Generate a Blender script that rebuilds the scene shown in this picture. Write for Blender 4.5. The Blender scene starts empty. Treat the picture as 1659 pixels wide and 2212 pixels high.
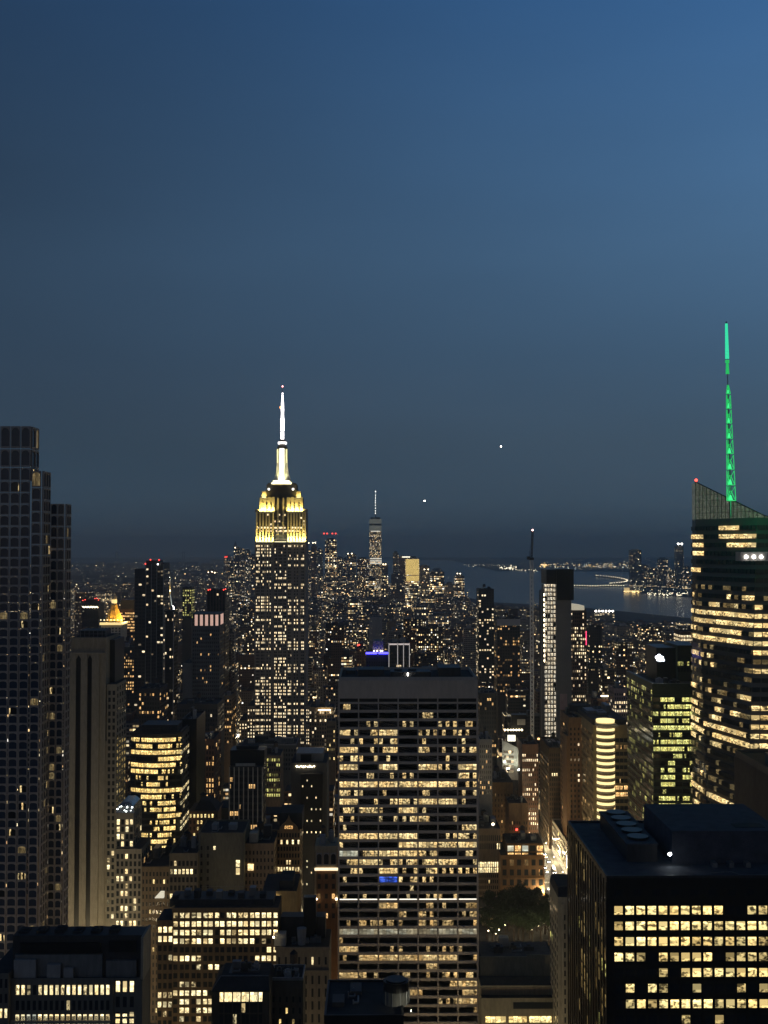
import bpy, math, random
import numpy as np
from mathutils import Vector, Matrix
D2R = math.radians
sc = bpy.context.scene
COL = sc.collection

# ---------------------------------------------------------------- camera
PITCH, YAW, FOC, CX, CY = D2R(1.712), D2R(0.40), 2496.0, 829.5, 1106.0
CAMZ = 260.0
cam = bpy.data.cameras.new('camera'); cam_o = bpy.data.objects.new('camera', cam); COL.objects.link(cam_o)
cam_o.location = (0, 0, CAMZ); cam_o.rotation_euler = (math.pi / 2 + PITCH, 0, -YAW)
cam.sensor_fit = 'VERTICAL'; cam.sensor_height = 24.0; cam.lens = 24.0 * FOC / 2212.0
cam.clip_start = 1.0; cam.clip_end = 90000.0
sc.camera = cam_o

# ---------------------------------------------------------------- sky (dusk, sun already below the horizon behind the camera)
world = bpy.data.worlds.new('World'); sc.world = world; world.use_nodes = True
wn = world.node_tree; N = wn.nodes; L = wn.links
bg = N['Background']
tc = N.new('ShaderNodeTexCoord'); sep = N.new('ShaderNodeSeparateXYZ'); L.new(tc.outputs['Generated'], sep.inputs[0])
ramp = N.new('ShaderNodeValToRGB'); cr = ramp.color_ramp
def lin(c): return tuple(((v / 255 + .055) / 1.055) ** 2.4 if v / 255 > .04045 else v / 255 / 12.92 for v in c) + (1.0,)
stops = [(0.0, (49, 63, 76)), (0.015, (56, 73, 88)), (0.04, (61, 80, 97)), (0.09, (60, 82, 101)), (0.16, (58, 86, 112)), (0.24, (63, 96, 128)),
         (0.32, (59, 95, 132)), (0.43, (48, 88, 132)), (0.6, (32, 58, 94)), (1.0, (15, 27, 46))]
while len(cr.elements) < len(stops): cr.elements.new(0.5)
for e, (p, c) in zip(cr.elements, stops): e.position = p; e.color = lin(c)
mx = N.new('ShaderNodeMath'); mx.operation = 'MAXIMUM'; mx.inputs[1].default_value = 0; L.new(sep.outputs[2], mx.inputs[0]); L.new(mx.outputs[0], ramp.inputs[0])
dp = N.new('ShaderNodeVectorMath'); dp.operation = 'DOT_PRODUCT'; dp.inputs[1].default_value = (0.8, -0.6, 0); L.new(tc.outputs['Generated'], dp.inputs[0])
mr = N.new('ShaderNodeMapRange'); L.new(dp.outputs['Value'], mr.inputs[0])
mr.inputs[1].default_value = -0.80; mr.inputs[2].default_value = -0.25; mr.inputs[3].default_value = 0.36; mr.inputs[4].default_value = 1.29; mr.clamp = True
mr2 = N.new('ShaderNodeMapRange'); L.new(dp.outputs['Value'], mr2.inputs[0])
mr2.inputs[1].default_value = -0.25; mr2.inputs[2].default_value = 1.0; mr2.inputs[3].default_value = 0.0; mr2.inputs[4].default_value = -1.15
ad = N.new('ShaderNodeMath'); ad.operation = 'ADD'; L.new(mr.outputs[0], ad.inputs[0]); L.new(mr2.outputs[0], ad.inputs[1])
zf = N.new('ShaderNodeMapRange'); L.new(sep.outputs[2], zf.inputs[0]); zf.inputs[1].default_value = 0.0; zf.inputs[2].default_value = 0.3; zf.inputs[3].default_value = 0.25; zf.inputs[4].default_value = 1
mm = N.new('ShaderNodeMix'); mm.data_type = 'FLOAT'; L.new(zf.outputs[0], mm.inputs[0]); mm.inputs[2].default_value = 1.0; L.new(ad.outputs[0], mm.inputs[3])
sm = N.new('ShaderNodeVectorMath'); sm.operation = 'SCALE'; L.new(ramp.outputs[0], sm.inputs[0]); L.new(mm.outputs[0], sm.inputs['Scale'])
sky = N.new('ShaderNodeTexSky'); sky.sky_type = 'NISHITA'; sky.sun_disc = False
sky.sun_elevation = D2R(-2.5); sky.sun_rotation = D2R(140); sky.altitude = 260
s2 = N.new('ShaderNodeVectorMath'); s2.operation = 'SCALE'; L.new(sky.outputs[0], s2.inputs[0]); s2.inputs['Scale'].default_value = 0.06
sa = N.new('ShaderNodeVectorMath'); sa.operation = 'ADD'; L.new(sm.outputs[0], sa.inputs[0]); L.new(s2.outputs[0], sa.inputs[1])
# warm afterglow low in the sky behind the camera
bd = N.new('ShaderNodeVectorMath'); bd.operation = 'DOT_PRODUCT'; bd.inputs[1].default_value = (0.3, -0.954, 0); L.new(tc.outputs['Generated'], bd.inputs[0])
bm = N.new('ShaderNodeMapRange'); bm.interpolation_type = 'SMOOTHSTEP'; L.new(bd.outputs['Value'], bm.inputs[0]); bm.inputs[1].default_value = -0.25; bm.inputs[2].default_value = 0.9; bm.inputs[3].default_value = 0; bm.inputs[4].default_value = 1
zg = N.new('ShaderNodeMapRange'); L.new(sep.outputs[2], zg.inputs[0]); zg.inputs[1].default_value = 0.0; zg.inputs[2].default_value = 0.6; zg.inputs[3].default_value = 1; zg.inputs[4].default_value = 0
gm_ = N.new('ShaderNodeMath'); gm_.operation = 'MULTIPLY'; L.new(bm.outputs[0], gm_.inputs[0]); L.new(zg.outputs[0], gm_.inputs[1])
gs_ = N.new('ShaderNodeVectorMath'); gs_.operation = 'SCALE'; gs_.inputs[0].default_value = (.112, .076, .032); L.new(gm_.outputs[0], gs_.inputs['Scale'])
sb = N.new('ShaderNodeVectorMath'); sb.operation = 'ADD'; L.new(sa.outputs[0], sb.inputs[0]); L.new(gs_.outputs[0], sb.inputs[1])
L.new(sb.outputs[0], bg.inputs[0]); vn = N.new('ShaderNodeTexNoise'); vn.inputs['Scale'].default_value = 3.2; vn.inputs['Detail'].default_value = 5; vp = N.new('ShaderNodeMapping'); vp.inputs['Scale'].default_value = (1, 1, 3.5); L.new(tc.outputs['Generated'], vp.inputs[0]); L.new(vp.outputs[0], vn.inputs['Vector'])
vr = N.new('ShaderNodeMapRange'); L.new(vn.outputs['Fac'], vr.inputs[0]); vr.inputs[3].default_value = .90; vr.inputs[4].default_value = 1.10; L.new(vr.outputs[0], bg.inputs[1])

vs = sc.view_settings; vs.view_transform = 'Standard'; vs.look = 'None'; vs.exposure = 0.0; vs.gamma = 1.0
cy = sc.cycles
sc.render.engine = 'CYCLES'
cy.max_bounces = 4; cy.diffuse_bounces = 2; cy.glossy_bounces = 2; cy.transmission_bounces = 2; cy.volume_bounces = 0; cy.transparent_max_bounces = 4
cy.sample_clamp_indirect = 1.0; cy.use_denoising = True; cy.caustics_reflective = False; cy.caustics_refractive = False
sc.render.film_transparent = False

# ---------------------------------------------------------------- picture <-> place
_a, _p = YAW, PITCH
RV = np.array((math.cos(_a), -math.sin(_a), 0)); FV = np.array((math.sin(_a) * math.cos(_p), math.cos(_a) * math.cos(_p), math.sin(_p)))
UV_ = np.array((-math.sin(_a) * math.sin(_p), -math.cos(_a) * math.sin(_p), math.cos(_p)))
def P(x, y, Y):
    d = FV + RV * ((x - CX) / FOC) + UV_ * ((CY - y) / FOC)
    s = Y / d[1]
    return (d[0] * s, Y, CAMZ + d[2] * s)
def proj(p):
    v = np.asarray(p, float) - np.array((0, 0, CAMZ))
    f = v @ FV
    return np.stack((CX + FOC * (v @ RV) / f, CY - FOC * (v @ UV_) / f), -1)
def MPP(Y): return Y / FOC          # metres per picture pixel at depth Y

# ---------------------------------------------------------------- mesh builder
class MB:
    def __init__(s): s.v = []; s.f = []; s.m = []; s.uv = []; s.at = []; s.hasat = False
    def face(s, pts, mat=0, uv=None, at=None):
        n = len(s.v); s.v.extend(tuple(map(float, p)) for p in pts); s.f.append(tuple(range(n, n + len(pts)))); s.m.append(mat)
        if uv is None:
            p0, p1 = Vector(pts[0]), Vector(pts[1]); L0 = math.hypot(p1.x - p0.x, p1.y - p0.y); z0 = 0
            if abs((Vector(pts[2]) - p0).normalized().z) > .01 and L0 > 0:
                ux, uy = (p1.x - p0.x) / L0, (p1.y - p0.y) / L0
                uv = [((p[0] - p0.x) * ux + (p[1] - p0.y) * uy, p[2]) for p in pts]
            else: uv = [(p[0], p[1]) for p in pts]
        s.uv.extend(uv); s.at.append(at or (0, 0, 0, 0)); s.hasat |= at is not None
    def prism(s, poly, z0, z1, mat=0, top=None, bot=False, at=None, poly2=None):
        n = len(poly); q = poly2 or poly
        for i in range(n):
            a, b = poly[i], poly[(i + 1) % n]; c, d = q[(i + 1) % n], q[i]
            s.face([(a[0], a[1], z0), (b[0], b[1], z0), (c[0], c[1], z1), (d[0], d[1], z1)], mat, at=at)
        s.face([(p[0], p[1], z1) for p in q], mat if top is None else top, at=at)
        if bot: s.face([(p[0], p[1], z0) for p in reversed(poly)], mat, at=at)
    def box(s, x0, x1, y0, y1, z0, z1, mat=0, top=None, bot=False, at=None):
        s.prism([(x0, y0), (x1, y0), (x1, y1), (x0, y1)], z0, z1, mat, top, bot, at)
    def cyl(s, x, y, r, z0, z1, mat=0, n=16, r2=None, top=None, bot=False):
        r2 = r if r2 is None else r2
        c = [(math.cos(2 * math.pi * i / n), math.sin(2 * math.pi * i / n)) for i in range(n)]
        s.prism([(x + a * r, y + b * r) for a, b in c], z0, z1, mat, top, bot, poly2=[(x + a * r2, y + b * r2) for a, b in c])
    def bar(s, p, q, r, mat=0, n=4, r2=None):
        p, q = Vector(p), Vector(q); d = (q - p).normalized(); u = d.orthogonal().normalized(); w = d.cross(u); r2 = r if r2 is None else r2
        A = [p + (u * math.cos(2 * math.pi * i / n) + w * math.sin(2 * math.pi * i / n)) * r for i in range(n)]
        B = [q + (u * math.cos(2 * math.pi * i / n) + w * math.sin(2 * math.pi * i / n)) * r2 for i in range(n)]
        for i in range(n): s.face([A[i], A[(i + 1) % n], B[(i + 1) % n], B[i]], mat)
        s.face(B, mat); s.face(A[::-1], mat)
    def ball(s, c, r, mat=0, n=8, m=5, sz=1.0):
        P_ = lambda i, j: (c[0] + r * math.sin(math.pi * j / m) * math.cos(2 * math.pi * i / n), c[1] + r * math.sin(math.pi * j / m) * math.sin(2 * math.pi * i / n), c[2] - r * sz * math.cos(math.pi * j / m))
        for j in range(m):
            for i in range(n):
                q = [P_(i, j), P_(i + 1, j), P_(i + 1, j + 1), P_(i, j + 1)]
                if j == 0: q = [q[0], q[2], q[3]]
                elif j == m - 1: q = [q[0], q[1], q[2]]
                s.face(q, mat)
    def pane(s, cx, cy, cz, ang, w, h, t, mat=0):      # a thin box turned to its wall, its outer face carrying uv 0..1
        ca, sa_ = math.cos(ang), math.sin(ang)
        def R(x, y, z): return (cx + x * ca - y * sa_, cy + x * sa_ + y * ca, cz + z)
        w /= 2; h /= 2; t /= 2
        F = [R(-w, -t, -h), R(w, -t, -h), R(w, -t, h), R(-w, -t, h)]; B = [R(-w, t, -h), R(w, t, -h), R(w, t, h), R(-w, t, h)]
        s_ = len(s.v); s.v.extend(F + B)
        for q, u in (((0, 1, 2, 3), ((0, 0), (1, 0), (1, 1), (0, 1))), ((1, 5, 6, 2), ((.98, 0), (1, 0), (1, 1), (.98, 1))), ((4, 0, 3, 7), ((0, 0), (.02, 0), (.02, 1), (0, 1))),
                     ((3, 2, 6, 7), ((0, .98), (1, .98), (1, 1), (0, 1))), ((4, 5, 1, 0), ((0, 0), (1, 0), (1, .02), (0, .02)))):
            s.f.append(tuple(s_ + i for i in q)); s.m.append(mat); s.uv.extend(u); s.at.append((0, 0, 0, 0))
    def build(s, name, mats, parent=None, smooth=False):
        me = bpy.data.meshes.new(name)
        o_ = parent.location if parent else (0, 0, 0)
        lo = getattr(s, 'off', None) or o_
        me.from_pydata([(a - lo[0], b - lo[1], c - lo[2]) for a, b, c in s.v], [], s.f)
        for m in (mats if isinstance(mats, (list, tuple)) else [mats]): me.materials.append(m)
        me.polygons.foreach_set('material_index', s.m)
        ul = me.uv_layers.new(name='UVMap'); ul.data.foreach_set('uv', np.array(s.uv, dtype=np.float32).ravel())
        if s.hasat:
            a = me.attributes.new('bld', 'FLOAT_COLOR', 'FACE'); a.data.foreach_set('color', np.array(s.at, dtype=np.float32).ravel())
        if smooth: me.polygons.foreach_set('use_smooth', [True] * len(me.polygons))
        me.update()
        o = bpy.data.objects.new(name, me); COL.objects.link(o)
        if parent: o.parent = parent
        elif lo is not o_: o.location = lo
        return o
def tag(o, label=None, cat=None, group=None, kind=None):
    for k, v in (('label', label), ('category', cat), ('group', group), ('kind', kind)):
        if v: o[k] = v
    return o
def empty(name, loc, label, cat, group=None):
    o = bpy.data.objects.new(name, None); COL.objects.link(o); o.location = loc; o.empty_display_size = 2
    return tag(o, label, cat, group)

# ---------------------------------------------------------------- materials
def newmat(name):
    m = bpy.data.materials.new(name); m.use_nodes = True
    return m, m.node_tree.nodes, m.node_tree.links, m.node_tree.nodes['Principled BSDF']
def surf(name, col, rough=.85, var=.35, scale=.08, metal=0.0, spec=.3, streak=True):
    m, n, l, b = newmat(name)
    b.inputs['Roughness'].default_value = rough; b.inputs['Metallic'].default_value = metal; b.inputs['Specular IOR Level'].default_value = spec
    g = n.new('ShaderNodeNewGeometry'); mp = n.new('ShaderNodeMapping'); l.new(g.outputs['Position'], mp.inputs[0])
    mp.inputs['Scale'].default_value = (1, 1, .25) if streak else (1, 1, 1)
    t = n.new('ShaderNodeTexNoise'); t.inputs['Scale'].default_value = scale; t.inputs['Detail'].default_value = 6; l.new(mp.outputs[0], t.inputs['Vector'])
    t2 = n.new('ShaderNodeTexNoise'); t2.inputs['Scale'].default_value = scale * 12; t2.inputs['Detail'].default_value = 3; l.new(mp.outputs[0], t2.inputs['Vector'])
    ad = n.new('ShaderNodeMath'); ad.operation = 'ADD'; l.new(t.outputs['Fac'], ad.inputs[0]); l.new(t2.outputs['Fac'], ad.inputs[1])
    r = n.new('ShaderNodeMapRange'); l.new(ad.outputs[0], r.inputs[0]); r.inputs[1].default_value = .7; r.inputs[2].default_value = 1.3; r.inputs[3].default_value = 1 - var; r.inputs[4].default_value = 1 + var
    v = n.new('ShaderNodeVectorMath'); v.operation = 'SCALE'; v.inputs[0].default_value = col; l.new(r.outputs[0], v.inputs['Scale']); l.new(v.outputs[0], b.inputs['Base Color'])
    return m
def glow(name, col, strength, light=False):
    m, n, l, b = newmat(name)
    b.inputs['Base Color'].default_value = (.3, .3, .3, 1); b.inputs['Emission Color'].default_value = (*col, 1); b.inputs['Emission Strength'].default_value = strength
    if not light: m.cycles.emission_sampling = 'NONE'
    return m
def winmat(name, col, strength, density=1.0, split=4, rows=1, light=True, base=(.012, .013, .015), lo=.35):
    """a pane: dark glass, behind it rooms whose lamps are on in some of its sections"""
    m, n, l, b = newmat(name)
    b.inputs['Base Color'].default_value = (*base, 1); b.inputs['Roughness'].default_value = .12; b.inputs['Specular IOR Level'].default_value = .5
    if strength <= 0: return m
    uv = n.new('ShaderNodeUVMap'); sp = n.new('ShaderNodeSeparateXYZ'); l.new(uv.outputs[0], sp.inputs[0])
    oi = n.new('ShaderNodeObjectInfo'); ge = n.new('ShaderNodeNewGeometry')
    def M(op, a, b_=None, c=None):
        q = n.new('ShaderNodeMath'); q.operation = op
        for i, x in enumerate((a, b_, c)):
            if x is None: continue
            if isinstance(x, (int, float)): q.inputs[i].default_value = x
            else: l.new(x, q.inputs[i])
        return q.outputs[0]
    rnd = M('MULTIPLY', M('FRACT', M('ADD', oi.outputs['Random'], ge.outputs['Random Per Island'])), 97.0)
    iu = M('FLOOR', M('MULTIPLY', sp.outputs[0], split)); iv = M('FLOOR', M('MULTIPLY', sp.outputs[1], rows))
    cv = n.new('ShaderNodeCombineXYZ'); l.new(iu, cv.inputs[0]); l.new(iv, cv.inputs[1]); l.new(rnd, cv.inputs[2])
    w = n.new('ShaderNodeTexWhiteNoise'); w.noise_dimensions = '3D'; l.new(cv.outputs[0], w.inputs['Vector'])
    on = M('GREATER_THAN', w.outputs['Value'], 1 - density)
    cs = n.new('ShaderNodeSeparateColor'); l.new(w.outputs['Color'], cs.inputs[0])
    nv = n.new('ShaderNodeCombineXYZ'); l.new(M('MULTIPLY', sp.outputs[0], split * 1.6), nv.inputs[0]); l.new(M('MULTIPLY', sp.outputs[1], 2.2 * rows), nv.inputs[1]); l.new(rnd, nv.inputs[2])
    t = n.new('ShaderNodeTexNoise'); t.inputs['Scale'].default_value = 1.15; t.inputs['Detail'].default_value = 2; l.new(nv.outputs[0], t.inputs['Vector'])
    mr = n.new('ShaderNodeMapRange'); l.new(t.outputs['Fac'], mr.inputs[0]); mr.inputs[1].default_value = .4; mr.inputs[2].default_value = .56; mr.inputs[3].default_value = lo; mr.inputs[4].default_value = 1.35
    # mullion between sections
    fu = M('FRACT', M('MULTIPLY', sp.outputs[0], split)); mul = M('GREATER_THAN', M('MINIMUM', fu, M('SUBTRACT', 1.0, fu)), .04 if split > 1 else -1)
    # ceiling lamps along the top of the room, a blind half way down in some sections
    fv = M('FRACT', M('MULTIPLY', sp.outputs[1], rows)); ceil = M('MULTIPLY_ADD', M('GREATER_THAN', fv, .7), .45, .75)
    blind = M('GREATER_THAN', fv, M('MULTIPLY_ADD', cs.outputs[0], 1.5, .25)); room = M('MULTIPLY', mr.outputs[0], ceil)
    body = M('ADD', M('MULTIPLY', room, M('SUBTRACT', 1.0, blind)), M('MULTIPLY', blind, .55))
    e = M('MULTIPLY', M('MULTIPLY', on, mul), M('MULTIPLY', body, M('MULTIPLY_ADD', cs.outputs[1], .7, .6)))
    l.new(M('MULTIPLY', e, strength), b.inputs['Emission Strength'])
    mc = n.new('ShaderNodeMix'); mc.data_type = 'RGBA'; l.new(cs.outputs[2], mc.inputs[0]); mc.inputs[6].default_value = (*col, 1)
    mc.inputs[7].default_value = (col[0], col[1] * .86, col[2] * .7, 1); l.new(mc.outputs[2], b.inputs['Emission Color'])
    if not light: m.cycles.emission_sampling = 'NONE'
    return m
def facade():
    """far walls: per-building seed, lit share, tone and window size come from the 'bld' attribute"""
    m, n, l, b = newmat('city_facade')
    def M(op, a, b_=None, c=None):
        q = n.new('ShaderNodeMath'); q.operation = op
        for i, x in enumerate((a, b_, c)):
            if x is None: continue
            if isinstance(x, (int, float)): q.inputs[i].default_value = x
            else: l.new(x, q.inputs[i])
        return q.outputs[0]
    at = n.new('ShaderNodeAttribute'); at.attribute_name = 'bld'; ac = n.new('ShaderNodeSeparateColor'); l.new(at.outputs['Color'], ac.inputs[0])
    seed, frac, tone, size = ac.outputs[0], ac.outputs[1], ac.outputs[2], at.outputs['Alpha']
    uv = n.new('ShaderNodeUVMap'); sp = n.new('ShaderNodeSeparateXYZ'); l.new(uv.outputs[0], sp.inputs[0])
    u = M('DIVIDE', sp.outputs[0], M('MULTIPLY', size, 3.1)); v = M('DIVIDE', sp.outputs[1], M('MULTIPLY', size, 3.7))
    iu, iv, fu, fv = M('FLOOR', u), M('FLOOR', v), M('FRACT', u), M('FRACT', v)
    lo_ = M('MULTIPLY_ADD', M('FRACT', M('MULTIPLY', seed, 7.3)), .24, .06)
    mask = M('MULTIPLY', M('MULTIPLY', M('GREATER_THAN', fu, lo_), M('LESS_THAN', fu, M('SUBTRACT', 1.0, lo_))), M('MULTIPLY', M('GREATER_THAN', fv, .3), M('LESS_THAN', fv, .82)))
    sd = M('MULTIPLY', seed, 311.0)
    c1 = n.new('ShaderNodeCombineXYZ'); l.new(iu, c1.inputs[0]); l.new(iv, c1.inputs[1]); l.new(sd, c1.inputs[2])
    w1 = n.new('ShaderNodeTexWhiteNoise'); w1.noise_dimensions = '3D'; l.new(c1.outputs[0], w1.inputs['Vector'])
    c2 = n.new('ShaderNodeCombineXYZ'); l.new(iv, c2.inputs[0]); l.new(sd, c2.inputs[1])
    w2 = n.new('ShaderNodeTexWhiteNoise'); w2.noise_dimensions = '3D'; l.new(c2.outputs[0], w2.inputs['Vector'])
    fl = M('MULTIPLY_ADD', M('POWER', w2.outputs['Value'], 4.0), 2.6, .45)
    lit = M('LESS_THAN', w1.outputs['Value'], M('MULTIPLY', frac, fl))
    lit = M('MAXIMUM', lit, M('MULTIPLY', M('MULTIPLY', M('GREATER_THAN', w2.outputs['Value'], .93), M('LESS_THAN', w1.outputs['Value'], .8)), M('GREATER_THAN', frac, .07)))
    ge = n.new('ShaderNodeNewGeometry'); sn = n.new('ShaderNodeSeparateXYZ'); l.new(ge.outputs['Normal'], sn.inputs[0])
    wall = M('LESS_THAN', M('ABSOLUTE', sn.outputs[2]), .6)
    cs = n.new('ShaderNodeSeparateColor'); l.new(w1.outputs['Color'], cs.inputs[0])
    e = M('MULTIPLY', M('MULTIPLY', M('MULTIPLY', mask, lit), wall), M('MULTIPLY_ADD', M('POWER', cs.outputs[1], 4.0), 4.0, .35))
    shop = M('MULTIPLY', M('MULTIPLY', M('LESS_THAN', sp.outputs[1], 4.6), wall), M('MULTIPLY', M('GREATER_THAN', w1.outputs['Value'], .45), .7))
    l.new(M('ADD', shop, M('MULTIPLY', e, M('MAXIMUM', M('MULTIPLY', size, .62), 1.0))), b.inputs['Emission Strength'])
    r = n.new('ShaderNodeValToRGB'); r.color_ramp.elements[0].color = (1, .55, .22, 1); r.color_ramp.elements[1].color = (.95, .92, .85, 1); r.color_ramp.elements[1].position = 1
    q = r.color_ramp.elements.new(.35); q.color = (1, .72, .34, 1); q = r.color_ramp.elements.new(.8); q.color = (1, .84, .52, 1)
    l.new(cs.outputs[2], r.inputs[0]); l.new(r.outputs[0], b.inputs['Emission Color'])
    wc = n.new('ShaderNodeValToRGB'); l.new(tone, wc.inputs[0]); wc.color_ramp.elements[0].color = (.03, .03, .035, 1); wc.color_ramp.elements[1].color = (.32, .29, .25, 1)
    q = wc.color_ramp.elements.new(.4); q.color = (.16, .09, .06, 1); q = wc.color_ramp.elements.new(.7); q.color = (.2, .18, .16, 1)
    mk = n.new('ShaderNodeMix'); mk.data_type = 'RGBA'; l.new(M('MULTIPLY', mask, wall), mk.inputs[0]); l.new(wc.outputs[0], mk.inputs[6]); mk.inputs[7].default_value = (.015, .016, .02, 1)
    l.new(mk.outputs[2], b.inputs['Base Color']); l.new(M('MULTIPLY_ADD', M('MULTIPLY', mask, wall), -.6, .85), b.inputs['Roughness']); b.inputs['Specular IOR Level'].default_value = .3
    m.cycles.emission_sampling = 'NONE'
    return m
FAC = facade()
M_ = {
 'stone': surf('grey_limestone', (.27, .245, .2), var=.22), 'pale': surf('pale_stone', (.48, .44, .36), var=.2), 'brick': surf('brown_brick', (.17, .095, .06), var=.3),
 'tan': surf('tan_brick', (.27, .2, .13), var=.28), 'dark': surf('dark_cladding', (.04, .04, .042), rough=.5, var=.3), 'black': surf('black_metal', (.012, .012, .013), rough=.35, var=.3),
 'conc': surf('grey_concrete', (.3, .29, .28), var=.2), 'roof': surf('tar_roof', (.03, .031, .034), var=.45, scale=.3, streak=False), 'steel': surf('grey_steel', (.2, .21, .22), rough=.45, metal=.6, var=.25),
 'greenm': surf('dark_green_metal', (.035, .05, .035), rough=.4, var=.2), 'trav': surf('white_travertine', (.46, .4, .34), var=.12), 'bronze': surf('bronze_cladding', (.07, .055, .045), rough=.5, var=.25),
 'pinkst': surf('pinkish_stone', (.4, .28, .26), var=.2), 'gold': surf('gilded_tile', (.75, .5, .12), rough=.4, var=.25, scale=.5), 'glassd': winmat('dark_glass', (0, 0, 0), 0, base=(.02, .025, .03)),
 'roofw': surf('pale_roof_felt', (.075, .08, .09), var=.4, scale=.3, streak=False), 'wood': surf('water_tank_wood', (.12, .08, .05), scale=.8),
}
WARM = (1.0, .80, .42); WHITE = (1.0, .90, .72); GOLD = (1.0, .74, .28); GREEN = (.95, .96, .32); ORNG = (1.0, .62, .25)
def palette(k, col, s=1.25, split=4, rows=1, lo=.35):
    return {'0': M_['glassd'], '1': winmat(k + '_pane_few_lamps_on', col, s * (.75 if split > 1 else .45), .2 if split > 1 else 1.0, split, rows, lo=lo * .3 if split > 1 else .1), '2': winmat(k + '_pane_partly_lit', col, s, .5 if split > 1 else 1.0, split, rows, lo=lo * .3),
            '3': winmat(k + '_pane_brightly_lit', col, s * 1.25, 1.0, split, rows, lo=lo), 'd': winmat(k + '_pane_dimly_lit', col, s * .16, 1.0, split, rows, lo=.4),
            'w': winmat(k + '_pane_white_lit', (.9, .95, .78), s * .62, 1.0, split, rows, lo=.7), 'b': winmat(k + '_pane_blue_lit', (.06, .16, 1.0), s * 1.4, .8, 2, rows, lo=.3), 'o': winmat(k + '_pane_orange_lit', ORNG, s, 1.0, split, rows)}
PAL = {'wide': palette('office', (1, .78, .38), 1.12, 5, lo=.3), 'one': palette('room', (1, .8, .35), 1.4, 1, lo=.45), 'gold': palette('golden', GOLD, 1.35, 3, lo=.35),
       'white': palette('tower', (1, .84, .55), 1.3, 1, lo=.7), 'green': palette('greenish', GREEN, .95, 4, lo=.25), 'sun': palette('sunset', (1, .77, .36), 1.1, 1, lo=.25), 'orng': palette('amber', ORNG, 1.2, 4, lo=.3), 'pale': palette('bright', (1, .85, .48), 1.4, 1, lo=.6)}
RED = glow('red_beacon', (1, .06, .04), 5); WLAMP = glow('white_lamp', (1, .95, .85), 14); WARML = glow('warm_lamp', (1, .82, .5), 9)
_wm = {}
def wmesh(mat):
    if mat.name not in _wm:
        b = MB(); b.pane(0, 0, 0, 0, 1, 1, 1); me_o = b.build('window', mat); _wm[mat.name] = me_o.data; bpy.data.objects.remove(me_o)
    return _wm[mat.name]

# ---------------------------------------------------------------- buildings
HERO = []       # (box, Z, yb, anchor words)
TOW = []
class Tower: pass
def bl(name, label, x0, x1, yt, Y, dep, wall, yb=2212, anchor=None, cat='building', X=None, Z=None, roof='roof', body=True, z0=0.0, at=None):
    T = Tower(); mpp = MPP(Y)
    T.X0, _, T.Z = P(x0, yt, Y); T.X1 = P(x1, yt, Y)[0]; T.Y0, T.Y1 = Y, Y + dep
    if X: T.X0, T.X1 = X
    if Z: T.Z = Z
    T.root = empty(name, ((T.X0 + T.X1) / 2, Y + dep / 2, 0), label, cat)
    T.parts = []; T.w = []; T.yb = yb; T.rng = random.Random(label)
    T.wall = MB(); T.wallm = [M_[wall] if isinstance(wall, str) else wall, M_[roof]]
    if body: T.wall.box(T.X0, T.X1, T.Y0, T.Y1, z0, T.Z, 0, 1, at=at)
    HERO.append(((T.X0, T.X1, T.Y0, T.Y1), T.Z, yb, anchor)); TOW.append(T); T.label = label
    return T
def part(T, name, mats, label=None, under=None):
    b = MB(); b.under = under; b.made = None; T.parts.append((name, b, mats, label)); return b
def vol(T, x0, x1, yt, Y, dep, yb=None, z0=0.0, reg=True):     # a further volume of the same building, in picture coordinates
    X0, _, Z = P(x0, yt, Y); X1 = P(x1, yt, Y)[0]
    T.wall.box(X0, X1, Y, Y + dep, z0, Z, 0, 1)
    if reg: HERO.append(((X0, X1, Y, Y + dep), Z, yb or T.yb, None))
    return (X0, X1, Y, Y + dep, Z)
ANG = {'N': 0.0, 'W': math.pi / 2, 'E': -math.pi / 2}
def grid(T, face, ztop, cols, rows, pz, wf, hf, pat, pal, box=None, u0=0.0, u1=1.0, proud=.06, t=.5, prio=0, gap=None, mesh=None):
    """windows over a face: N looks to the camera, W the right side, E the left side; pat gives one letter per window"""
    X0, X1, Y0, Y1 = (box or (T.X0, T.X1, T.Y0, T.Y1))[:4]
    Ln = (X1 - X0) if face == 'N' else (Y1 - Y0); du = (u1 - u0) * Ln / cols
    for r in range(rows):
        z = ztop - (r + .5) * pz
        if z < 1.5: break
        for c in range(cols):
            ch = pat(r, c) if callable(pat) else (pat[r][c] if r < len(pat) and c < len(pat[r]) else '0')
            if ch == ' ': continue
            q = u0 * Ln + (c + .5) * du
            if gap: q += gap(c) * du
            if face == 'N': x, y = X0 + q, Y0 - proud + t / 2
            elif face == 'W': x, y = X1 + proud - t / 2, Y0 + q
            else: x, y = X0 - proud + t / 2, Y0 + q
            T.w.append((x, y, z, ANG[face], du * wf, pz * hf, t, pal[ch], ch, mesh))
def rnd(T, frac, hot=.25, chars='123', cold='0', rowvar=1.0, seed=0):
    R = random.Random(T.label + str(seed)); rowf = {}
    def f(r, c):
        if r not in rowf: rowf[r] = frac * (1 - rowvar + rowvar * (2.4 if R.random() < hot else .55))
        return R.choice(chars) if R.random() < rowf[r] else cold
    return f
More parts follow.
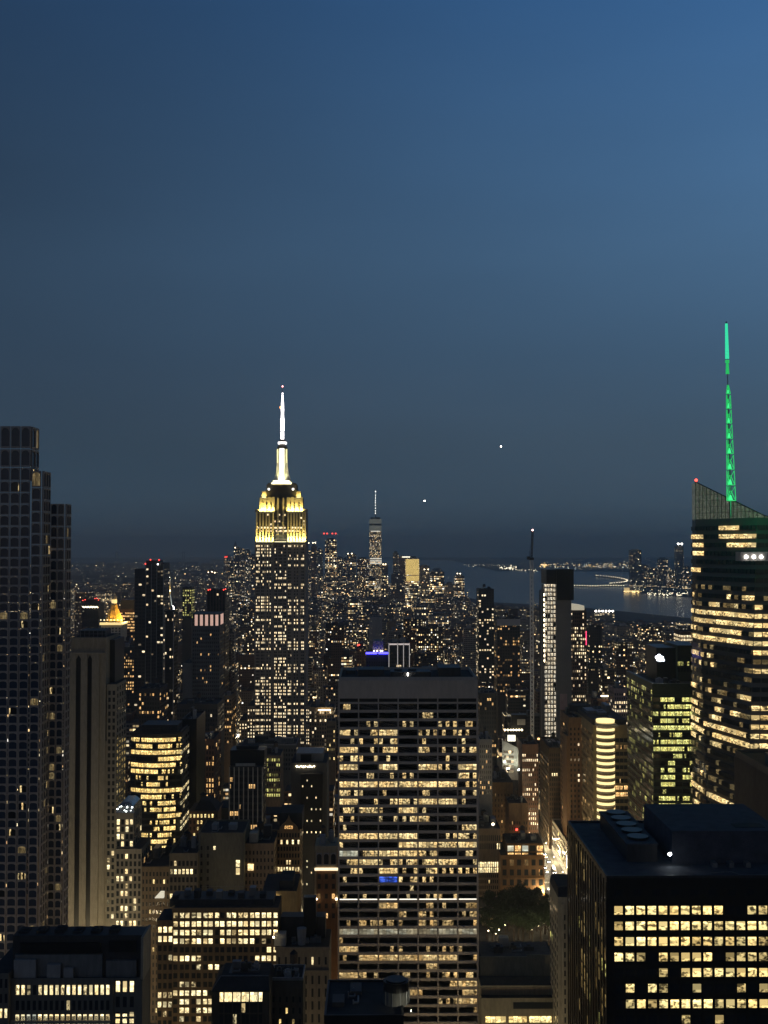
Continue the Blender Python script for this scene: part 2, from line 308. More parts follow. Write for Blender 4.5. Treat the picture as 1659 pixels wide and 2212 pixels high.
def finish(T):
    for name, b, mats, label in T.parts:
        if b.v:
            o = b.build(name, mats, T.root); b.made = o
            if b.under is not None and b.under.made: o.parent = b.under.made
            if label: o['label'] = label
    T.wall.build('wall', T.wallm, T.root) if T.wall.v else None
    if not T.w: return
    pts = proj(np.array([w[:3] for w in T.w]))
    def key(i):
        w = T.w[i]; vis = (-5 < pts[i][0] < 1664) and pts[i][1] < min(T.yb + 5, 2216)
        return (0 if vis else 1, -(w[4] * w[5]) * (1.0 if w[3] == 0 else .4) * (1.0 if w[8] not in '0' else .7))
    order = sorted(range(len(T.w)), key=key)
    loc = T.root.location; rest = MB(); mats = []; idx = {}
    first = order[:100] if len(order) > 100 else order
    for i in first:
        x, y, z, a, w, h, t, m, ch, ms = T.w[i]
        o = bpy.data.objects.new('window', ms(m) if ms else wmesh(m)); COL.objects.link(o); o.parent = T.root
        o.location = (x - loc[0], y - loc[1], z - loc[2]); o.rotation_euler = (0, 0, a); o.scale = (w, t, h)
    for i in order[len(first):]:
        x, y, z, a, w, h, t, m, ch, ms = T.w[i]
        if m.name not in idx: idx[m.name] = len(mats); mats.append(m)
        rest.pane(x, y, z, a, w, h, t, idx[m.name])
    if rest.v:
        tag(rest.build('window', mats, T.root), kind='stuff')
def parapet(T, h=1.2, t=.5, box=None, Z=None, mat=None):
    X0, X1, Y0, Y1 = box or (T.X0, T.X1, T.Y0, T.Y1); Z = Z or T.Z
    b = part(T, 'parapet', mat or T.wallm[0]); z0 = Z - .02; e = .03
    b.box(X0 - e, X1 + e, Y0 - e, Y0 + t, z0, Z + h); b.box(X0 - e, X1 + e, Y1 - t, Y1 + e, z0, Z + h)
    b.box(X0 - e, X0 + t, Y0 + t + .01, Y1 - t - .01, z0, Z + h - .02); b.box(X1 - t, X1 + e, Y0 + t + .01, Y1 - t - .01, z0, Z + h - .02)
def rooftop(T, n=3, box=None, Z=None, tank=True, hmax=6):
    X0, X1, Y0, Y1 = box or (T.X0, T.X1, T.Y0, T.Y1); Z = Z or T.Z; R = T.rng; W, H = X1 - X0, Y1 - Y0
    for i in range(n):
        w, d, h = W * R.uniform(.1, .28), H * R.uniform(.15, .3), R.uniform(1.5, hmax)
        x = X0 + W * (.1 + .8 * (i + .5) / n) - w / 2; y = Y0 + R.uniform(.1, .6) * H
        b = part(T, R.choice(['roof_bulkhead', 'cooling_unit']), M_[R.choice(['dark', 'conc', 'steel'])]); b.box(x, x + w, y, y + d, Z - .05, Z + h)
        if R.random() < .6: b.cyl(x + w / 2, y + d / 2, min(w, d) * .3, Z + h - .02, Z + h + .8, n=10)
    if n > 1:
        b = part(T, 'roof_duct', M_['steel'])
        for i in range(n + 1):
            x, y = X0 + W * R.uniform(.1, .8), Y0 + H * R.uniform(.08, .7); l1, l2 = W * R.uniform(.06, .2), H * R.uniform(.1, .25)
            b.bar((x, y, Z + .45), (x + l1, y, Z + .45), .32); b.bar((x + l1, y, Z + .45), (x + l1, y + l2, Z + .45), .32); b.bar((x, y, Z - .05), (x, y, Z + 1.0 + R.random()), .22, n=6)
    if tank:
        b = part(T, 'water_tank', M_['wood']); x, y = X0 + W * R.uniform(.3, .7), Y0 + H * .75; r = min(2.2, W * .12)
        lg_ = part(T, 'tank_stand', M_['steel'], under=b)
        for sx in (-1, 1):
            for sy in (-1, 1): lg_.bar((x + sx * r * .6, y + sy * r * .6, Z - .1), (x + sx * r * .6, y + sy * r * .6, Z + 3), .12)
        b.cyl(x, y, r, Z + 3, Z + 6.5, n=12, bot=True); part(T, 'tank_roof', M_['roof'], under=b).cyl(x, y, r * 1.06, Z + 6.5, Z + 8, n=12, r2=.1)
def lampdot(T, name, p, r, mat): part(T, name, mat).ball(p, r, n=8, m=4)
def piers(T, box, zlo, zhi, cols, w, d, face='N'):
    X0, X1, Y0, Y1 = box[:4]
    for c in range(cols + 1):
        if face == 'N':
            x = X0 + (X1 - X0) * c / cols; T.wall.box(x - w / 2, x + w / 2, Y0 - d, Y0 + .2, zlo, zhi)
        else:
            y = Y0 + (Y1 - Y0) * c / cols; xx = X1 if face == 'W' else X0; T.wall.box(xx - d, xx + d, y - w / 2, y + w / 2, zlo, zhi)
def bands(T, box, ztop, rows, pz, h, d, off=0):
    X0, X1, Y0, Y1 = box[:4]
    for r in range(rows + 1):
        z = ztop - r * pz + off; T.wall.box(X0 + .02, X1 - .02, Y0 - d, Y0 + .2, z - h / 2, z + h / 2)
# arched window: stone surround and a set-back pane
def arch_geo():
    inn = []; K = 6; hw, sh = .425, .24
    inn += [(-hw, -.41), (hw, -.41)]
    for i in range(K + 1):
        a = math.pi * i / K; inn.append((hw * math.cos(a), sh + .19 * math.sin(a)))
    out = [(-.5, -.5), (.5, -.5)]
    for i in range(K + 1):
        a = math.pi * i / K; x = math.cos(a) * .75; out.append((max(-.5, min(.5, x)), .5))
    out[2] = (.5, .5); out[-1] = (-.5, .5)
    return inn, out
def add_arch(mb, cx, cy, cz, ang, w, h, t, mp, mf):
    inn, out = arch_geo(); ca, sa_ = math.cos(ang), math.sin(ang)
    R = lambda x, y, z: (cx + x * w * ca - y * t * sa_, cy + x * w * sa_ + y * t * ca, cz + z * h)
    n = len(inn)
    for i in range(n):
        j = (i + 1) % n
        mb.face([R(out[i][0], -.5, out[i][1]), R(out[j][0], -.5, out[j][1]), R(inn[j][0], -.5, inn[j][1]), R(inn[i][0], -.5, inn[i][1])], mf)
        mb.face([R(inn[i][0], -.5, inn[i][1]), R(inn[j][0], -.5, inn[j][1]), R(inn[j][0], -.1, inn[j][1]), R(inn[i][0], -.1, inn[i][1])], mf)
    mb.face([R(p[0], -.1, p[1]) for p in inn], mp, uv=[(p[0] + .5, p[1] + .5) for p in inn])
    b = [(-.5, -.5), (.5, -.5), (.5, .5), (-.5, .5)]
    for i in range(4):
        a, c = b[i], b[(i + 1) % 4]; mb.face([R(c[0], -.5, c[1]), R(a[0], -.5, a[1]), R(a[0], .5, a[1]), R(c[0], .5, c[1])], mf)
_am = {}
FRAME = surf('bronze_window_surround', (.37, .335, .31), var=.18)
def arch_mesh(mat):
    if mat.name not in _am:
        b = MB(); add_arch(b, 0, 0, 0, 0, 1, 1, 1, 1, 0); o = b.build('window', [FRAME, mat]); _am[mat.name] = o.data; bpy.data.objects.remove(o)
    return _am[mat.name]

def flood(name, p, tgt, power, size, col, label, angle=None):
    """a small floodlight: housing, glowing lens and its own light"""
    e = empty(name, p, label, 'floodlight', None); d = (Vector(tgt) - Vector(p)).normalized(); s_ = size
    h = MB(); h.bar(Vector(p), Vector(p) + d * s_ * .8, s_ * .5, n=8); h.bar(Vector(p), Vector(p) - Vector((0, 0, s_)), s_ * .15); h.build('housing', M_['black'], e)
    g = MB(); g.ball(Vector(p) + d * s_ * .8, s_ * .55, n=8, m=5); g.build('lens', glow('flood_lens', col, 12), e)
    l = bpy.data.lights.new('floodlight', 'SPOT'); l.energy = power; l.color = col; l.spot_size = angle or D2R(110); l.spot_blend = .6; l.shadow_soft_size = s_ * .4
    o = bpy.data.objects.new('bulb', l); COL.objects.link(o); o.parent = e; o.location = d * s_ * 1.6; o.rotation_euler = d.to_track_quat('-Z', 'Y').to_euler()
    return e
# ---- left: tall stepped tower of arched windows
T = bl('arched_window_tower', 'tall stepped stone tower with rows of dark arched windows at the left edge', 1, 67, 917, 560, 14, 'dark', 2005, 'the tower of arched windows')
T.wallm = [surf('dark_bronze_wall', (.05, .043, .04), var=.25), M_['roof']]
X0 = P(-60, 917, 560)[0]; Z1 = T.Z; X67 = T.X1; T.wall = MB()
T.wall.box(X0, X67, 560, 574, 0, Z1, 0, 1); VB = (X67 + .02, P(93.5, 1014, 558)[0], 558, 571, P(93, 1014, 558)[2]); VC = (VB[1] + .02, P(143, 1081, 570)[0], 570, 580, P(130, 1081, 570)[2])
for v in (VB, VC): T.wall.box(*v[:4], 0, v[4], 0, 1); HERO.append((v[:4], v[4], 2005, None))
PA = {**PAL['wide'], '0': winmat('sky_reflecting_glass', (0, 0, 0), 0, base=(.03, .043, .075))}  # the blue reflection of the sky is put into this glass's base colour
def dark520(r, c):
    q = T.rng.random(); return '1' if q < .05 else '2' if q < .062 else 'd' if q < .11 else '0'
def arch_rows(box, face, ztop, cols, u0, u1, tops, pat=dark520):
    L_ = (box[1] - box[0]) if face == 'N' else box[3] - box[2]; z = ztop
    for r, h in enumerate(tops):
        if z - h < 5: break
        du = (u1 - u0) * L_ / cols
        for c in range(cols):
            q = u0 * L_ + (c + .5) * du
            if face == 'N': x, y = box[0] + q, box[2] + .25
            else: x, y = box[1] - .25, box[2] + q
            T.w.append((x, y, z - h / 2, ANG[face], du * .9, h * .96, 1.0, PA[pat(r, c)], pat(r, c), arch_mesh))
        z -= h
hs = [11.2, 9.0, 6.6, 5.6, 5.6, 5.4, 5.3, 5.2] + [5.2, 4.9, 4.6, 4.4, 4.4] + [4.15] * 52
colw = 22 * MPP(560)
boxA = (X67 - 4 * colw, X67, 560, 574); arch_rows(boxA, 'N', Z1 - .6, 4, 0, 1, hs)
boxS = (0, X67, 560, 574); arch_rows(boxS, 'W', Z1 - .6, 2, .1, .95, hs[:3])
arch_rows((VB[0] + 1.0, VB[1] - .9, VB[2], VB[3]), 'N', VB[4] - .6, 1, 0, 1, [8.2, 6.0] + hs[4:]); arch_rows((0, VB[1], VB[2], VB[3]), 'W', VB[4] - .6, 3, .04, .96, [8.2, 6.0] + hs[4:])
arch_rows((VC[0] + .3, VC[1] - .8, VC[2], VC[3]), 'N', VC[4] - 1.6, 2, 0, 1, [5.6] * 4 + hs[6:]); arch_rows((0, VC[1], VC[2], VC[3]), 'W', VC[4] - 1.6, 2, .1, .9, [5.6] * 4 + hs[6:])
b = part(T, 'louvre_band', M_['black'])
for (bx, zs) in (((boxA[0] + colw * 2, X67), (1181, 1690, 1960)), ((VB[0] + .3, VB[1]), (1168, 1660, 1928)), ((VC[0], VC[1]), (1245, 1560, 1660)), ((boxA[0], boxA[0] + 2 * colw), (1209, 1590, 1830))):
    for q in zs:
        z = P(80, q, 560)[2]; yy = 558 if bx[0] > X67 and bx[0] < VB[1] - 1 else 570 if bx[0] >= VB[1] else 560
        b.box(bx[0], bx[1], yy - .45, yy + .1, z - 2.3, z + 2.3, bot=True)
b = part(T, 'corner_pier', FRAME)
for x, y, z in ((X67, 560, Z1), (VB[1], 558, VB[4]), (VC[1], 570, VC[4])): b.box(x - .7, x + .12, y - .5, y + .4, 0, z + .4)
for k in (2,): b.box(X67 - k * colw - .5 - .1, X67 - k * colw + .4, 559.4, 560.2, 0, Z1 + .3)
b = part(T, 'parapet', FRAME); b.box(X0, X67 + .3, 559.6, 561, Z1 - .1, Z1 + .9); b.box(VB[0], VB[1] + .3, 557.6, 559, VB[4] - .1, VB[4] + .7); b.box(VC[0], VC[1] + .2, 569.6, 571, VC[4] - .1, VC[4] + .7)
def fin_arch(T):
    # the remaining arched windows go into one mesh
    pts = proj(np.array([w[:3] for w in T.w])); loc = T.root.location
    order = sorted(range(len(T.w)), key=lambda i: (0 if 0 < pts[i][0] < 1659 and pts[i][1] < 2005 else 1, 0 if T.w[i][8] != '0' else 1, -T.w[i][4] * T.w[i][5]))
    rest = MB(); mats = [FRAME]
    for k, i in enumerate(order):
        x, y, z, a, w, h, t, m, ch, ms = T.w[i]
        if k < 100:
            o = bpy.data.objects.new('window', arch_mesh(m)); COL.objects.link(o); o.parent = T.root; o.location = (x - loc[0], y - loc[1], z - loc[2]); o.rotation_euler = (0, 0, a); o.scale = (w, t, h)
        else:
            if m not in mats: mats.append(m)
            add_arch(rest, x, y, z, a, w, h, t, mats.index(m), 0)
    tag(rest.build('window', mats, T.root), kind='stuff'); T.w = []
fin_arch(T)

# ---- grey limestone tower with three black vertical slots
T = bl('striped_limestone_tower', 'pale limestone tower with black full-height vertical slots beside the arched window tower', 154, 229, 1377, 680, 33, 'stone', 2005, 'the limestone tower with black slots')
Z420 = P(180, 1424, 680)[2]; Zlow = 20
b = part(T, 'dark_slot', M_['black'])
for xa, xb in ((176, 186.5), (200.5, 210), (153, 160)):
    b.box(P(xa, 0, 680)[0], P(xb, 0, 680)[0], 679.88, 680.1, Zlow, Z420); 
    xm = (P(xa, 0, 680)[0] + P(xb, 0, 680)[0]) / 2; w = (P(xb, 0, 680)[0] - P(xa, 0, 680)[0]) / 2
    b.face([(xm - w, 679.88, Z420), (xm + w, 679.88, Z420), (xm, 679.88, Z420 + 2.4)])
for xa, xb in ((160, 176), (186.5, 200.5), (210, 226)): T.wall.box(P(xa, 0, 680)[0], P(xb, 0, 680)[0], 679.2, 679.9, Zlow, Z420 + 3)
T.wall.box(T.X0 - .2, T.X1 + .2, 679, 679.95, Z420 + 3.02, Z420 + 4)
for k in range(13):
    x = T.X0 + (T.X1 - T.X0) * (k + .5) / 13; T.wall.box(x - .25, x + .25, 679.6, 680.1, Z420 + 4, T.Z - .5)
b = part(T, 'roof_railing', M_['steel'])
for k in range(9):
    x = T.X0 + (T.X1 - T.X0) * k / 8; b.bar((x, 681, T.Z), (x, 681, T.Z + 4), .12)
b.bar((T.X0, 681, T.Z + 4), (T.X1, 681, T.Z + 4), .15); b.bar((T.X0, 681, T.Z + 2), (T.X1, 681, T.Z + 2), .1)
b = part(T, 'roof_bulkhead', M_['dark']); b.box(T.X0 + 2, T.X1 - 3, 690, 706, T.Z - .05, T.Z + 3.5)
wing = vol(T, 231, 252, 1478, 681, 26); w2 = (wing[0], wing[1], wing[2], wing[3])
b = part(T, 'upper_block', M_['dark']); b.box(T.X1 + .03, P(258, 0, 690)[0], 690, 716, wing[4] - .1, P(240, 1382, 690)[2])
grid(T, 'N', wing[4] - 3, 2, 33, 4.05, .55, .62, rnd(T, .1, hot=.1, chars='331d'), PAL['pale'], box=w2, u0=0.05, u1=.95)
grid(T, 'W', wing[4] - 1, 4, 33, 4.05, .5, .62, rnd(T, .07, hot=.1, chars='33d'), PAL['pale'], box=w2)
vol(T, 200, 231, 1600, 680.6, 30, reg=False)
finish(T)

for k_, xx in enumerate((-182, -160)): flood('facade_floodlight', (xx, 606, 6), (xx + 6, 680, 112), 62000, .9, (1, .8, .45), ['left street floodlight warming the slotted limestone tower', 'right street floodlight warming the slotted limestone tower'][k_], D2R(100))  # out-of-view lights added to give the tower its warm glow from below
# ---- small setback building with lit crown
T = bl('setback_office_block', 'slender stone block with a glinting lit metal crown in front of the golden office slab', 251, 289, 1752, 645, 22, 'stone', 2005, 'the block with the glinting crown')
b0 = vol(T, 250, 306, 1834, 642, 26)
R2 = T.rng
grid(T, 'N', T.Z - 4, 4, 6, 4.0, .62, .7, ['3 33 '.replace(' ', '0'), '3030', '3300', '0303', '0330', '0000'], PAL['pale'])
grid(T, 'W', T.Z - 4, 4, 6, 4.0, .5, .7, rnd(T, .05), PAL['pale'])
grid(T, 'N', b0[4] - 2, 6, 12, 4.05, .55, .66, ['003000', '000000', '002000', '330200', '001000', '033000', '000030', '033010', '002000', '330330', '000100', '003300'], PAL['pale'], box=b0)
grid(T, 'W', b0[4] - 2, 5, 12, 4.05, .5, .66, rnd(T, .22, hot=.2, chars='23d'), PAL['orng'], box=b0)
b = part(T, 'metal_crown', surf('crown_steel', (.55, .56, .55), rough=.25, metal=.9, var=.6, scale=.9)); cx = (T.X0 + T.X1) / 2
pol = lambda k, dy=0: [(T.X0 + k, 645 + k + dy), (T.X1 - k, 645 + k + dy), (T.X1 - k, 667 - k), (T.X0 + k, 667 - k)]
b.prism(pol(-.3), T.Z - 1, T.Z + 2.4, poly2=pol(.4)); b.prism(pol(1.0), T.Z + 2.4, T.Z + 4.4, poly2=pol(2.6))
for k in range(7):
    x = T.X0 + .4 + (T.X1 - T.X0 - .8) * k / 6; b.bar((x, 644.6, T.Z - 1), (cx + (x - cx) * .7, 647, T.Z + 5), .16)
lm = part(T, 'crown_light', glow('cool_crown_light', (.9, 1, .95), 7)); R_ = random.Random(5)
for k in range(10): lm.ball((T.X0 + R_.uniform(.5, 9.3), 644.4, T.Z + R_.uniform(-.3, 3)), R_.uniform(.18, .4), n=6, m=4)
finish(T)

# ---- golden curtain-wall slab
T = bl('golden_office_slab', 'brightly lit golden glass office slab with eighteen glowing floors left of centre', 280, 391, 1586, 760, 34, 'dark', 1832, 'the golden office slab', body=False)
poly = []; n = 10
for i in range(n + 1):
    u = i / n; poly.append((T.X0 + (T.X1 - T.X0) * u, 760 + 5.0 * (2 * u - 1) ** 2))
T.wall.prism(poly + [(T.X1, 794), (T.X0, 794)], 0, T.Z, 0, 1)
pats = ['223333332', '023323322', '333333333', '000013333', '333333332', '333332220', '012113210', '012331100', '333333333', '023332121', '012213320', '002222330', '000013333', '001222320', '001222330', '003213320', '023333320', '023323320']
pz = 13.5 * MPP(760)
for r, s_ in enumerate(pats):
    z = T.Z - 2.6 - (r + .5) * pz + .8
    for c in range(9):
        u = (c + .5) / 9; x = T.X0 + (T.X1 - T.X0) * u; y = 760 + 5.0 * (2 * u - 1) ** 2; a = math.atan2(5.0 * 4 * (2 * u - 1), (T.X1 - T.X0))
        T.w.append((x, y - .1, z, a, (T.X1 - T.X0) / 9 * .985, pz * .6, .6, PAL['gold'][s_[c]], s_[c], None))
pan = part(T, 'spandrel_band', M_['bronze'])
grid(T, 'W', T.Z - 2.2, 4, 20, pz, .7, .5, rnd(T, .45, hot=.3, chars='12'), PAL['pale'])
b = part(T, 'roof_screen', M_['dark']); b.box(T.X0 + 6, T.X1 - 4, 770, 790, T.Z - .05, T.Z + 4.5); b.box(T.X0 + 10, T.X0 + 18, 768, 769.9, T.Z - .05, T.Z + 2.5)
parapet(T, 1.0, box=(T.X0 + 1, T.X1 - 1, 766, 793)); pan.box(T.X0 - .1, T.X1 + .1, 765.2, 766, T.Z - 1.5, T.Z + .2)
finish(T)
T = bl('black_slab_building', 'plain black windowless slab standing right behind the golden office slab', 393, 425, 1557, 800, 40, 'black', 1830, 'the black slab'); rooftop(T, 2, tank=False); parapet(T)
grid(T, 'N', T.Z - 30, 3, 22, 4.0, .5, .3, rnd(T, .14, chars='3d', cold=' '), PAL['pale'], u0=.02, u1=.5); finish(T)

# ---- the amber-column building, the mullioned one and their neighbours
T = bl('amber_window_building', 'brown brick building with a vertical run of amber windows behind the black slab', 426, 463, 1600, 900, 40, 'brick', 1716, 'the amber window building')
grid(T, 'N', T.Z - 3, 6, 12, 4.2, .5, .62, rnd(T, .42, hot=.3, chars='233o'), PAL['orng']); grid(T, 'W', T.Z - 3, 5, 12, 4.2, .5, .62, rnd(T, .2), PAL['orng']); rooftop(T, 2); parapet(T)
b = part(T, 'penthouse_light', WARML); b.box(T.X0 + .4, T.X0 + 6, 899.6, 900.4, T.Z + .4, T.Z + 2.2, bot=True); finish(T)
T = bl('mullioned_office_building', 'mid-height office block with white vertical mullions and a black penthouse', 496, 567, 1657, 700, 22, 'dark', 1820, 'the white-mullioned block')
w = T.X1 - T.X0; pn = part(T, 'mullion', M_['pale'])
for c in range(8): x = T.X0 + w * c / 7; pn.box(x - .32, x + .32, 699.3, 700.15, 0, T.Z)
T.wall.box(T.X0 - .1, T.X1 + .1, 699.5, 700.1, T.Z - 1.0, T.Z + .5)
pt = ['00000000000000', 'o1000000000000', '10000000ooo000', '00000000000000', '00000000000000', '00001000000000', '3o3o0000000000', '00000000010000', '000000000o3o00', '00000000000000', '000000000o3300', '00000000000000', '00000000000000']
grid(T, 'N', T.Z - 1.4, 14, 13, 4.05, .8, .62, lambda r, c: pt[r][c] if r < 13 else '0', PAL['orng']); grid(T, 'W', T.Z - 1.4, 4, 12, 4.05, .6, .6, '', PAL['orng'])
b = part(T, 'penthouse', M_['black']); b.box(T.X0 - .5, T.X1 + .6, 706, 722, T.Z - .05, T.Z + 9); b2 = part(T, 'penthouse_roof', M_['roof']); b2.box(T.X0 + 3, T.X1 - 4, 709, 719, T.Z + 9.01, T.Z + 11)
part(T, 'parapet', M_['pale']).box(T.X0 + 3.5, T.X1 - 4.5, 700.4, 701.4, T.Z + .51, T.Z + 2)
finish(T)
T = bl('red_brick_walkup', 'squat red brick building with one row of lit attic windows left of the white-mullioned block', 408, 471, 1752, 720, 24, 'brick', 1820, 'the red brick block')
grid(T, 'N', T.Z - 1, 8, 7, 3.9, .45, .55, ['33333330', '00220200', '00100000', '03000000', '00000010', '00330000', '00000000'], PAL['one']); b = part(T, 'dark_roof', M_['roof']); b.prism([(T.X0 + 3, 722), (T.X1 - 1, 722), (T.X1 - 1, 742), (T.X0 + 3, 742)], T.Z - .05, T.Z + 5.5, poly2=[(T.X0 + 6, 726), (T.X1 - 6, 726), (T.X1 - 6, 738), (T.X0 + 6, 738)]); rooftop(T, 1); finish(T)
T = bl('lit_sign_box_block', 'low dark block with a bright white square opening beside the white-mullioned block', 471, 496, 1745, 735, 20, 'dark', 1820, None)
grid(T, 'N', T.Z - 6, 1, 6, 5.2, .8, .85, [' ', '3', ' ', 'd', ' ', '0'], PAL['pale']); finish(T)
T = bl('blank_grey_building', 'blank grey party-wall building with a bent drain pipe and two bright slot windows', 428, 527, 1803, 625, 30, 'conc', 1915, 'the blank grey wall')
T.wallm[0] = surf('stained_grey_stucco', (.15, .145, .11), var=.3)
pp = part(T, 'drain_pipe', M_['steel']); x0 = T.X0 - .35
pp.bar((x0 + 1.4, 624.6, T.Z), (x0 + 1.4, 624.6, T.Z - 20), .3, n=6); pp.bar((x0 + 1.4, 624.6, T.Z - 20), (x0 - .9, 624.6, T.Z - 23), .3, n=6); pp.bar((x0 - .9, 624.6, T.Z - 23), (x0 - .9, 624.6, 20), .3, n=6)
grid(T, 'N', T.Z - 5, 7, 16, 4.1, .34, .5, lambda r, c: ('0' if c in (0, 1) and r % 1 == 0 else '3' if (c == 2 and r == 0) else ' '), PAL['pale'])
for zz in (P(0, 1866, 625)[2], P(0, 1883, 625)[2]): T.w.append((P(521, 0, 625)[0], 624.9, zz, 0, 2.0, 3.4, .5, PAL['pale']['3'], '3', None))
parapet(T, 1.0); rooftop(T, 2, tank=False, hmax=3); finish(T)
T = bl('tan_annex_building', 'tan brick annex with mostly dark windows right of the blank grey wall', 528, 592, 1822, 632, 26, 'tan', 1950, 'the tan annex')
grid(T, 'N', T.Z - 3, 8, 12, 4.0, .4, .5, rnd(T, .07, chars='3od'), PAL['one']); grid(T, 'W', T.Z - 3, 5, 12, 4.0, .4, .5, rnd(T, .05), PAL['one']); b = part(T, 'lit_bulkhead', M_['pale']); b.box(P(545, 0, 634)[0], P(562, 0, 634)[0], 634, 640, T.Z - .05, T.Z + 5)
T.w.append((P(548, 0, 632)[0], 631.8, P(0, 1874, 632)[2], 0, 3, 3.4, .5, PAL['pale']['3'], '3', None)); rooftop(T, 2); finish(T)
T = bl('left_annex_building', 'stone building left of the blank grey wall with a short row of four bright windows', 366, 427, 1848, 618, 30, 'tan', 1960, 'the block left of the blank grey wall')
T.wallm[0] = surf('olive_grey_brick', (.2, .17, .12), var=.3)
grid(T, 'N', T.Z - 2, 7, 12, 4.3, .6, .6, ['0100000', '1233330', '0000000', '0000000', '3301000', '0100330', '0000200', '2100330', '0000000'], PAL['pale']); parapet(T); rooftop(T, 2); finish(T)
T = bl('gap_terrace_building', 'low terraced brick building with a slanting lit roof light right of the glinting crown block', 306, 366, 1872, 640, 40, 'brick', 2100, None)
T.wallm[0] = surf('umber_brick', (.16, .12, .08), var=.3)
grid(T, 'N', T.Z - 2, 8, 20, 4.1, .45, .55, rnd(T, .06, chars='d13'), PAL['one']); b = part(T, 'roof_light', glow('pale_rooflight', (1, .92, .7), .7)); xx = P(354, 0, 639)[0]
b.prism([(xx - 2, 637.5), (xx + 3, 637.5), (xx + 3, 639.9), (xx - 2, 639.9)], P(0, 1938, 640)[2], P(0, 1925, 640)[2], poly2=[(xx + 1, 638.5), (xx + 3, 638.5), (xx + 3, 639.9), (xx + 1, 639.9)]); rooftop(T, 2); finish(T)
T = bl('gabled_building', 'narrow brown brick building with an ogee gable and several rows of bright windows', 599, 648, 1793, 650, 24, 'brick', 1960, 'the ogee-gabled building')
T.wallm[0] = surf('ochre_brick', (.27, .18, .09), var=.25)
pt = ['00000000', '03030303'.replace('03', '03'), '00000000', '00000000', '00022000', '33223312', '00000000', '00000000', '33223322', '33322322', '00000033', '00000000']
grid(T, 'N', T.Z - 1, 8, 16, 3.75, .6, .62, lambda r, c: pt[r][c] if r < 12 else '0', PAL['pale']); grid(T, 'W', T.Z - 1, 4, 16, 3.75, .5, .6, rnd(T, .08), PAL['pale'])
g = part(T, 'gable', T.wallm[0]); c0 = (T.X0 + T.X1) / 2
prof = [(5.2, 0), (4.9, 1.5), (3.4, 3.2), (1.6, 4.6), (.7, 6.2), (0, 8.2)]
pl = [(c0 - a, h) for a, h in prof] + [(c0 + a, h) for a, h in reversed(prof[:-1])]
g.face([(x, 649.7, T.Z + h) for x, h in reversed(pl)][::-1]); g.face([(x, 651, T.Z + h) for x, h in pl][::-1])
for i in range(len(pl) - 1): a, c = pl[i], pl[i + 1]; g.face([(a[0], 649.7, T.Z + a[1]), (a[0], 651, T.Z + a[1]), (c[0], 651, T.Z + c[1]), (c[0], 649.7, T.Z + c[1])])
T.w.append((c0, 649.7, T.Z + 1.6, 0, 4.4, 1.8, .4, PAL['orng']['2'], '2', None)); b = part(T, 'dark_roof', M_['roof']); b.box(T.X0 + 1, T.X1 + 1, 652, 673, T.Z - .05, T.Z + 9)
finish(T)
T = bl('dark_speckled_tower', 'black tower dotted with tiny lights below a grey top with a lit arcade', 629, 706, 1648, 800, 40, 'dark', 1877, 'the black speckled tower')
ins = (P(653, 0, 795)[0], P(700, 0, 795)[0], 794, 800); b = part(T, 'front_shaft', M_['black']); b.box(*ins[:3], 799.95, 0, P(0, 1672, 795)[2])
grid(T, 'N', P(0, 1680, 795)[2], 5, 42, 3.9, .22, .3, rnd(T, .3, hot=.15, chars='33', cold='0'), PAL['pale'], box=ins)
T.wallm[0] = surf('slate_grey_panels', (.09, .09, .09), var=.2); pk = part(T, 'arcade_lamp', WARML)
for k in range(9): pk.ball((P(645 + 4.6 * k, 0, 800)[0], 799.5, P(0, 1656 + (k % 2), 800)[2]), .5 + .2 * (k % 3 == 0), n=6, m=4)
b = part(T, 'roof_block', M_['steel']); b.box(T.X0 + 3, T.X1 - 3, 806, 830, T.Z - .05, P(0, 1628, 806)[2]); b = part(T, 'roof_recess', M_['black']); b.box(P(653, 0, 805)[0], P(676, 0, 805)[0], 805, 805.95, T.Z, P(0, 1630, 805)[2]); finish(T)
T = bl('yellow_green_lit_building', 'small building with yellow-green lit windows behind the white-mullioned block', 566, 606, 1632, 930, 30, 'tan', 1690, 'the yellow-green lit block')
grid(T, 'N', T.Z - 1.5, 8, 8, 4.0, .55, .55, rnd(T, .62, hot=.5, chars='23d'), PAL['green']); rooftop(T, 2); finish(T)
T = bl('ornate_loft_building', 'ornate brown brick building with arched top windows and a glowing cornice beside the big slab', 682, 728, 1832, 600, 16, 'brick', 1950, 'the ornate lit-cornice building')
T.wallm[0] = surf('russet_brick', (.2, .1, .05), var=.25)
st = part(T, 'stone_top', surf('buff_stone', (.4, .32, .2), var=.2)); st.box(T.X0 - .4, T.X1 + .4, 599.3, 617, T.Z - 1.5, T.Z + 1.2); st.box(T.X0 - .1, T.X1 + .1, 599.6, 600.4, T.Z - 9.5, T.Z - 1.52)
co = part(T, 'glowing_cornice', glow('cornice_light', (1, .82, .5), 1.6, True)); co.box(T.X0 - .5, T.X1 + .5, 598.9, 599.55, T.Z - 11.2, T.Z - 9.9, bot=True)
for k in range(3): T.w.append((T.X0 + (T.X1 - T.X0) * (k + .5) / 3, 599.55, T.Z - 5.5, 0, 2.9, 6.4, .8, M_['glassd'], '0', arch_mesh))
grid(T, 'N', T.Z - 12, 3, 5, 5.0, .42, .5, ['000', '000', 'd03', '000', '0o0'], PAL['orng'])
st.box(T.X0 - .5, T.X0 + .4, 599.3, 600.3, T.Z - 30, T.Z - 9.52); st.box(T.X1 - .4, T.X1 + .5, 599.3, 600.3, T.Z - 30, T.Z - 9.52)
for x in (T.X0 + .4, T.X1 - .3): lampdot(T, 'corner_lamp', (x, 598.6, P(0, 1943, 599)[2]), .62, WARML)
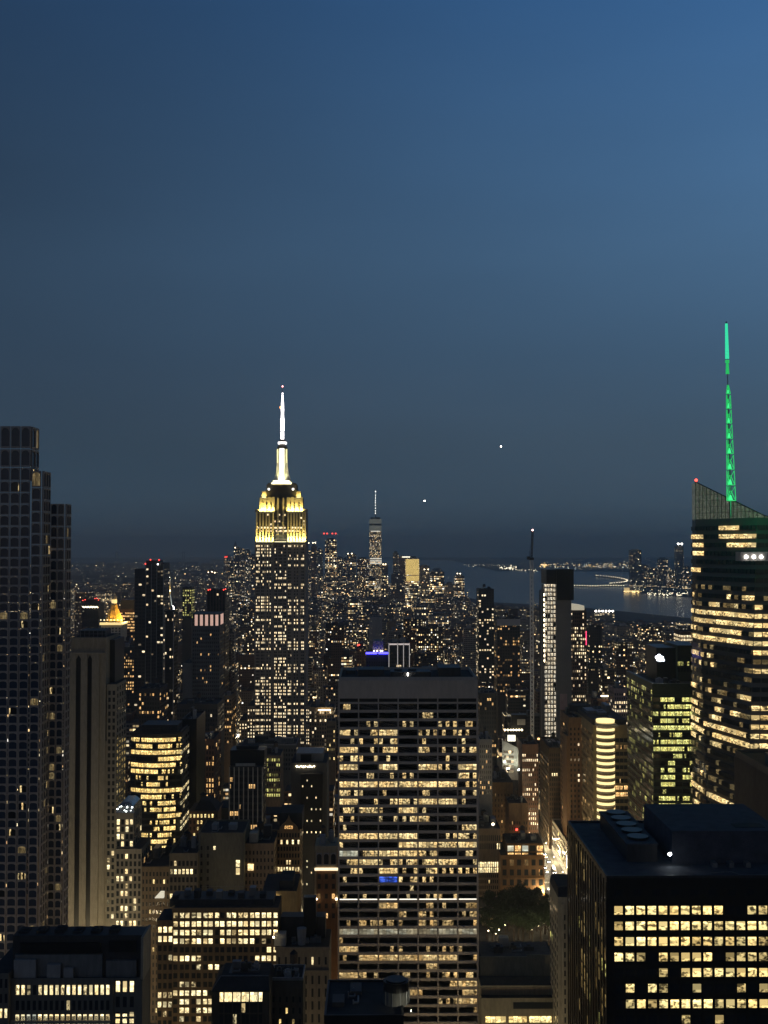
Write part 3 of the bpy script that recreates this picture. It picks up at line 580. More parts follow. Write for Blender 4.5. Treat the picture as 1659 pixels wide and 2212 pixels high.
rooftop(T, 2, Z=T.Z + 1.2); HW = [w for w in T.w if w[9]]; T.w = [w for w in T.w if not w[9]]; loc = T.root.location
for x, y, z, a, w, h, t, m, ch, ms in HW:
    o = bpy.data.objects.new('arched_window', arch_mesh(m)); COL.objects.link(o); o.parent = T.root; o.location = (x - loc[0], y - loc[1], z); o.scale = (w, t, h)
finish(T)

# ---- big front slab (centre)
T = bl('wide_grid_office_tower', 'big broad office slab with a pale travertine grid and seven window bays in the centre', 732, 1030.5, 1469, 560, 46, 'dark', 2212, 'the broad centre slab')
G = """1111000 0000100 0111021 2230222 1220202 3121212 2222112 3030323 1111002 3333332 2121211 3222331 2213100 2112210 1000002 3333022 1003323 w233202
1322222 2132222 10b2200 0001000 1111111 0031111 0002202 1211222 wwwwwww 2000000 3012111 1333332 0000200 3211222 0000023 2322101 3310023 0000001 0000000 0000222 1120321 0000000 0210021 1000000""".split()
pz = 18.38 * MPP(560); W = (T.X1 - T.X0); zt = P(0, 1517.5, 560)[2]
gr = part(T, 'travertine_grid', M_['trav']); y0 = 559.0
gr.box(T.X0 - .25, T.X1 + .25, y0 - .15, 562, P(0, 1509, 560)[2], T.Z)
b = part(T, 'louvre_band', M_['black']); b.box(T.X0 + .2, T.X1 - .2, 559.5, 559.95, zt + .2, P(0, 1509, 560)[2] - .02)
nr = 48
for r in range(nr + 1):
    z = zt - r * pz; gr.box(T.X0, T.X1, y0 + .1, 560.05, z - pz * .19, z + pz * .13 if r else z + .2, bot=True)
for c in range(8):
    x = T.X0 + W * c / 7; wd = .62 if c not in (0, 7) else .9; gr.box(x - wd / 2 - (.0 if c else -.2), x + wd / 2, y0 - .2, 560.04, 0, P(0, 1509, 560)[2] - .01)
grid(T, 'N', zt - pz * .03 + .0, 7, nr, pz, .93, .7, lambda r, c: G[r][c] if r < len(G) else '0', PAL['wide'], proud=.0)
for i, c0 in enumerate((1, 3, 5)): pass
led = part(T, 'lit_sill_strip', glow('sill_strip_light', (1, .93, .78), 1.5))
zz = zt - 22 * pz - pz * .82
for c in range(7): led.box(T.X0 + W * (c + .06) / 7, T.X0 + W * (c + .94) / 7, 559.3, 559.9, zz - .16, zz + .16, bot=True)
rf = part(T, 'roof_well', M_['roof']); rf.box(T.X0 + 2, T.X1 - 2, 563, 604, T.Z - .03, T.Z + .04)
b = part(T, 'roof_plant', M_['dark']); b.box(T.X0 + 9, T.X0 + 22, 575, 590, T.Z, T.Z + 3.4); b.box(T.X0 + 25, T.X0 + 45, 572, 586, T.Z, T.Z + 2.6); b.box(T.X0 + 49, T.X0 + 60, 576, 594, T.Z, T.Z + 4.2)
b.cyl(T.X0 + 29, 579, 2, T.Z + 2.6, T.Z + 3.4); b.cyl(T.X0 + 36, 579, 2, T.Z + 2.6, T.Z + 3.4); b.box(T.X0 + 3, T.X0 + 7.5, 585, 597, T.Z, T.Z + 2)
parapet(T, 1.4, .7, mat=M_['trav']); b = part(T, 'roof_lamp', WLAMP); b.box(P(880, 0, 571)[0] - .25, P(880, 0, 571)[0] + .25, 570.6, 571, T.Z + .8, T.Z + 2.2)
T.wallm[0] = M_['trav']; T.wall = MB(); T.wall.box(T.X0, T.X1, 560, 606, 0, T.Z, 0, 1)
finish(T)

# ---- bottom row of nearer roofs
T = bl('stone_block_with_lit_rows', 'grey stone block at bottom left with two full bright window rows under a dark roof', 20, 308, 2118, 400, 14, 'stone', 2212, 'the bottom left stone block')
T.wallm[0] = surf('grey_brick_wall', (.15, .14, .12), var=.25)
m = MPP(400); zr1 = P(0, 2121, 400)[2]
main = (P(52, 0, 400)[0], P(254, 0, 400)[0], 400, 414); rgt = (P(262, 0, 400)[0], P(306, 0, 400)[0], 400, 414)
rows = ['2310132321322333333'[:17], '0' * 17, '0' * 17, '33x3' and '33ww3333333333333', '0' * 17, 'd00d01d000d00d1d0']
ztop = P(0, 2122, 400)[2]
grid(T, 'N', ztop, 17, 3, 5.2, .55, .62, ['23102333233323333', '00000000010000000', '00000000d00000000'], PAL['pale'], box=main)
grid(T, 'N', P(0, 2186, 400)[2], 17, 3, 5.2, .58, .66, ['33ww3333333333333', 'd00d01d000d00d1d0', '0000d0000d0000000'], PAL['pale'], box=main)
grid(T, 'N', P(0, 2115, 400)[2], 3, 3, 5.2, .55, .68, ['333', '000', '001'], PAL['pale'], box=rgt); grid(T, 'N', P(0, 2184, 400)[2], 3, 2, 5.2, .58, .6, ['333', '132'], PAL['pale'], box=rgt)
b = part(T, 'ledge', M_['stone']); b.box(main[0] - 1, main[1] + .2, 399.2, 400.05, P(0, 2207, 400)[2] - .4, P(0, 2204, 400)[2]); b.box(rgt[0] - .3, rgt[1] + .4, 399.4, 400.05, P(0, 2198, 400)[2] - .3, P(0, 2196, 400)[2])
T.wall.box(P(256, 0, 400)[0], P(260, 0, 400)[0], 399.4, 400.05, 0, T.Z - .5); T.wall.box(T.X1 - .8, T.X1, 399.6, 400.05, 0, T.Z - .3)
left = vol(T, -25, 19, 2102, 398, 40, reg=False)
grid(T, 'N', left[4] - 1, 4, 6, 5.0, .5, .6, ['0000', '0000', '0033', '0000', '0022', '0000'], PAL['pale'], box=left)
zb = T.Z; ph = part(T, 'plant_penthouse', M_['dark']); zt_ = P(0, 2021, 404)[2]
ph.box(P(47, 0, 404)[0], T.X1 - .8, 404, 413.5, zb - .05, zt_, 0); sw_ = part(T, 'side_wall', M_['stone']); sw_.box(T.X1 - .75, T.X1 + .05, 400.4, 414.1, zb - .3, zt_ + .4)
sk = part(T, 'roof_screen', M_['steel']); sk.box(P(52, 0, 403)[0], P(236, 0, 403)[0], 402.9, 403.95, zb - .05, P(0, 2062, 403)[2]); sk.box(P(244, 0, 403)[0], P(308, 0, 403)[0], 402.7, 403.95, zb - .05, P(0, 2075, 403)[2])
lv = part(T, 'louvre_band', M_['black']); lv.box(P(64, 0, 403)[0], P(232, 0, 403)[0], 402.4, 402.85, P(0, 2058, 403)[2], P(0, 2036, 403)[2]); lv.box(P(250, 0, 403)[0], P(306, 0, 403)[0], 402.4, 402.85, P(0, 2056, 403)[2], P(0, 2032, 403)[2])
for k in range(6):
    x = P(62 + k * 38, 0, 408)[0]; cu = part(T, 'cooling_unit', M_['roof']); cu.box(x, x + 3.2, 406, 411, zt_ - .02, zt_ + .7 + .3 * (k % 3)); cu.cyl(x + 1.6, 408.5, 1.1, zt_ + .7, zt_ + 1.2 + .3 * (k % 3), n=12)
for xa, xb, h in ((50, 96, 2102 - 30), (120, 148, 2082), (155, 175, 2090)):
    q = part(T, 'roof_bulkhead', M_['conc']); q.box(P(xa, 0, 401.2)[0], P(xb, 0, 401.2)[0], 400.9, 402.3, zb - .04, P(0, h + 2, 401)[2])
parapet(T, .7, .4, box=(P(22, 0, 400)[0], T.X1 - .9, 400, 414)); finish(T)

T = bl('warm_window_block', 'broad brown brick block at the bottom with long rows of warm bright windows', 374, 601, 1962, 505, 18, 'brick', 2212, 'the block of warm window rows')
T.wallm[0] = surf('warm_brown_brick', (.19, .13, .07), var=.3); lw = vol(T, 340, 374, 1988, 506, 16)
m = MPP(505)
R_ = ['3', '0']
seg = ['122122220222233333'.ljust(18, '0'), '133333333333333333', '333212303312333333', '321233303312330100', '000000000000000033', '233310000000003333', '000010330333010112', '000000000000000000', '011100000000000000', '333333000000000000', '033033330000000000', '033022330000000000', '010010000000000000', '001010010000000000']
grid(T, 'N', T.Z - 1.2, 18, 14, 19.8 * m * .92, .74, .6, lambda r, c: seg[r][c], PAL['pale'], gap=lambda c: .09 if c % 2 else -.09)
grid(T, 'N', lw[4] - 2, 3, 13, 4.0, .64, .6, ['333', '333', '000', '001', '000', '000', '000', '211', '221', '010', '000', '100', '000'], PAL['pale'], box=lw)
T.wall.box(T.X0 - .3, T.X1 + .3, 504.3, 505.05, T.Z - 1.0, T.Z + .3); piers(T, (T.X0, T.X1, 505, 555), 0, T.Z - 1, 9, .5, .45)
rb = part(T, 'roof_plant', M_['dark']); rb.box(P(378, 0, 508.5)[0], P(596, 0, 508.5)[0], 508.5, 521, T.Z - .04, P(0, 1944, 508.5)[2])
for k in range(9):
    q = part(T, 'cooling_unit', M_[('dark', 'steel', 'roof')[k % 3]]); x = P(384 + k * 23, 0, 512)[0]; zt_ = P(0, 1944, 508.5)[2]; q.box(x, x + 2.6, 510 + k % 2 * 4, 514 + k % 2 * 4, zt_ - .02, zt_ + 1.4 + (k * 7 % 5) * .5)
rails = part(T, 'roof_railing', M_['steel'])
for k in range(14): x = P(445 + k * 10, 0, 519)[0]; rails.bar((x, 519, zt_), (x, 519, zt_ + 2.6), .09)
rails.bar((P(445, 0, 519)[0], 519, zt_ + 2.6), (P(575, 0, 519)[0], 519, zt_ + 2.6), .1); finish(T)
T = bl('yellow_bulkhead_building', 'ochre blank bulkhead building lit from below behind the block of warm window rows', 566, 641, 1925, 570, 30, 'tan', 2040, 'the ochre bulkhead')
T.wallm[0] = surf('ochre_stucco', (.42, .3, .13), var=.25); b = part(T, 'dark_roof', M_['roof']); b.box(P(608, 0, 569)[0], P(636, 0, 569)[0], 572, 590, T.Z - .04, T.Z + 4.5)
for x in (575, 604): lampdot(T, 'wall_lamp', (P(x, 0, 569)[0], 569.4, P(0, 1940, 569)[2]), .45, WARML)
grid(T, 'N', T.Z - 4, 5, 3, 3.6, .3, .4, ['00d00', '00000', '00000'], PAL['one'], u0=0, u1=.6); finish(T)
T = bl('skylight_roof_building', 'near dark-roofed building at the bottom with one row of ten white windows', 457, 582, 2143, 430, 22, 'black', 2212, 'the dark roof with ten white windows')
T.wallm[0] = surf('sooty_wall', (.07, .06, .045), var=.3)
grid(T, 'N', P(0, 2143, 430)[2], 10, 4, 4.0, .82, .84, ['3333333333', '0000020000', '0001000000', '0000000000'], {**PAL['pale'], '3': PAL['pale']['3']}, u0=.14, u1=.88, gap=lambda c: .06 if c % 2 else -.06)
rp = part(T, 'sloped_roof', M_['roof']); zA, zB = P(0, 2141, 430)[2], P(0, 2112, 436)[2]
rp.prism([(T.X0, 430), (T.X1, 430), (T.X1, 452), (T.X0, 452)], zA, zB, poly2=[(T.X0 + 2.5, 437), (T.X1 - 1, 437), (T.X1 - 1, 451), (T.X0 + 2.5, 451)])
ca = part(T, 'roof_edge', M_['steel']); ca.bar((T.X0 + 2.5, 437, zB + .1), (T.X1 - 1, 437, zB + .1), .22); ca.bar((T.X0, 430, zA), (T.X0 + 2.5, 437, zB), .2)
zz = zB; q = part(T, 'roof_well', M_['black']); q.box(T.X0 + 5, T.X1 - 5, 440, 449, zz - .04, zz + .05); rooftop(T, 3, box=(T.X0 + 4, T.X1 - 3, 440, 450), Z=zz, tank=False, hmax=2.5)
sd = vol(T, 584, 655, 2118, 442, 14); parapet(T, 1.0, .5, box=sd[:4], Z=sd[4], mat=M_['steel']); rooftop(T, 3, box=sd[:4], Z=sd[4], tank=True, hmax=3)
grid(T, 'N', sd[4] - 5, 5, 6, 4.2, .3, .5, ['00000', '00200', '02010', '00000', '00000', '00000'], PAL['one'], box=sd); finish(T)
T = bl('grey_terrace_building', 'grey stone building with a cluttered roof terrace just left of the broad centre slab', 596, 711, 2047, 500, 24, 'stone', 2212, 'the grey roof-terrace building')
T.wallm[0] = surf('brown_grey_stone', (.19, .16, .12), var=.25)
T.wall.box(T.X0 - .4, T.X1 + .4, 499.3, 500.05, T.Z - .9, T.Z + .3); T.wall.box(T.X0 - .2, T.X1 + .2, 499.5, 500.05, T.Z - 10.2, T.Z - 9.5)
grid(T, 'N', T.Z - 3, 8, 1, 5.2, .3, .62, ['00000300'], PAL['pale']); grid(T, 'N', T.Z - 11, 8, 9, 5.4, .3, .66, ['00000000', '00000000', '000d0000', '00020000', '00010200', '00000020', '00000000'], PAL['one'])
tp = part(T, 'terrace_penthouse', M_['dark']); tp.box(P(612, 0, 512)[0], P(706, 0, 512)[0], 512, 519, T.Z - .04, P(0, 1982, 512)[2]); tp2 = part(T, 'stair_tower', M_['black']); tp2.box(P(660, 0, 508)[0], P(686, 0, 508)[0], 508, 511.9, T.Z - .04, P(0, 1940, 508)[2])
vt = part(T, 'pale_vent', M_['conc']); vt.cyl(P(656, 0, 504)[0], 504, 1.6, T.Z - .05, P(0, 2006, 504)[2], n=10, r2=2.1); lt = part(T, 'lit_parapet_box', M_['pale']); lt.box(P(598, 0, 502)[0], P(622, 0, 502)[0], 502, 507, T.Z, P(0, 2020, 502)[2])
lampdot(T, 'wall_lamp', (P(597, 0, 500)[0], 499.5, P(0, 2025, 500)[2]), .5, WARML); rooftop(T, 3, box=(T.X0 + 3, T.X1 - 2, 501, 511), tank=False, hmax=2.4); finish(T)

# ---- roof with the round tank, bottom centre
T = bl('bottom_dark_roof', 'dark roof edge cut by the bottom of the picture below the round tank', 700, 872, 2197, 320, 26, 'black', 2212, 'the dark roof at the bottom edge')
T.wallm[0] = M_['black']; rooftop(T, 2, box=(T.X0, T.X0 + 12, 321, 345), tank=False, hmax=1.2); parapet(T, .5)
finish(T)
tk = empty('round_roof_tank', (P(855, 0, 330)[0], 330, T.Z), 'round dark rooftop tank lit from below in front of the broad centre slab', 'water tank')
b = MB(); r = 27 * MPP(330); zt_ = P(0, 2118, 330)[2]; x = tk.location.x; b.cyl(x, 330, r, T.Z, zt_ - 2.6, n=28); b.build('tank_body', surf('dark_tank_steel', (.09, .09, .085), var=.25), tk)
b = MB(); b.cyl(x, 330, r * 1.04, zt_ - 2.59, zt_ - .2, n=28, bot=True, r2=r * 1.0); b.cyl(x, 330, r * .8, zt_ - .19, zt_ + .2, n=28); b.build('tank_cap', M_['black'], tk)
b = MB()
for i in range(10):
    a = 2 * math.pi * i / 10; b.bar((x + r * math.cos(a) * 1.02, 330 + r * math.sin(a) * 1.02, T.Z), (x + r * math.cos(a) * 1.02, 330 + r * math.sin(a) * 1.02, zt_ - 2.6), .1)
b.build('tank_rib', M_['steel'], tk)
flood('roof_floodlight', (P(889, 0, 321)[0], 321, P(0, 2186, 321)[2]), (x, 328, P(0, 2178, 330)[2]), 900, .5, (1, .95, .7), 'small bright floodlight at the foot of the round roof tank', D2R(120))

# ---- right: black office block with bluish plant roof
T = bl('black_office_block', 'black office block at bottom right with rows of square yellow windows', 1310, 1720, 1897, 330, 66, 'black', 2212, 'the black office block')
m = MPP(330); zr = P(0, 1969 - 8.8 - 16.5 * .5 + 1, 330)[2]
zr = P(0, 1952.5, 330)[2]
BP = ['222333323200113', '132223322132323', '223333212111313', '221021222011110', '000010222222222', '020210010001010', '012122323122233', '000000100100000', '000000000000000', '001000000000000']
x0w = P(1310 + 2.5, 0, 330)[0]; step = 23.85 * m
for r in range(26):
    for c in range(17):
        ch = BP[r][c % 15] if r < len(BP) else '0'
        T.w.append((x0w + (c + .5) * step, 330 - .02 + .2, zr - (r + .5) * 33 * m, 0, 17.8 * m, 17.8 * m, .5, PAL['one'][ch], ch, None))
for c in range(9): T.w.append((x0w + (c * 1.7 + .5) * step, 330.15, P(0, 1931, 330)[2], 0, 2.2, 1.6, .4, PAL['wide']['0'], '0', None))
grid(T, 'E', P(0, 1950, 330)[2] + 4, 14, 26, 33 * m, .22, .8, lambda r, c: ('d' if (c + r * 2) % 7 < 4 and T.rng.random() < .35 else '0') if r not in (5, 9) else ('1' if T.rng.random() < .6 else 'd'), {**PAL['green'], 'd': PAL['gold']['d']})
piers(T, (T.X0, T.X1, 330, 396), 0, T.Z - 1, 16, .5, .25, 'E')
b = part(T, 'roof_surface', M_['roofw']); b.box(T.X0 + 1, T.X1 - 1, 331, 395, T.Z - .04, T.Z + .02)
parapet(T, .7, .6, mat=M_['dark'])
def Pz(x, y, z):   # picture point at a given height
    d = FV + RV * ((x - CX) / FOC) + UV_ * ((CY - y) / FOC); s = (z - CAMZ) / d[2]; return (d[0] * s, d[1] * s, z)
zt_ = T.Z; hA = zt_ + 9.5
c1 = part(T, 'cooling_tower', M_['dark']); xa = Pz(1355, 1862, zt_)[0]; xb = Pz(1420, 1862, zt_)[0]; yb_ = Pz(1390, 1862, zt_)[1]
hA = P(0, 1828, yb_)[2]; c1.box(xa, xb, yb_, yb_ + 42, zt_ - .02, hA); e1 = part(T, 'cooling_tower_top', M_['roofw']); e1.box(xa - .3, xb + .3, yb_ - .3, yb_ + 42.3, hA + .01, hA + .5, bot=True)
for k in range(5): f = part(T, 'cooling_fan', M_['black'], under=c1); f.cyl((xa + xb) / 2, yb_ + 6 + k * 8, (xb - xa) * .36, hA + .51, hA + 1.3, n=18)
c2 = part(T, 'plant_bulkhead', surf('blue_grey_membrane', (.055, .06, .08), var=.4, scale=.3, streak=False)); y2 = Pz(1450, 1866, zt_)[1]; hB = P(0, 1794, y2 + 2)[2]
c2.box(Pz(1452, 1866, zt_)[0], Pz(1690, 1866, zt_)[0], y2, y2 + 36, zt_ - .02, hB); hx = part(T, 'roof_hatch', M_['roof'], under=c2); hx.box(xb + 24, xb + 33, y2 + 4, y2 + 9, hB - .1, hB + .15)
for k in range(3): q = part(T, 'roof_vent', M_['steel']); q.box(Pz(1540 + 36 * k, 1875, zt_)[0], Pz(1550 + 36 * k, 1875, zt_)[0], Pz(1540, 1875, zt_)[1], Pz(1540, 1869, zt_)[1], zt_, zt_ + 1.4)
pp = part(T, 'roof_pipe', M_['steel']); a_ = Pz(1535, 1885, zt_ + .5); b_ = Pz(1580, 1883, zt_ + .5); c_ = Pz(1600, 1890, zt_ + .5); pp.bar(a_, b_, .12); pp.bar(b_, c_, .12); pp.bar(c_, (c_[0] + 14, c_[1], c_[2]), .12)
finish(T)
q = Pz(1445, 1872, zt_); flood('roof_floodlight', (q[0], q[1], P(0, 1841, q[1])[2]), (q[0] + 1, q[1] - 3, zt_), 160, 1.1, (.9, .97, 1), 'bright white floodlight on the plant roof of the black office block', D2R(140))

# ---- low building between slab and black block, pale pier building
T = bl('low_terraced_building', 'low flat-roofed stone building with wide yellow windows right of the centre slab', 1036, 1196, 2068, 560, 22, 'stone', 2212, 'the low flat-roofed block')
T.wallm[0] = surf('drab_stone', (.22, .2, .14), var=.25); m = MPP(560)
b = part(T, 'roof_surface', M_['roofw']); b.box(T.X0 + .8, T.X1 - .8, 560.8, 581.2, T.Z - .04, T.Z + .02)
dk = part(T, 'dark_recess', M_['black']); dk.box(P(1040, 0, 552)[0], P(1202, 0, 552)[0], 552, 559.98, 0, P(0, 2128, 552)[2])
f1 = vol(T, 1038, 1203, 2129, 540, 12, reg=False); f2 = vol(T, 1040, 1206, 2156, 536, 4, reg=False); m = MPP(536)
rl = part(T, 'arcade_frieze', M_['tan'])
for k in range(40): x = f1[0] + (f1[1] - f1[0]) * (k + .5) / 40; rl.box(x - .25, x + .25, 539.7, 540.1, f1[4] - 4.2, f1[4] - 1)
dw = part(T, 'dark_opening', M_['glassd']); dw.box(P(1102, 0, 535)[0], P(1200, 0, 535)[0], 535.8, 536.2, P(0, 2182, 536)[2], P(0, 2168, 536)[2], bot=True)
b = part(T, 'parapet', T.wallm[0]); b.box(P(1131, 0, 559)[0], P(1192, 0, 559)[0], 559.5, 560.3, P(0, 2078, 560)[2], T.Z + 1.2); b.box(T.X0, P(1131, 0, 559)[0] - .02, 559.5, 560.3, T.Z - 1, T.Z + .4)
for xa, xb in ((1043, 1086), (1092, 1130), (1135, 1182), (1187, 1206)):
    n = 4; X_a, X_b = P(xa, 0, 536)[0], P(xb, 0, 536)[0]
    for k in range(n if xb < 1200 else 2): T.w.append((X_a + (X_b - X_a) * (k + .5) / (n if xb < 1200 else 2), 536, P(0, 2205, 536)[2], 0, (X_b - X_a) / (n if xb < 1200 else 2) * .93, 2.7, .5, PAL['one']['3'], '3', None))
rooftop(T, 3, box=(T.X0 + 3, T.X1 - 4, 563, 581), tank=False, hmax=4); vb = part(T, 'pale_vent_box', M_['pale']); vb.box(P(1070, 0, 580)[0], P(1090, 0, 580)[0], 575, 580, T.Z, T.Z + 4); finish(T)
T = bl('pale_pier_building', 'slim pale stone building between the low flat roof and the black block', 1205, 1252, 1938, 520, 24, 'pale', 2212, 'the slim pale building')
T.wallm[0] = surf('weathered_stone', (.33, .3, .22), var=.25)
T.wall.box(T.X0 + 1.5, T.X0 + 2.6, 519.4, 520.1, 0, T.Z - 3); T.wall.box(T.X0 + 4.4, T.X0 + 5.4, 519.5, 520.1, 0, T.Z - 6); grid(T, 'N', T.Z - 7, 4, 18, 4.1, .5, .6, rnd(T, .03), PAL['one'], u0=.2); grid(T, 'E', T.Z - 5, 5, 18, 4.1, .4, .6, rnd(T, .1), PAL['green'])
b = part(T, 'sloped_roof', M_['roof']); b.prism([(T.X0, 520), (T.X1, 520), (T.X1, 544), (T.X0, 544)], T.Z - .03, T.Z + 4, poly2=[(T.X0 + .3, 522), (T.X1, 524), (T.X1, 542), (T.X0 + .3, 542)]); finish(T)

# ---- around the park: rows of buildings on its far side
T = bl('warm_brick_corner_block', 'warm brown brick corner block behind the dark trees with lit penthouse windows beside the avenue', 1082, 1176, 1848, 850, 40, 'brick', 1945, 'the brick corner block')
T.wallm[0] = surf('amber_brown_brick', (.22, .12, .05), var=.3)
grid(T, 'N', T.Z - 1.5, 6, 9, 7.2, .55, .6, ['0d0d00', '000001', '000000', '00d010', '000000', '000000', '000000', '000000', '000000'], PAL['orng'])
pn = vol(T, 1095, 1174, 1822, 853, 30, reg=False); grid(T, 'N', pn[4] - 1, 5, 2, 5.2, .82, .78, ['w3w03', '33303'], {**PAL['orng'], 'w': PAL['pale']['w']}, box=pn); T.wall.box(T.X0 - .3, T.X1 + .3, 849.3, 850.05, T.Z - .8, T.Z + .3); T.wall.box(T.X0 - .2, T.X1 + .2, 849.5, 850.04, T.Z - 17, T.Z - 16)
rooftop(T, 3, box=pn[:4], Z=pn[4]); finish(T)
T = bl('grey_arcade_building', 'grey-brown building with two rows of bright narrow windows right of the centre slab', 1032, 1081, 1790, 865, 40, 'tan', 1930, 'the two-row lit building')
grid(T, 'N', T.Z - 4, 11, 2, 6, .5, .7, ['00000000000', '00000000022'], PAL['pale']); grid(T, 'N', P(0, 1863, 865)[2], 11, 2, 4.2, .62, .85, ['33333333332', '33333332232'], PAL['pale']); grid(T, 'N', P(0, 1888, 865)[2], 11, 10, 4.2, .5, .6, rnd(T, .06), PAL['one'])
rooftop(T, 3); b = part(T, 'roof_light', WARML); b.ball((P(1060, 0, 866)[0], 866, T.Z + 3), 1.0, n=6, m=4); finish(T)
T = bl('park_side_restaurant', 'small lit pavilion with glowing amber windows in front of the trees by the centre slab', 1042, 1072, 1975, 800, 14, 'tan', 2060, None, cat='pavilion')
grid(T, 'N', T.Z - .5, 6, 4, 4.2, .6, .8, ['033333', '333333', '000033', '000003'], PAL['orng']); parapet(T, .6); rooftop(T, 2, tank=False, hmax=1.5); finish(T)
T = bl('brown_gable_wall_building', 'brown brick tower with rows of tiny lit windows left of the avenue', 1060, 1108, 1690, 930, 40, 'brick', 1830, 'the brown tower left of the avenue')
T.wallm[0] = surf('mud_brown_brick', (.2, .13, .07), var=.3); s1 = vol(T, 1099, 1140, 1735, 900, 24, reg=True)
grid(T, 'N', T.Z - 8, 7, 14, 4.2, .3, .5, rnd(T, .08), PAL['orng']); grid(T, 'N', s1[4] - 13, 8, 12, 4.4, .35, .55, ['02000300', '00000000', '01000000', '00010100', '02000010', '00010000', '00000000', '01000100', '0000010'], PAL['orng'], box=s1); T.wall.box(s1[0] + (s1[1] - s1[0]) * .66, s1[0] + (s1[1] - s1[0]) * .72, 899.4, 900.1, 0, s1[4] + .5)
b = part(T, 'red_signal_light', RED); b.ball((P(1110, 0, 899)[0], 899, P(0, 1794, 899)[2]), .9, n=6, m=4); rooftop(T, 2, box=s1[:4], Z=s1[4]); rooftop(T, 2); finish(T)
T = bl('small_window_brick_tower', 'brick tower with many small white windows beside the floodlit curved wall', 1128, 1163, 1722, 960, 36, 'brick', 1800, 'the brick tower of small white windows')
T2Z = P(0, 1612, 960)[2]; T.Z = T2Z; T.wall = MB(); T.wall.box(T.X0, T.X1, 960, 996, 0, T.Z, 0, 1)
grid(T, 'N', T.Z - 6, 8, 26, 4.0, .42, .52, rnd(T, .3, hot=.3, chars='33'), PAL['white']); rooftop(T, 2); parapet(T); finish(T)
T = bl('curved_lit_wall_building', 'building with a tall curved pale wall washed by white floodlights', 1085, 1128, 1612, 990, 30, 'dark', 1690, 'the floodlit curved wall', body=False)
pw = []; 
for i in range(9):
    u = i / 8; pw.append((T.X0 + (T.X1 - T.X0) * u, 990 - 6 * u * u))
T.Z = P(0, 1600, 990)[2]; zl = P(0, 1680, 990)[2]; T.wall.prism(pw + [(T.X1, 1020), (T.X0, 1020)], 0, zl - 2, 0, 1)
cwl = part(T, 'curved_wall', M_['pale'])
for i in range(8): 
    a, c = pw[i], pw[i + 1]; cwl.face([(a[0], a[1], zl - 2), (c[0], c[1], zl - 2), (c[0], c[1], T.Z - 8 * (i + 1) / 8), (a[0], a[1], T.Z - 8 * i / 8)]); cwl.face([(c[0], c[1] + 1, zl - 2), (a[0], a[1] + 1, zl - 2), (a[0], a[1] + 1, T.Z - 8 * i / 8), (c[0], c[1] + 1, T.Z - 8 * (i + 1) / 8)])
for i in (1, 2, 3, 4):
    for k in range(5): T.w.append((pw[i][0], pw[i][1] - .1, T.Z - 10 - k * 4, 0, 2.2, 2.2, .5, PAL['white']['d' if (i + k) % 3 else '3'], 'd', None))
lb = part(T, 'lit_roof_band', glow('roof_band_light', (1, .97, .75), 2)); lb.box(P(1092, 0, 996)[0], P(1108, 0, 996)[0], 996, 998, T.Z - 2, T.Z + 3, bot=True); bk = part(T, 'dark_block', M_['black']); bk.box(P(1100, 0, 1012)[0], P(1132, 0, 1012)[0], 1012, 1019, zl, P(0, 1545, 1012)[2]); bk2 = part(T, 'white_roof_box', M_['pale']); bk2.box(P(1112, 0, 1011)[0], P(1129, 0, 1011)[0], 1010.5, 1011.9, P(0, 1567, 1011)[2], P(0, 1555, 1011)[2])
for k in range(7): lampdot(T, 'arcade_lamp', (P(1086 + k * 6, 0, 1008)[0], 1008, P(0, 1578, 1008)[2]), .8, WARML)
finish(T)
for k, (px, py) in enumerate(((1098, 1665), (1122, 1668))):
    flood('wall_floodlight', P(px, py, 976), P(px - 6, 1625, 988), 6000, 2.2, (.92, 1, .9), ['left floodlight below the curved pale wall', 'right floodlight below the curved pale wall'][k], D2R(120))
T = bl('dark_brick_avenue_tower', 'dark brick tower with few rows of small lit windows right of the avenue', 1186, 1224, 1618, 1000, 57, 'brick', 1830, 'the dark brick avenue tower')
T.wallm[0] = surf('dusky_brick', (.11, .075, .045), var=.3)
grid(T, 'N', T.Z - 3, 8, 40, 4.2, .5, .6, lambda r, c: {4: '03330000', 5: '00000000', 15: '01112300', 16: '00000300', 26: '03233020', 27: '00323300', 28: '00000020', 33: '00320000', 36: '03033030'}.get(r, '00000000')[c], PAL['pale']); grid(T, 'E', T.Z - 8, 14, 40, 4.2, .5, .5, rnd(T, .16, hot=.2, chars='12d'), PAL['orng']); rooftop(T, 3); parapet(T); piers(T, (T.X0, T.X1, 1000, 1057), 0, T.Z - 2, 8, .7, .4); finish(T)
T = bl('brown_pier_tower', 'brown tower with tall vertical piers left of the building with the lit round bays', 1229, 1262, 1553, 930, 44, 'brick', 1780, 'the brown pier tower')
T.wallm[0] = surf('chestnut_brick', (.2, .12, .06), var=.3); piers(T, (T.X0, T.X1, 930, 974), 0, T.Z - 3, 4, 1.3, .8); grid(T, 'N', T.Z - 6, 4, 32, 4.1, .4, .5, rnd(T, .16, hot=.2, chars='33d'), PAL['white']); grid(T, 'E', T.Z - 6, 6, 30, 4.1, .4, .5, rnd(T, .15), PAL['orng']); rooftop(T, 2); parapet(T)
sp = vol(T, 1224, 1232, 1590, 928, 20, reg=False); finish(T)
T = bl('avenue_shop_row', 'low pale row of shopfronts glowing along the right side of the bright avenue', 1180, 1190, 1900, 845, 150, 'pale', 1935, None, X=(150.8, 168), Z=26)
grid(T, 'E', 25, 24, 6, 4.2, .6, .55, rnd(T, .3, hot=.3), PAL['one']); grid(T, 'N', 25, 4, 5, 4.2, .6, .55, rnd(T, .4), PAL['one'])
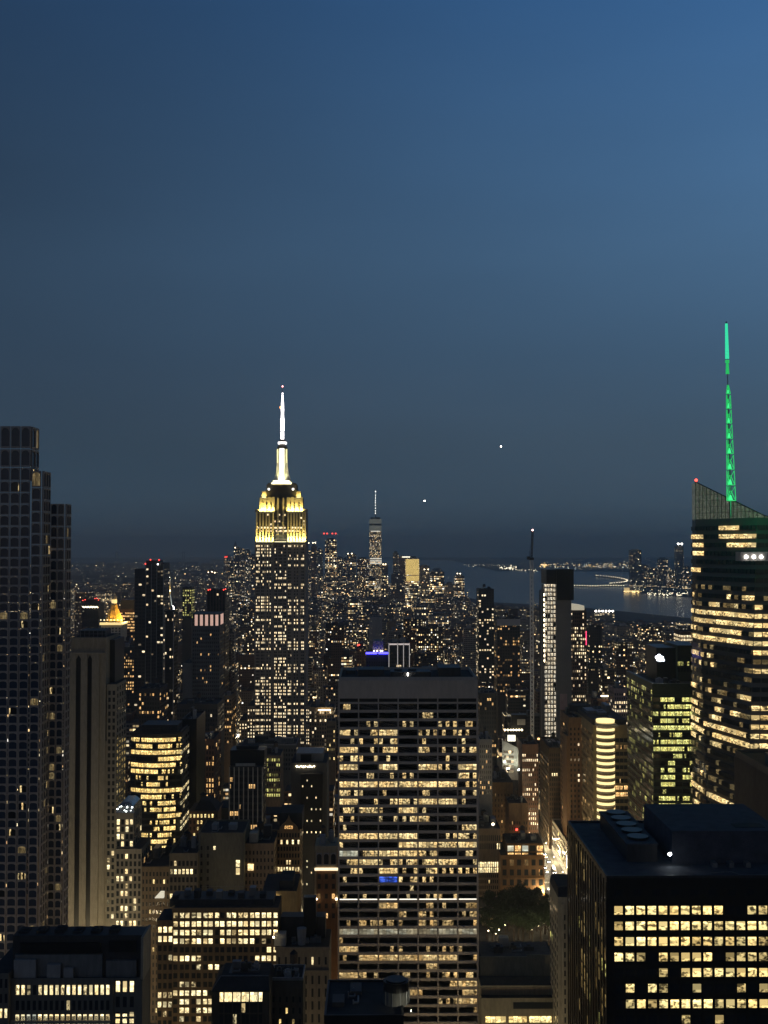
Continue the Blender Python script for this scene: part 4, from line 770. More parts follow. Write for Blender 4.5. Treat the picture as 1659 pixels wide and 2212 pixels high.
sh_ = part(T, 'shopfront', winmat('shopfront_light', (1, .9, .62), 1.6, .85, 24, 1, lo=.5)); sh_.box(150.3, 150.79, 846, 994, .5, 4.6, bot=True); sh_.box(151, 167.8, 844.5, 844.98, .5, 4.6, bot=True); bbd = part(T, 'billboard', glow('billboard_light', (1, .96, .82), 2.2)); bbd.box(149.6, 150.25, 868, 878, 7, 15, bot=True); bbd.box(152, 160, 844.2, 844.9, 8, 13, bot=True); bbd.box(149.6, 150.25, 906, 914, 9, 18, bot=True); rooftop(T, 4); parapet(T); finish(T)
# round-bay building
T = bl('round_bay_building', 'corner building with a stack of glowing round yellow bays and dim side wings', 1281, 1356, 1566, 880, 82, 'tan', 1790, 'the round-bay corner building')
T.wallm[0] = surf('khaki_brick', (.24, .19, .1), var=.25)
cx, r = P(1299, 0, 880)[0], 7.0; sh = part(T, 'bay_shaft', M_['tan']); sh.cyl(cx, 881, r - .5, 0, T.Z - .5, n=24)
by = glow('bay_light', (1, .8, .36), 1.35, True)
zz = [1562, 1595, 1623, 1649, 1674, 1700, 1726, 1751, 1778, 1803, 1828, 1853]
for k, yy in enumerate([1561, 1579, 1594, 1609, 1623.5, 1638, 1652, 1666, 1681, 1695, 1710, 1725, 1740, 1755, 1770]):
    z = P(0, yy, 874)[2]; q = part(T, 'round_bay', by); q.cyl(cx, 881, r, z - 1.0, z + 1.0, n=24, bot=True)
    s_ = part(T, 'bay_balcony', M_['pale']); s_.cyl(cx, 881, r + .5, z - 2.4, z - 1.7, n=24, bot=True)
cp = part(T, 'flared_cornice', M_['pale']); cp.prism([(cx - 7, 873.5), (T.X0 + 16, 873.5), (T.X0 + 16, 890), (cx - 7, 890)], T.Z - 1.5, T.Z + .6, bot=True, poly2=[(cx - 7.6, 871.5), (T.X0 + 18, 871.5), (T.X0 + 18, 890), (cx - 7.6, 890)])
rb = (T.X0 + 13.5, T.X1, 880, 962)
grid(T, 'N', T.Z - 9, 4, 17, 5.1, .9, .58, ['0000', '1d1d', '0000', '0000', 'd000', '0000', '1010', '3323', '2332', '0000', '1000', '3010', '2112', '2222', '3111', '2222', '1111'], PAL['orng'], box=rb); bands(T, rb, T.Z - 9, 16, 5.1, 1.4, .3)
grid(T, 'E', T.Z - 6, 16, 22, 5.1, .6, .5, lambda r, c: '2' if (r > 10 and T.rng.random() < .4) else 'd' if T.rng.random() < .3 else '0', PAL['orng'])
b = part(T, 'roof_slab', M_['roof']); b.box(T.X0, T.X1, 884, 961, T.Z + .02, T.Z + 3.4); b.cyl(T.X0 + 3, 958, 9, T.Z + .03, T.Z + 5, n=16); rooftop(T, 3, Z=T.Z + 3.4, tank=True); finish(T)

# ---- green glass block
T = bl('green_glass_block', 'green-tinted glass office block with lit floors right of the round-bay building', 1410, 1520, 1484, 740, 76, 'greenm', 1760, 'the green glass block')
m = MPP(740); pz = 15.1 * m
gp = ['1232321', '1122322', '1332332', '1221212', '2333323', '1112110', '2233332', '3323230', '1112111', '0130122', '0220211', '1230232', '0232130', '0110100', '1231210', '2322321', '0000000', '3333333', '0000000', '0123000']
w0 = (T.X0, T.X0 + 42.0, 740, 816)
grid(T, 'N', P(0, 1505, 740)[2], 7, 20, pz, .94, .6, lambda r, c: {'2': '3' if (r * 5 + c) % 3 else '2'}.get(gp[r][c], gp[r][c]) if r < 20 else '0', PAL['green'])
grid(T, 'E', P(0, 1505, 740)[2] + pz, 12, 24, pz, .9, .6, lambda r, c: '1' if r in (0, 1, 2) and T.rng.random() < .6 else '1' if T.rng.random() < .22 else 'd' if T.rng.random() < .25 else '0', PAL['green'])
bands(T, (T.X0, T.X1, 740, 816), P(0, 1505, 740)[2], 26, pz, pz * .34, .35)
fr = part(T, 'roof_frame', M_['greenm']); fr.box(T.X0 - .4, T.X1, 739.4, 742, T.Z, T.Z + 2.2); fr.box(T.X0 - .4, T.X0 + 2, 742.01, 816, T.Z, T.Z + 2.2)
ph = part(T, 'sign_penthouse', M_['black']); phz = P(0, 1400, 775)[2]; ph.box(P(1408, 0, 775)[0], P(1452, 0, 775)[0], 775, 805, T.Z - .02, phz); ph2 = part(T, 'rear_penthouse', M_['greenm']); ph2.box(P(1453, 0, 770)[0], P(1500, 0, 770)[0], 770, 806, T.Z - .02, P(0, 1395, 770)[2])
grid(T, 'N', P(0, 1428, 770)[2], 6, 2, 4, .8, .7, ['2112', '0000'], PAL['green'], box=(P(1453, 0, 770)[0], P(1490, 0, 770)[0], 770, 806)); rooftop(T, 3, box=(T.X0 + 3, T.X0 + 24, 744, 770), tank=False, hmax=4)
lg = part(T, 'cloud_logo_sign', glow('sign_white', (.85, .93, 1), 4)); R_ = random.Random(4)
for (px, py, rr) in ((1419, 1420, 3.6), (1424, 1417, 4.0), (1430, 1421, 3.8), (1426, 1425, 4.2), (1421, 1425, 3.0), (1433, 1426, 2.8)):
    p = P(px, py, 774.4); c_ = [(p[0] + rr * MPP(775) * math.cos(a * math.pi / 8), 774.4 - .02 * px % .3, p[2] + rr * MPP(775) * math.sin(a * math.pi / 8)) for a in range(16)]; yf = 774.3 - (px % 7) * .03
    lg.face([(q[0], yf, q[2]) for q in c_]); 
    for i in range(16): a, c = c_[i], c_[(i + 1) % 16]; lg.face([(a[0], 774.95, a[2]), (c[0], 774.95, c[2]), (c[0], yf, c[2]), (a[0], yf, a[2])])
finish(T)

# ---- faceted glass skyscraper with the green spire
T = bl('faceted_glass_skyscraper', 'tall faceted glass skyscraper with a slanted top and glowing floors at the right edge', 1492, 1700, 1038, 606, 94, 'dark', 1790, 'the faceted glass skyscraper', body=False)
XE = 190.0; XR = 330.0; T.X0, T.X1 = XE, XR; ZT = P(0, 1118, 650)[2]; ZB = 0.0
HERO[-1] = ((XE, XR, 606, 700), ZT, 1790, 'the faceted glass skyscraper')
def plan(z):      # corner points from the back-left round to the right
    f = min(1, max(0, z / 300.0)); k = max(0.0, min(1, (z - 40) / 240))
    c = 606 + 42 * k
    return [(XE + 2 * k, 700), (XE + 2 * k, 655 + 38 * k), (XE + .5 + 24 * k, 606 + 42 * k), (XR, 606 + 26 * k), (XR, 700)]
skin = winmat('skyscraper_glass', (0, 0, 0), 0, base=(.075, .068, .062))
T.wallm = [skin, M_['roof']]; lv = [0, 60, 110, 160, 200, 240, ZT]
def ring(poly): return [poly[1], poly[2], poly[3], poly[4], poly[0]]
for a, c in zip(lv, lv[1:]): T.wall.prism(ring(plan(a)), a, c, 0, 1, poly2=ring(plan(c)))
scr = part(T, 'slanted_glass_screen', winmat('screen_glass', (.55, .62, .52), .15, 1, 1, 1, base=(.05, .07, .06), lo=.5)); pk = P(1496, 1040, 684); tp = ring(plan(ZT)); zc = ZT  # the glass emits a faint glow itself, in place of a light inside
gridb = part(T, 'screen_frame', M_['black'])
def ztop_at(p): px = float(proj((p[0], p[1], 300))[0]); return P(px, 1037 + (px - 1494) * 81 / 165, p[1])[2]
seg = [(tp[0], tp[1]), (tp[1], tp[2])]
scr.face([(tp[4][0], tp[4][1], zc), (tp[0][0], tp[0][1], zc), (tp[0][0], tp[0][1], ztop_at(tp[0])), (tp[4][0], tp[4][1], ztop_at(tp[0]) - 1)])
for p0, p1 in seg:
    nn = 16 if p0 is tp[0] else 30
    for i in range(nn):
        a = (p0[0] + (p1[0] - p0[0]) * i / nn, p0[1] + (p1[1] - p0[1]) * i / nn); c = (p0[0] + (p1[0] - p0[0]) * (i + 1) / nn, p0[1] + (p1[1] - p0[1]) * (i + 1) / nn)
        za, zb = max(zc + .1, ztop_at(a)), max(zc + .1, ztop_at(c))
        scr.face([(a[0], a[1], zc), (c[0], c[1], zc), (c[0], c[1], zb), (a[0], a[1], za)]); scr.face([(c[0], c[1] + .6, zc), (a[0], a[1] + .6, zc), (a[0], a[1] + .6, za), (c[0], c[1] + .6, zb)])
        gridb.bar((a[0], a[1] - .15, zc), (a[0], a[1] - .15, za + .3), .22); gridb.bar((a[0], a[1] - .15, za), (c[0], c[1] - .15, zb), .35)
        for k in range(1, 9):
            z = zc + k * 3.6
            if z < min(za, zb): gridb.bar((a[0], a[1] - .15, z), (c[0], c[1] - .15, z), .18)
rows = {0: ('33', '00'), 1: ('00', '00')}
RUN = {}
def obp(face, row, u):
    R = T.rng.random(); y = 1298 + 20 * row
    if row < -1:
        return None
    key = (face, row, int(u * 5)); RUN.setdefault(key, T.rng.random()); R = RUN[key]
    if T.rng.random() < .1: R = 1 - R
    q = {-1: (.0, .0), 0: (.45, .45), 1: (.15, .35), 2: (1, 1), 3: (1, .9), 4: (.25, .5), 5: (1, .75), 6: (.0, .35), 7: (.06, .35), 8: (.2, .45), 9: (.0, .0), 10: (.06, .1), 11: (.4, .75), 12: (.3, .6), 13: (.45, .85), 14: (.5, .75), 15: (.85, .8), 16: (.9, .5), 17: (.85, .4), 18: (.1, .0), 19: (.05, .05), 20: (0, 0), 21: (.3, .25), 22: (.1, .1), 23: (.8, .5), 24: (.15, .3), 25: (.5, .4), 26: (.2, .3), 27: (.1, .2)}.get(row, (.1, .1))[0 if face < 1.5 else 1]
    return ('3' if T.rng.random() < .7 else '2') if R < q * .86 else ('d' if T.rng.random() < .25 else '0')
pzo = 20 * MPP(615)
for row in range(-8, 40):
    z = P(0, 1298, 612)[2] - row * pzo
    if z < 4 or z > ZT - 4: continue
    pl = ring(plan(z))
    for fi, (p0, p1) in enumerate(((pl[4], pl[0]), (pl[0], pl[1]), (pl[1], pl[2]))):
        Lg = math.hypot(p1[0] - p0[0], p1[1] - p0[1]); n_ = max(1, int(Lg / 3.2)); n_ = min(n_, 26); a = math.atan2(p1[1] - p0[1], p1[0] - p0[0])
        for c in range(n_):
            u = (c + .5) / n_; x = p0[0] + (p1[0] - p0[0]) * u; y = p0[1] + (p1[1] - p0[1]) * u; ch = obp(fi, row, u)
            if ch is None:
                px = proj((x, y, z))[0]; py = 1298 + 20 * row
                ch = '3' if (1497 < px < 1519 and row in (-7, -6, -5, -3)) or (row == -8 and 1551 < px < 1600) or (row == -7 and 1551 < px < 1632) or (row == -6 and 1575 < px < 1642) else '0'
            T.w.append((x - .0, y, z, a, Lg / n_ * .86, pzo * .5, 1.5, PAL['sun'][ch], ch, None))
ter = part(T, 'roof_terrace', M_['conc']); ter.box(P(1588, 0, 604)[0], P(1690, 0, 604)[0], 603.2, 612, P(0, 1212, 604)[2], P(0, 1192, 604)[2], bot=True)
for k in range(3): lampdot(T, 'terrace_lamp', (P(1602 + 16 * k, 0, 602)[0], 602.9, P(0, 1203, 602)[2]), .9, WLAMP)
lampdot(T, 'red_beacon', (tp[0][0] + .5, tp[0][1], ztop_at(tp[0]) + 1.0), .9, RED)
finish(T)
# spire
SX, _, _ = P(1577, 1080, 660); SY = 660
S = empty('green_lit_spire', (SX, SY, ZT), 'slender lattice spire glowing green above the faceted glass skyscraper', 'spire')
GREENE = glow('green_tube_light', (.02, 1, .2), .5); GREENC = glow('green_cone_light', (.05, 1, .28), 1.0); GREEN2 = glow('teal_tube_light', (.04, 1, .5), .8)
segs = [(1112, 1078, 1, .6)]; top = P(1569, 695, SY); base = P(1578, 1082, SY)
def SP(y): f = (1082 - y) / (1082 - 695); return Vector((base[0] + (top[0] - base[0]) * f, SY, P(0, y, SY)[2]))
mast = MB(); mast.bar(SP(1118), SP(845), .55, n=6, r2=.3); mast.bar(SP(845), SP(693), .25, n=6, r2=.12); mast.build('mast', M_['steel'], S)
cuts = [1082, 1048, 1014, 980, 947, 914, 882, 850, 828]
for i in range(8):
    ya, yb = cuts[i], cuts[i + 1]; wa, wb = (9.5 - .75 * i) * MPP(SY), (9.5 - .75 * (i + 1)) * MPP(SY); A, B = SP(ya - 1), SP(yb + 2); q = MB()
    cs = [(-1, -.6), (1, -.6), (0, 1)]
    if i == 7: wb = .3
    for k in range(3):
        a, c = cs[k], cs[(k + 1) % 3]; pa = A + Vector((a[0] * wa, a[1] * wa, 0)); pb = B + Vector((a[0] * wb, a[1] * wb, 0)); pc = A + Vector((c[0] * wa, c[1] * wa, 0)); pd = B + Vector((c[0] * wb, c[1] * wb, 0))
        q.bar(pa, pb, .28); q.bar(pa, pc, .3); q.bar(pa, pd, .2); 
        mid = (A + B) / 2
        q.bar(pa, A.lerp(B, .75), .26)
    lat = q.build('lattice_section', GREENE, S)
    ps = A + Vector((0, 0, .3)); q = MB(); q.bar(ps, A.lerp(B, .5), wa * .55, n=6, r2=.2); o = q.build('lit_cone', GREENC, S); o.parent = lat
q = MB(); q.bar(SP(806), SP(783), 1.1, n=8, r2=.75); q.bar(SP(782), SP(776), 1.2, n=8, r2=1.2); q.build('lit_collar', GREENE, S)
q = MB(); q.bar(SP(773), SP(697), 1.15, n=8, r2=.75); q.build('tip_tube', GREEN2, S)
q = MB(); q.ball(SP(694), .5); q.build('tip_cap', M_['black'], S)
l = bpy.data.lights.new('spire_glow', 'POINT'); l.energy = 16000; l.color = (.05, 1, .3); l.shadow_soft_size = 3; o = bpy.data.objects.new('spire_uplight', l); COL.objects.link(o); o.parent = S; o.location = (-3, -32, 12)  # free-hanging green light added in front of the screen to tint its glass

T = bl('fluted_dark_building', 'dark fluted building cut by the right edge in front of the faceted glass skyscraper', 1659, 1760, 1665, 550, 50, 'dark', 1800, 'the dark fluted block')
T.wallm[0] = surf('grey_brown_fins', (.1, .085, .07), var=.25); piers(T, (T.X0, T.X1, 550, 600), 0, T.Z - 2.2, 26, .6, .5, 'E'); grid(T, 'E', T.Z - 6, 26, 30, 4.1, .55, .7, lambda r, c: 'd' if (r in (12, 13) and c > 11) else '0', PAL['one']); parapet(T, 1.2, .7); rooftop(T, 2, tank=False); finish(T)

# ---- art deco skyscraper with the floodlit crown
YE = 1281.0; mE = MPP(YE)
E_ = lambda cx: P(438.9 + cx * .2356, 1180, YE)[0]
Ez = lambda cy: P(606, 795.5 + cy * .2356, YE)[2]
T = bl('floodlit_art_deco_skyscraper', 'tall art deco skyscraper with a yellow floodlit crown and a glowing white spire', 551.5, 661, 1171, YE, 46, 'stone', 1605, 'the floodlit skyscraper', body=False)
T.wallm[0] = surf('grey_buff_limestone', (.3, .27, .23), var=.12); XA, XB = T.X0, T.X1; ZS = T.Z
T.wall.box(XA, XB, YE, YE + 46, 0, ZS, 0, 1)
for (xa, xb, yt, dy, dp) in ((534, 551.3, 1525, -4, 50), (661.2, 672, 1525, -4, 50), (672.1, 694, 1556, -7, 52), (516, 533.9, 1556, -7, 52)):
    X0, _, Z = P(xa, yt, YE + dy); X1 = P(xb, yt, YE + dy)[0]; T.wall.box(X0, X1, YE + dy, YE + dy + dp, 0, Z, 0, 1); HERO.append(((X0, X1, YE + dy, YE + dy + dp), Z, 1605, None))
    grid(T, 'N', Z - 3, max(3, int((X1 - X0) / 3)), 40, 3.6, .4, .48, rnd(T, .45, hot=.4, chars='33', seed=xa), PAL['white'], box=(X0, X1, YE + dy, 0))
# base block in front of the shaft (lower floors)
X0, X1 = E_(450), E_(950); zb = Ez(3220)
# vertical piers over the shaft
pr = part(T, 'pier', T.wallm[0])
xs = [485, 505, 530, 548, 573, 592, 617, 642, 662, 690, 708, 735, 752, 772, 800, 820, 845, 865, 890, 925, 938]
for cx in (480, 645, 770, 938): pr.box(E_(cx) - .8, E_(cx) + .8, YE - .7, YE + .1, 0, ZS)
for cx in (522, 562, 603, 688, 728, 812, 852, 893): pr.box(E_(cx) - .45, E_(cx) + .45, YE - .5, YE + .1, 0, ZS)
cols = [g + d for g in (502, 551, 603, 660, 708, 756, 797, 852, 907) for d in (-13, 0, 13)]
RW = random.Random(12); rf = {}
def esbw(z, x, r, c, base=.5):
    k = (r, c // 9)
    if k not in rf: rf[k] = RW.choice([.03, .12, .3, .8, .9, .95]) * (.12 if r in (14, 15, 33, 34) else 1)
    ch = '3' if RW.random() < rf[k] * base / .55 else '0'
    T.w.append((x, YE - .05 + .2, z, 0, 1.05, 1.9, .4, PAL['white'][ch], ch, None))
r = 0; z = ZS - 4.4
while z > 40:
    for c, cx in enumerate(cols): esbw(z, E_(cx), r, c, .75 if Ez(3000) > z else .5)
    z -= 3.55; r += 1
# stepped crown
def tier(ca, cb, cy0, cy1, inset, rec=True, dep=40):
    za, zb = Ez(cy0), Ez(cy1); y = YE + inset
    T.wall.box(E_(ca), E_(645), y, y + dep, za - .02, zb, 0, 1); T.wall.box(E_(770), E_(cb), y, y + dep, za - .02, zb, 0, 1)
    return za, zb, y
z1a, z1b, y1 = tier(482, 940, 1596, 1318, 1.2); rc = part(T, 'recessed_centre', M_['dark']); rc.box(E_(645) + .01, E_(770) - .01, y1 + 3.5, y1 + 38, z1a - .02, Ez(1180), 0)  # dark material puts the shade of the centre recess into its colour
z2a, z2b, y2 = tier(520, 905, 1318, 1185, 4.0, dep=32)
crown = part(T, 'crown_pier', T.wallm[0])
for cx in (490, 520, 548, 578, 605, 637, 778, 805, 832, 858, 885, 912, 934): crown.box(E_(cx) - .85, E_(cx) + .85, y1 - 1.0, y1 + .1, z1a, z1b + 1)
for cx in (525, 560, 600, 638, 776, 815, 855, 898): crown.box(E_(cx) - 1.6, E_(cx) + 1.6, y2 - .5, y2 + .1, z2a, z2b + .8)
for cx in (682, 731): crown.box(E_(cx) - .9, E_(cx) + .9, y1 + 2.6, y1 + 3.6, z1a + 9, Ez(1185))
ds_ = part(T, 'dark_window_strip', M_['glassd'])
for cx in (505, 534, 563, 591, 621, 791, 818, 845, 871, 898, 923): ds_.box(E_(cx) - 1.05, E_(cx) + 1.05, y1 - .12, y1 + .1, z1a + 1, z1b - 1.2, bot=True)
for cx in (580, 619, 795, 835, 877): ds_.box(E_(cx) - .6, E_(cx) + .6, y2 - .1, y2 + .1, z2a + 1, z2a + 11, bot=True)
for r in range(15):
    z = z1b - 3 - r * 3.6
    if z < z1a + 2: break
    for cx in (504, 534, 563, 591, 621, 655, 667, 697, 708, 719, 746, 758, 791, 818, 845, 871, 898, 923):
        mid = 645 < cx < 770; lit = (r in (4, 5, 10, 11) and RW.random() < .75) or RW.random() < .12
        ch = '3' if lit else '0'; T.w.append((E_(cx), (y1 + 3.5 if mid else y1 - .12) + .1, z, 0, 1.5, 1.9, .4, PAL['white'][ch], ch, None))
for cx in (497, 930): T.wall.box(E_(cx) - 3, E_(cx) + 3, y2 - 1.5, y2 + 5, z1b - .02, z1b + 3.2)
# dark upper floors
up = part(T, 'upper_deck', surf('dark_grey_stone', (.07, .065, .06), var=.2)); yu = YE + 6
up.box(E_(575), E_(850), yu, yu + 26, z1a, Ez(1062)); up.box(E_(562), E_(862), yu - .8, yu + 27, Ez(1125), Ez(1118)); up.box(E_(585), E_(842), yu + .3, yu + 25, Ez(1062) - .1, Ez(1050))
cb_ = part(T, 'corner_block', T.wallm[0])
for a, c in ((533, 574), (851, 892)): cb_.box(E_(a), E_(c), yu - 1, yu + 8, Ez(1186), Ez(1128))
for cx, cy in ((597, 1106), (820, 1106)): lampdot(T, 'deck_lamp', (E_(cx), yu - .9, Ez(cy)), .9, WLAMP)
# mooring mast
cxm = E_(713); ym = YE + 16
ml = part(T, 'mast_base', surf('mast_aluminium', (.6, .58, .5), rough=.5, metal=.2, var=.1))
prof = [(1048, 93), (1030, 90), (1028, 84), (1000, 72), (975, 62), (940, 56), (900, 52), (850, 49), (730, 47)]
def oct_(h): k = h * .42; return [(cxm - k, ym - h), (cxm + k, ym - h), (cxm + h, ym - k), (cxm + h, ym + k), (cxm + k, ym + h), (cxm - k, ym + h), (cxm - h, ym + k), (cxm - h, ym - k)]
for (ca, ha), (cb, hb) in zip(prof, prof[1:]): ml.prism(oct_(ha * .2356 * mE), Ez(ca), Ez(cb), poly2=oct_(hb * .2356 * mE))
gm = part(T, 'mast_glass', glow('mast_glass_light', (1, 1, .86), 2.6, True)); h0 = 47 * .2356 * mE
gm.box(cxm - 2.5, cxm + 2.5, ym - 60 * .2356 * mE, ym - h0 * .5, Ez(1015), Ez(728), bot=True)
for sx in (-1, 1):
    gs = part(T, 'mast_side_light', glow('mast_edge_light', (1, .9, .4), 1.2)); gs.box(cxm + sx * 5.2 - .5, cxm + sx * 5.2 + .5, ym - h0 * .82, ym - h0 * .5, Ez(860), Ez(733), bot=True)
fin = part(T, 'mast_fin', ml and surf('mast_fin_metal', (.55, .53, .42), rough=.5, var=.1))
for sx in (-1, 1):
    for (a, c, hb, ht) in ((1028, 880, 86, 52),):
        fin.prism([(cxm + sx * 2.8 - .5, ym - hb * .2356 * mE), (cxm + sx * 2.8 + .5, ym - hb * .2356 * mE), (cxm + sx * 2.8 + .5, ym), (cxm + sx * 2.8 - .5, ym)], Ez(a), Ez(c), poly2=[(cxm + sx * 2.8 - .5, ym - ht * .2356 * mE), (cxm + sx * 2.8 + .5, ym - ht * .2356 * mE), (cxm + sx * 2.8 + .5, ym), (cxm + sx * 2.8 - .5, ym)])
rg = part(T, 'lit_ring', glow('ring_light', (1, .95, .6), 2.2, True)); rg.box(E_(622), E_(804), ym - 93 * .2356 * mE - .4, ym, Ez(1060), Ez(1047), bot=True)
rg2 = part(T, 'upper_lit_ring', glow('ring_light_soft', (1, .95, .6), 1.3)); rg2.box(E_(636), E_(790), ym - 88 * .2356 * mE - .4, ym, Ez(1036), Ez(1029), bot=True)
dm = part(T, 'dome', M_['bronze']); dm.cyl(cxm, ym, 46 * .2356 * mE, Ez(728), Ez(708), n=20); dm.cyl(cxm, ym, 42 * .2356 * mE, Ez(708), Ez(690), n=20, r2=30 * .2356 * mE)
ds = part(T, 'lit_disc', glow('disc_light', (1, .95, .9), 2.6)); ds.cyl(cxm, ym, 41 * .2356 * mE, Ez(684), Ez(664), n=20, bot=True)
cap = part(T, 'antenna_base', M_['bronze']); cap.cyl(cxm, ym, 26 * .2356 * mE, Ez(690), Ez(640), n=12, r2=3); 
an = part(T, 'antenna_mast', M_['steel']); an.bar((cxm, ym, Ez(660)), (cxm, ym, Ez(400)), 1.2, n=6, r2=.8); an.bar((cxm, ym, Ez(400)), (cxm, ym, Ez(152)), .8, n=6, r2=.2)
AL = glow('antenna_white_light', (1, .93, .95), 5)
def ant(ca, cb, w): part(T, 'antenna_light', AL).cyl(cxm, ym, w * .2356 * mE / 2, Ez(cb), Ez(ca), n=8, bot=True)
for ca, cb, w in ((570, 640, 30), (505, 562, 34), (448, 500, 36), (415, 442, 27), (388, 410, 25), (352, 382, 28), (322, 346, 26), (297, 318, 24), (278, 292, 20), (254, 272, 19), (228, 246, 17), (209, 220, 13)): ant(ca, cb, w)
o_ = part(T, 'amber_antenna_light', glow('amber_antenna_lamp', (1, .35, .1), 5)); o_.cyl(cxm - 2, ym, 1.1, Ez(352), Ez(335), n=8, bot=True)
lampdot(T, 'red_beacon', (cxm, ym, Ez(148)), .8, glow('tip_beacon', (1, .3, .3), 12))
# floodlight troughs on the setbacks: glowing troughs and their area lamps
FL = (1.0, .74, .16)
def trough(xa, xb, y, z, power, tilt, label=None, col=FL, depth=1.0):
    b = part(T, 'floodlight_trough', glow('trough_lens', (1, .9, .5), 2.5)); b.box(xa + .3, xb - .3, y - .5, y + .5, z, z + .5, bot=True)
    l = bpy.data.lights.new('floodlight', 'AREA'); l.shape = 'RECTANGLE'; l.size = xb - xa; l.size_y = depth; l.energy = power; l.color = col; l.spread = D2R(150)
    o = bpy.data.objects.new('floodlight_lamp', l); COL.objects.link(o); o.parent = T.root; p = Vector(((xa + xb) / 2, y, z + .9)) - T.root.location; o.location = p
    d = Vector((0, math.sin(tilt), math.cos(tilt))); o.rotation_euler = d.to_track_quat('-Z', 'Y').to_euler()
ledge = part(T, 'setback_ledge', T.wallm[0]); ledge.box(XA, XB, YE - 3.2, YE + .1, ZS - 2.2, ZS + .02)
K = 1.0
trough(E_(484), E_(643), y1 - 3.4, ZS - .2, 30000 * K, D2R(24)); trough(E_(772), E_(938), y1 - 3.4, ZS - .2, 30000 * K, D2R(24))
trough(E_(515), E_(645), y2 - 2.2, z1b + .3, 20000 * K, D2R(22)); trough(E_(770), E_(910), y2 - 2.2, z1b + .3, 20000 * K, D2R(22))
trough(E_(650), E_(765), y1 - .4, ZS + .1, 1500 * K, D2R(12), col=(1, .9, .65))
trough(E_(625), E_(800), ym - 93 * .2356 * mE - 3.0, Ez(1062) + .2, 26000 * K, D2R(18), col=(1, .92, .5))
for a, c in ((533, 574), (851, 892)): trough(E_(a), E_(c), yu - 3.0, z2b + .2, 1500 * K, D2R(25))
T.wall.box(E_(640), E_(775), yu - 3.9, yu - .02, Ez(1062) - .8, Ez(1062) + .1)
finish(T)
# a ledge mount for the mast troughs is the upper deck roof

# ---- tower under construction and its crane
T = bl('unfinished_tower', 'slim concrete tower under construction with brightly lit open floors and a blank grey wall', 1164, 1229, 1262, 1100, 40, 'conc', 1640, 'the unfinished tower', body=False)
m = MPP(1100); xL, xM, xR = T.X0, P(1196, 0, 1100)[0], P(1228, 0, 1100)[0]; T.wallm[0] = surf('shear_wall_concrete', (.2, .19, .175), var=.12, streak=False)
zt0 = P(0, 1290, 1100)[2]; T.wall.box(xM, xR, 1100, 1136, 0, zt0, 0, 1)
cap = part(T, 'black_formwork_cap', M_['black']); zc0, zc1 = P(0, 1297, 1098)[2], P(0, 1231, 1098)[2]
cap.prism([(xM, 1097.6), (xR - 2, 1097.6), (xR + 2.5, 1101), (xR + 2.5, 1138), (xM, 1138)], zc0, zc1 + .6, bot=True); cap.box(P(1176, 0, 1098)[0], xM - .02, 1100, 1136, P(0, 1262, 1098)[2], zc1)
pkp = part(T, 'pink_netting', M_['pinkst']); pkp.box(P(1203, 0, 1099)[0], P(1218, 0, 1099)[0], 1099.5, 1100.1, P(0, 1592, 1100)[2], P(0, 1500, 1100)[2])
SLIM = palette('work', (1, .92, .72), .85, 2, lo=.35); ct = part(T, 'core_wall', M_['dark']); ct.box(P(1167, 0, 1112)[0], xM - .3, 1112, 1136, 0, P(0, 1278, 1100)[2])
sl = part(T, 'floor_slab', M_['conc']); ol = PAL['pale']; zt1 = P(0, 1265, 1100)[2]; nfl = 55
for k in range(nfl):
    z = zt1 - 2 - k * 4.1
    if z < 20: break
    sl.box(P(1171, 0, 1100)[0], xM - .02, 1100, 1112, z - .3, z, bot=True)
    for c in range(4):
        xa = P(1171, 0, 1100)[0]; w = (xM - xa) / 4; pr_ = 1 if k < 40 else .6; ch = '3' if T.rng.random() < pr_ * .85 else '2'
        T.w.append((xa + (c + .5) * w, 1104.5, z + 1.7, 0, w * .86, 2.7, .3, SLIM[ch], ch, None))
cl = part(T, 'column', M_['conc'])
for c in range(5): x = P(1171, 0, 1100)[0] + (xM - P(1171, 0, 1100)[0] - .4) * c / 4; cl.box(x, x + .4, 1100.2, 1100.8, 0, zt1)
ho = part(T, 'hoist_mast', M_['steel']); ho.box(P(1164, 0, 1099)[0], P(1170, 0, 1099)[0], 1098, 1104, 0, P(0, 1272, 1099)[2]); ho.box(P(1165, 0, 1097)[0], P(1168.5, 0, 1097)[0], 1096, 1097.9, 0, P(0, 1262, 1099)[2])
hb = part(T, 'hoist_light', WARML); 
for k in range(14): hb.box(P(1169.2, 0, 1098)[0], P(1171, 0, 1098)[0], 1097.5, 1097.9, P(0, 1285 + k * 11, 1098)[2] - 1.2, P(0, 1285 + k * 11, 1098)[2] + 1.2, bot=True)
finish(T)
K_ = empty('tower_crane', P(1150, 1690, 1096)[:2] + (0,), 'slender luffing tower crane with a red-tipped jib standing left of the unfinished tower', 'crane')
m = MPP(1096)
def lattice(b, p, q, r, n, t=.12):
    p, q = Vector(p), Vector(q); u = Vector((1, 0, 0)); v = (q - p).normalized().cross(u); cs = [(-1, -1), (1, -1), (1, 1), (-1, 1)]
    for a, c in cs: b.bar(p + u * a * r + v * c * r, q + u * a * r + v * c * r, t)
    for i in range(n):
        A, B = p.lerp(q, i / n), p.lerp(q, (i + 1) / n)
        for k in range(4):
            a, c = cs[k], cs[(k + 1) % 4]; f = i % 2; s0, s1 = (a, c) if f else (c, a)
            b.bar(A + u * s0[0] * r + v * s0[1] * r, B + u * s1[0] * r + v * s1[1] * r, t * .7)
zt_ = P(0, 1210, 1096)[2]; xc = K_.location.x
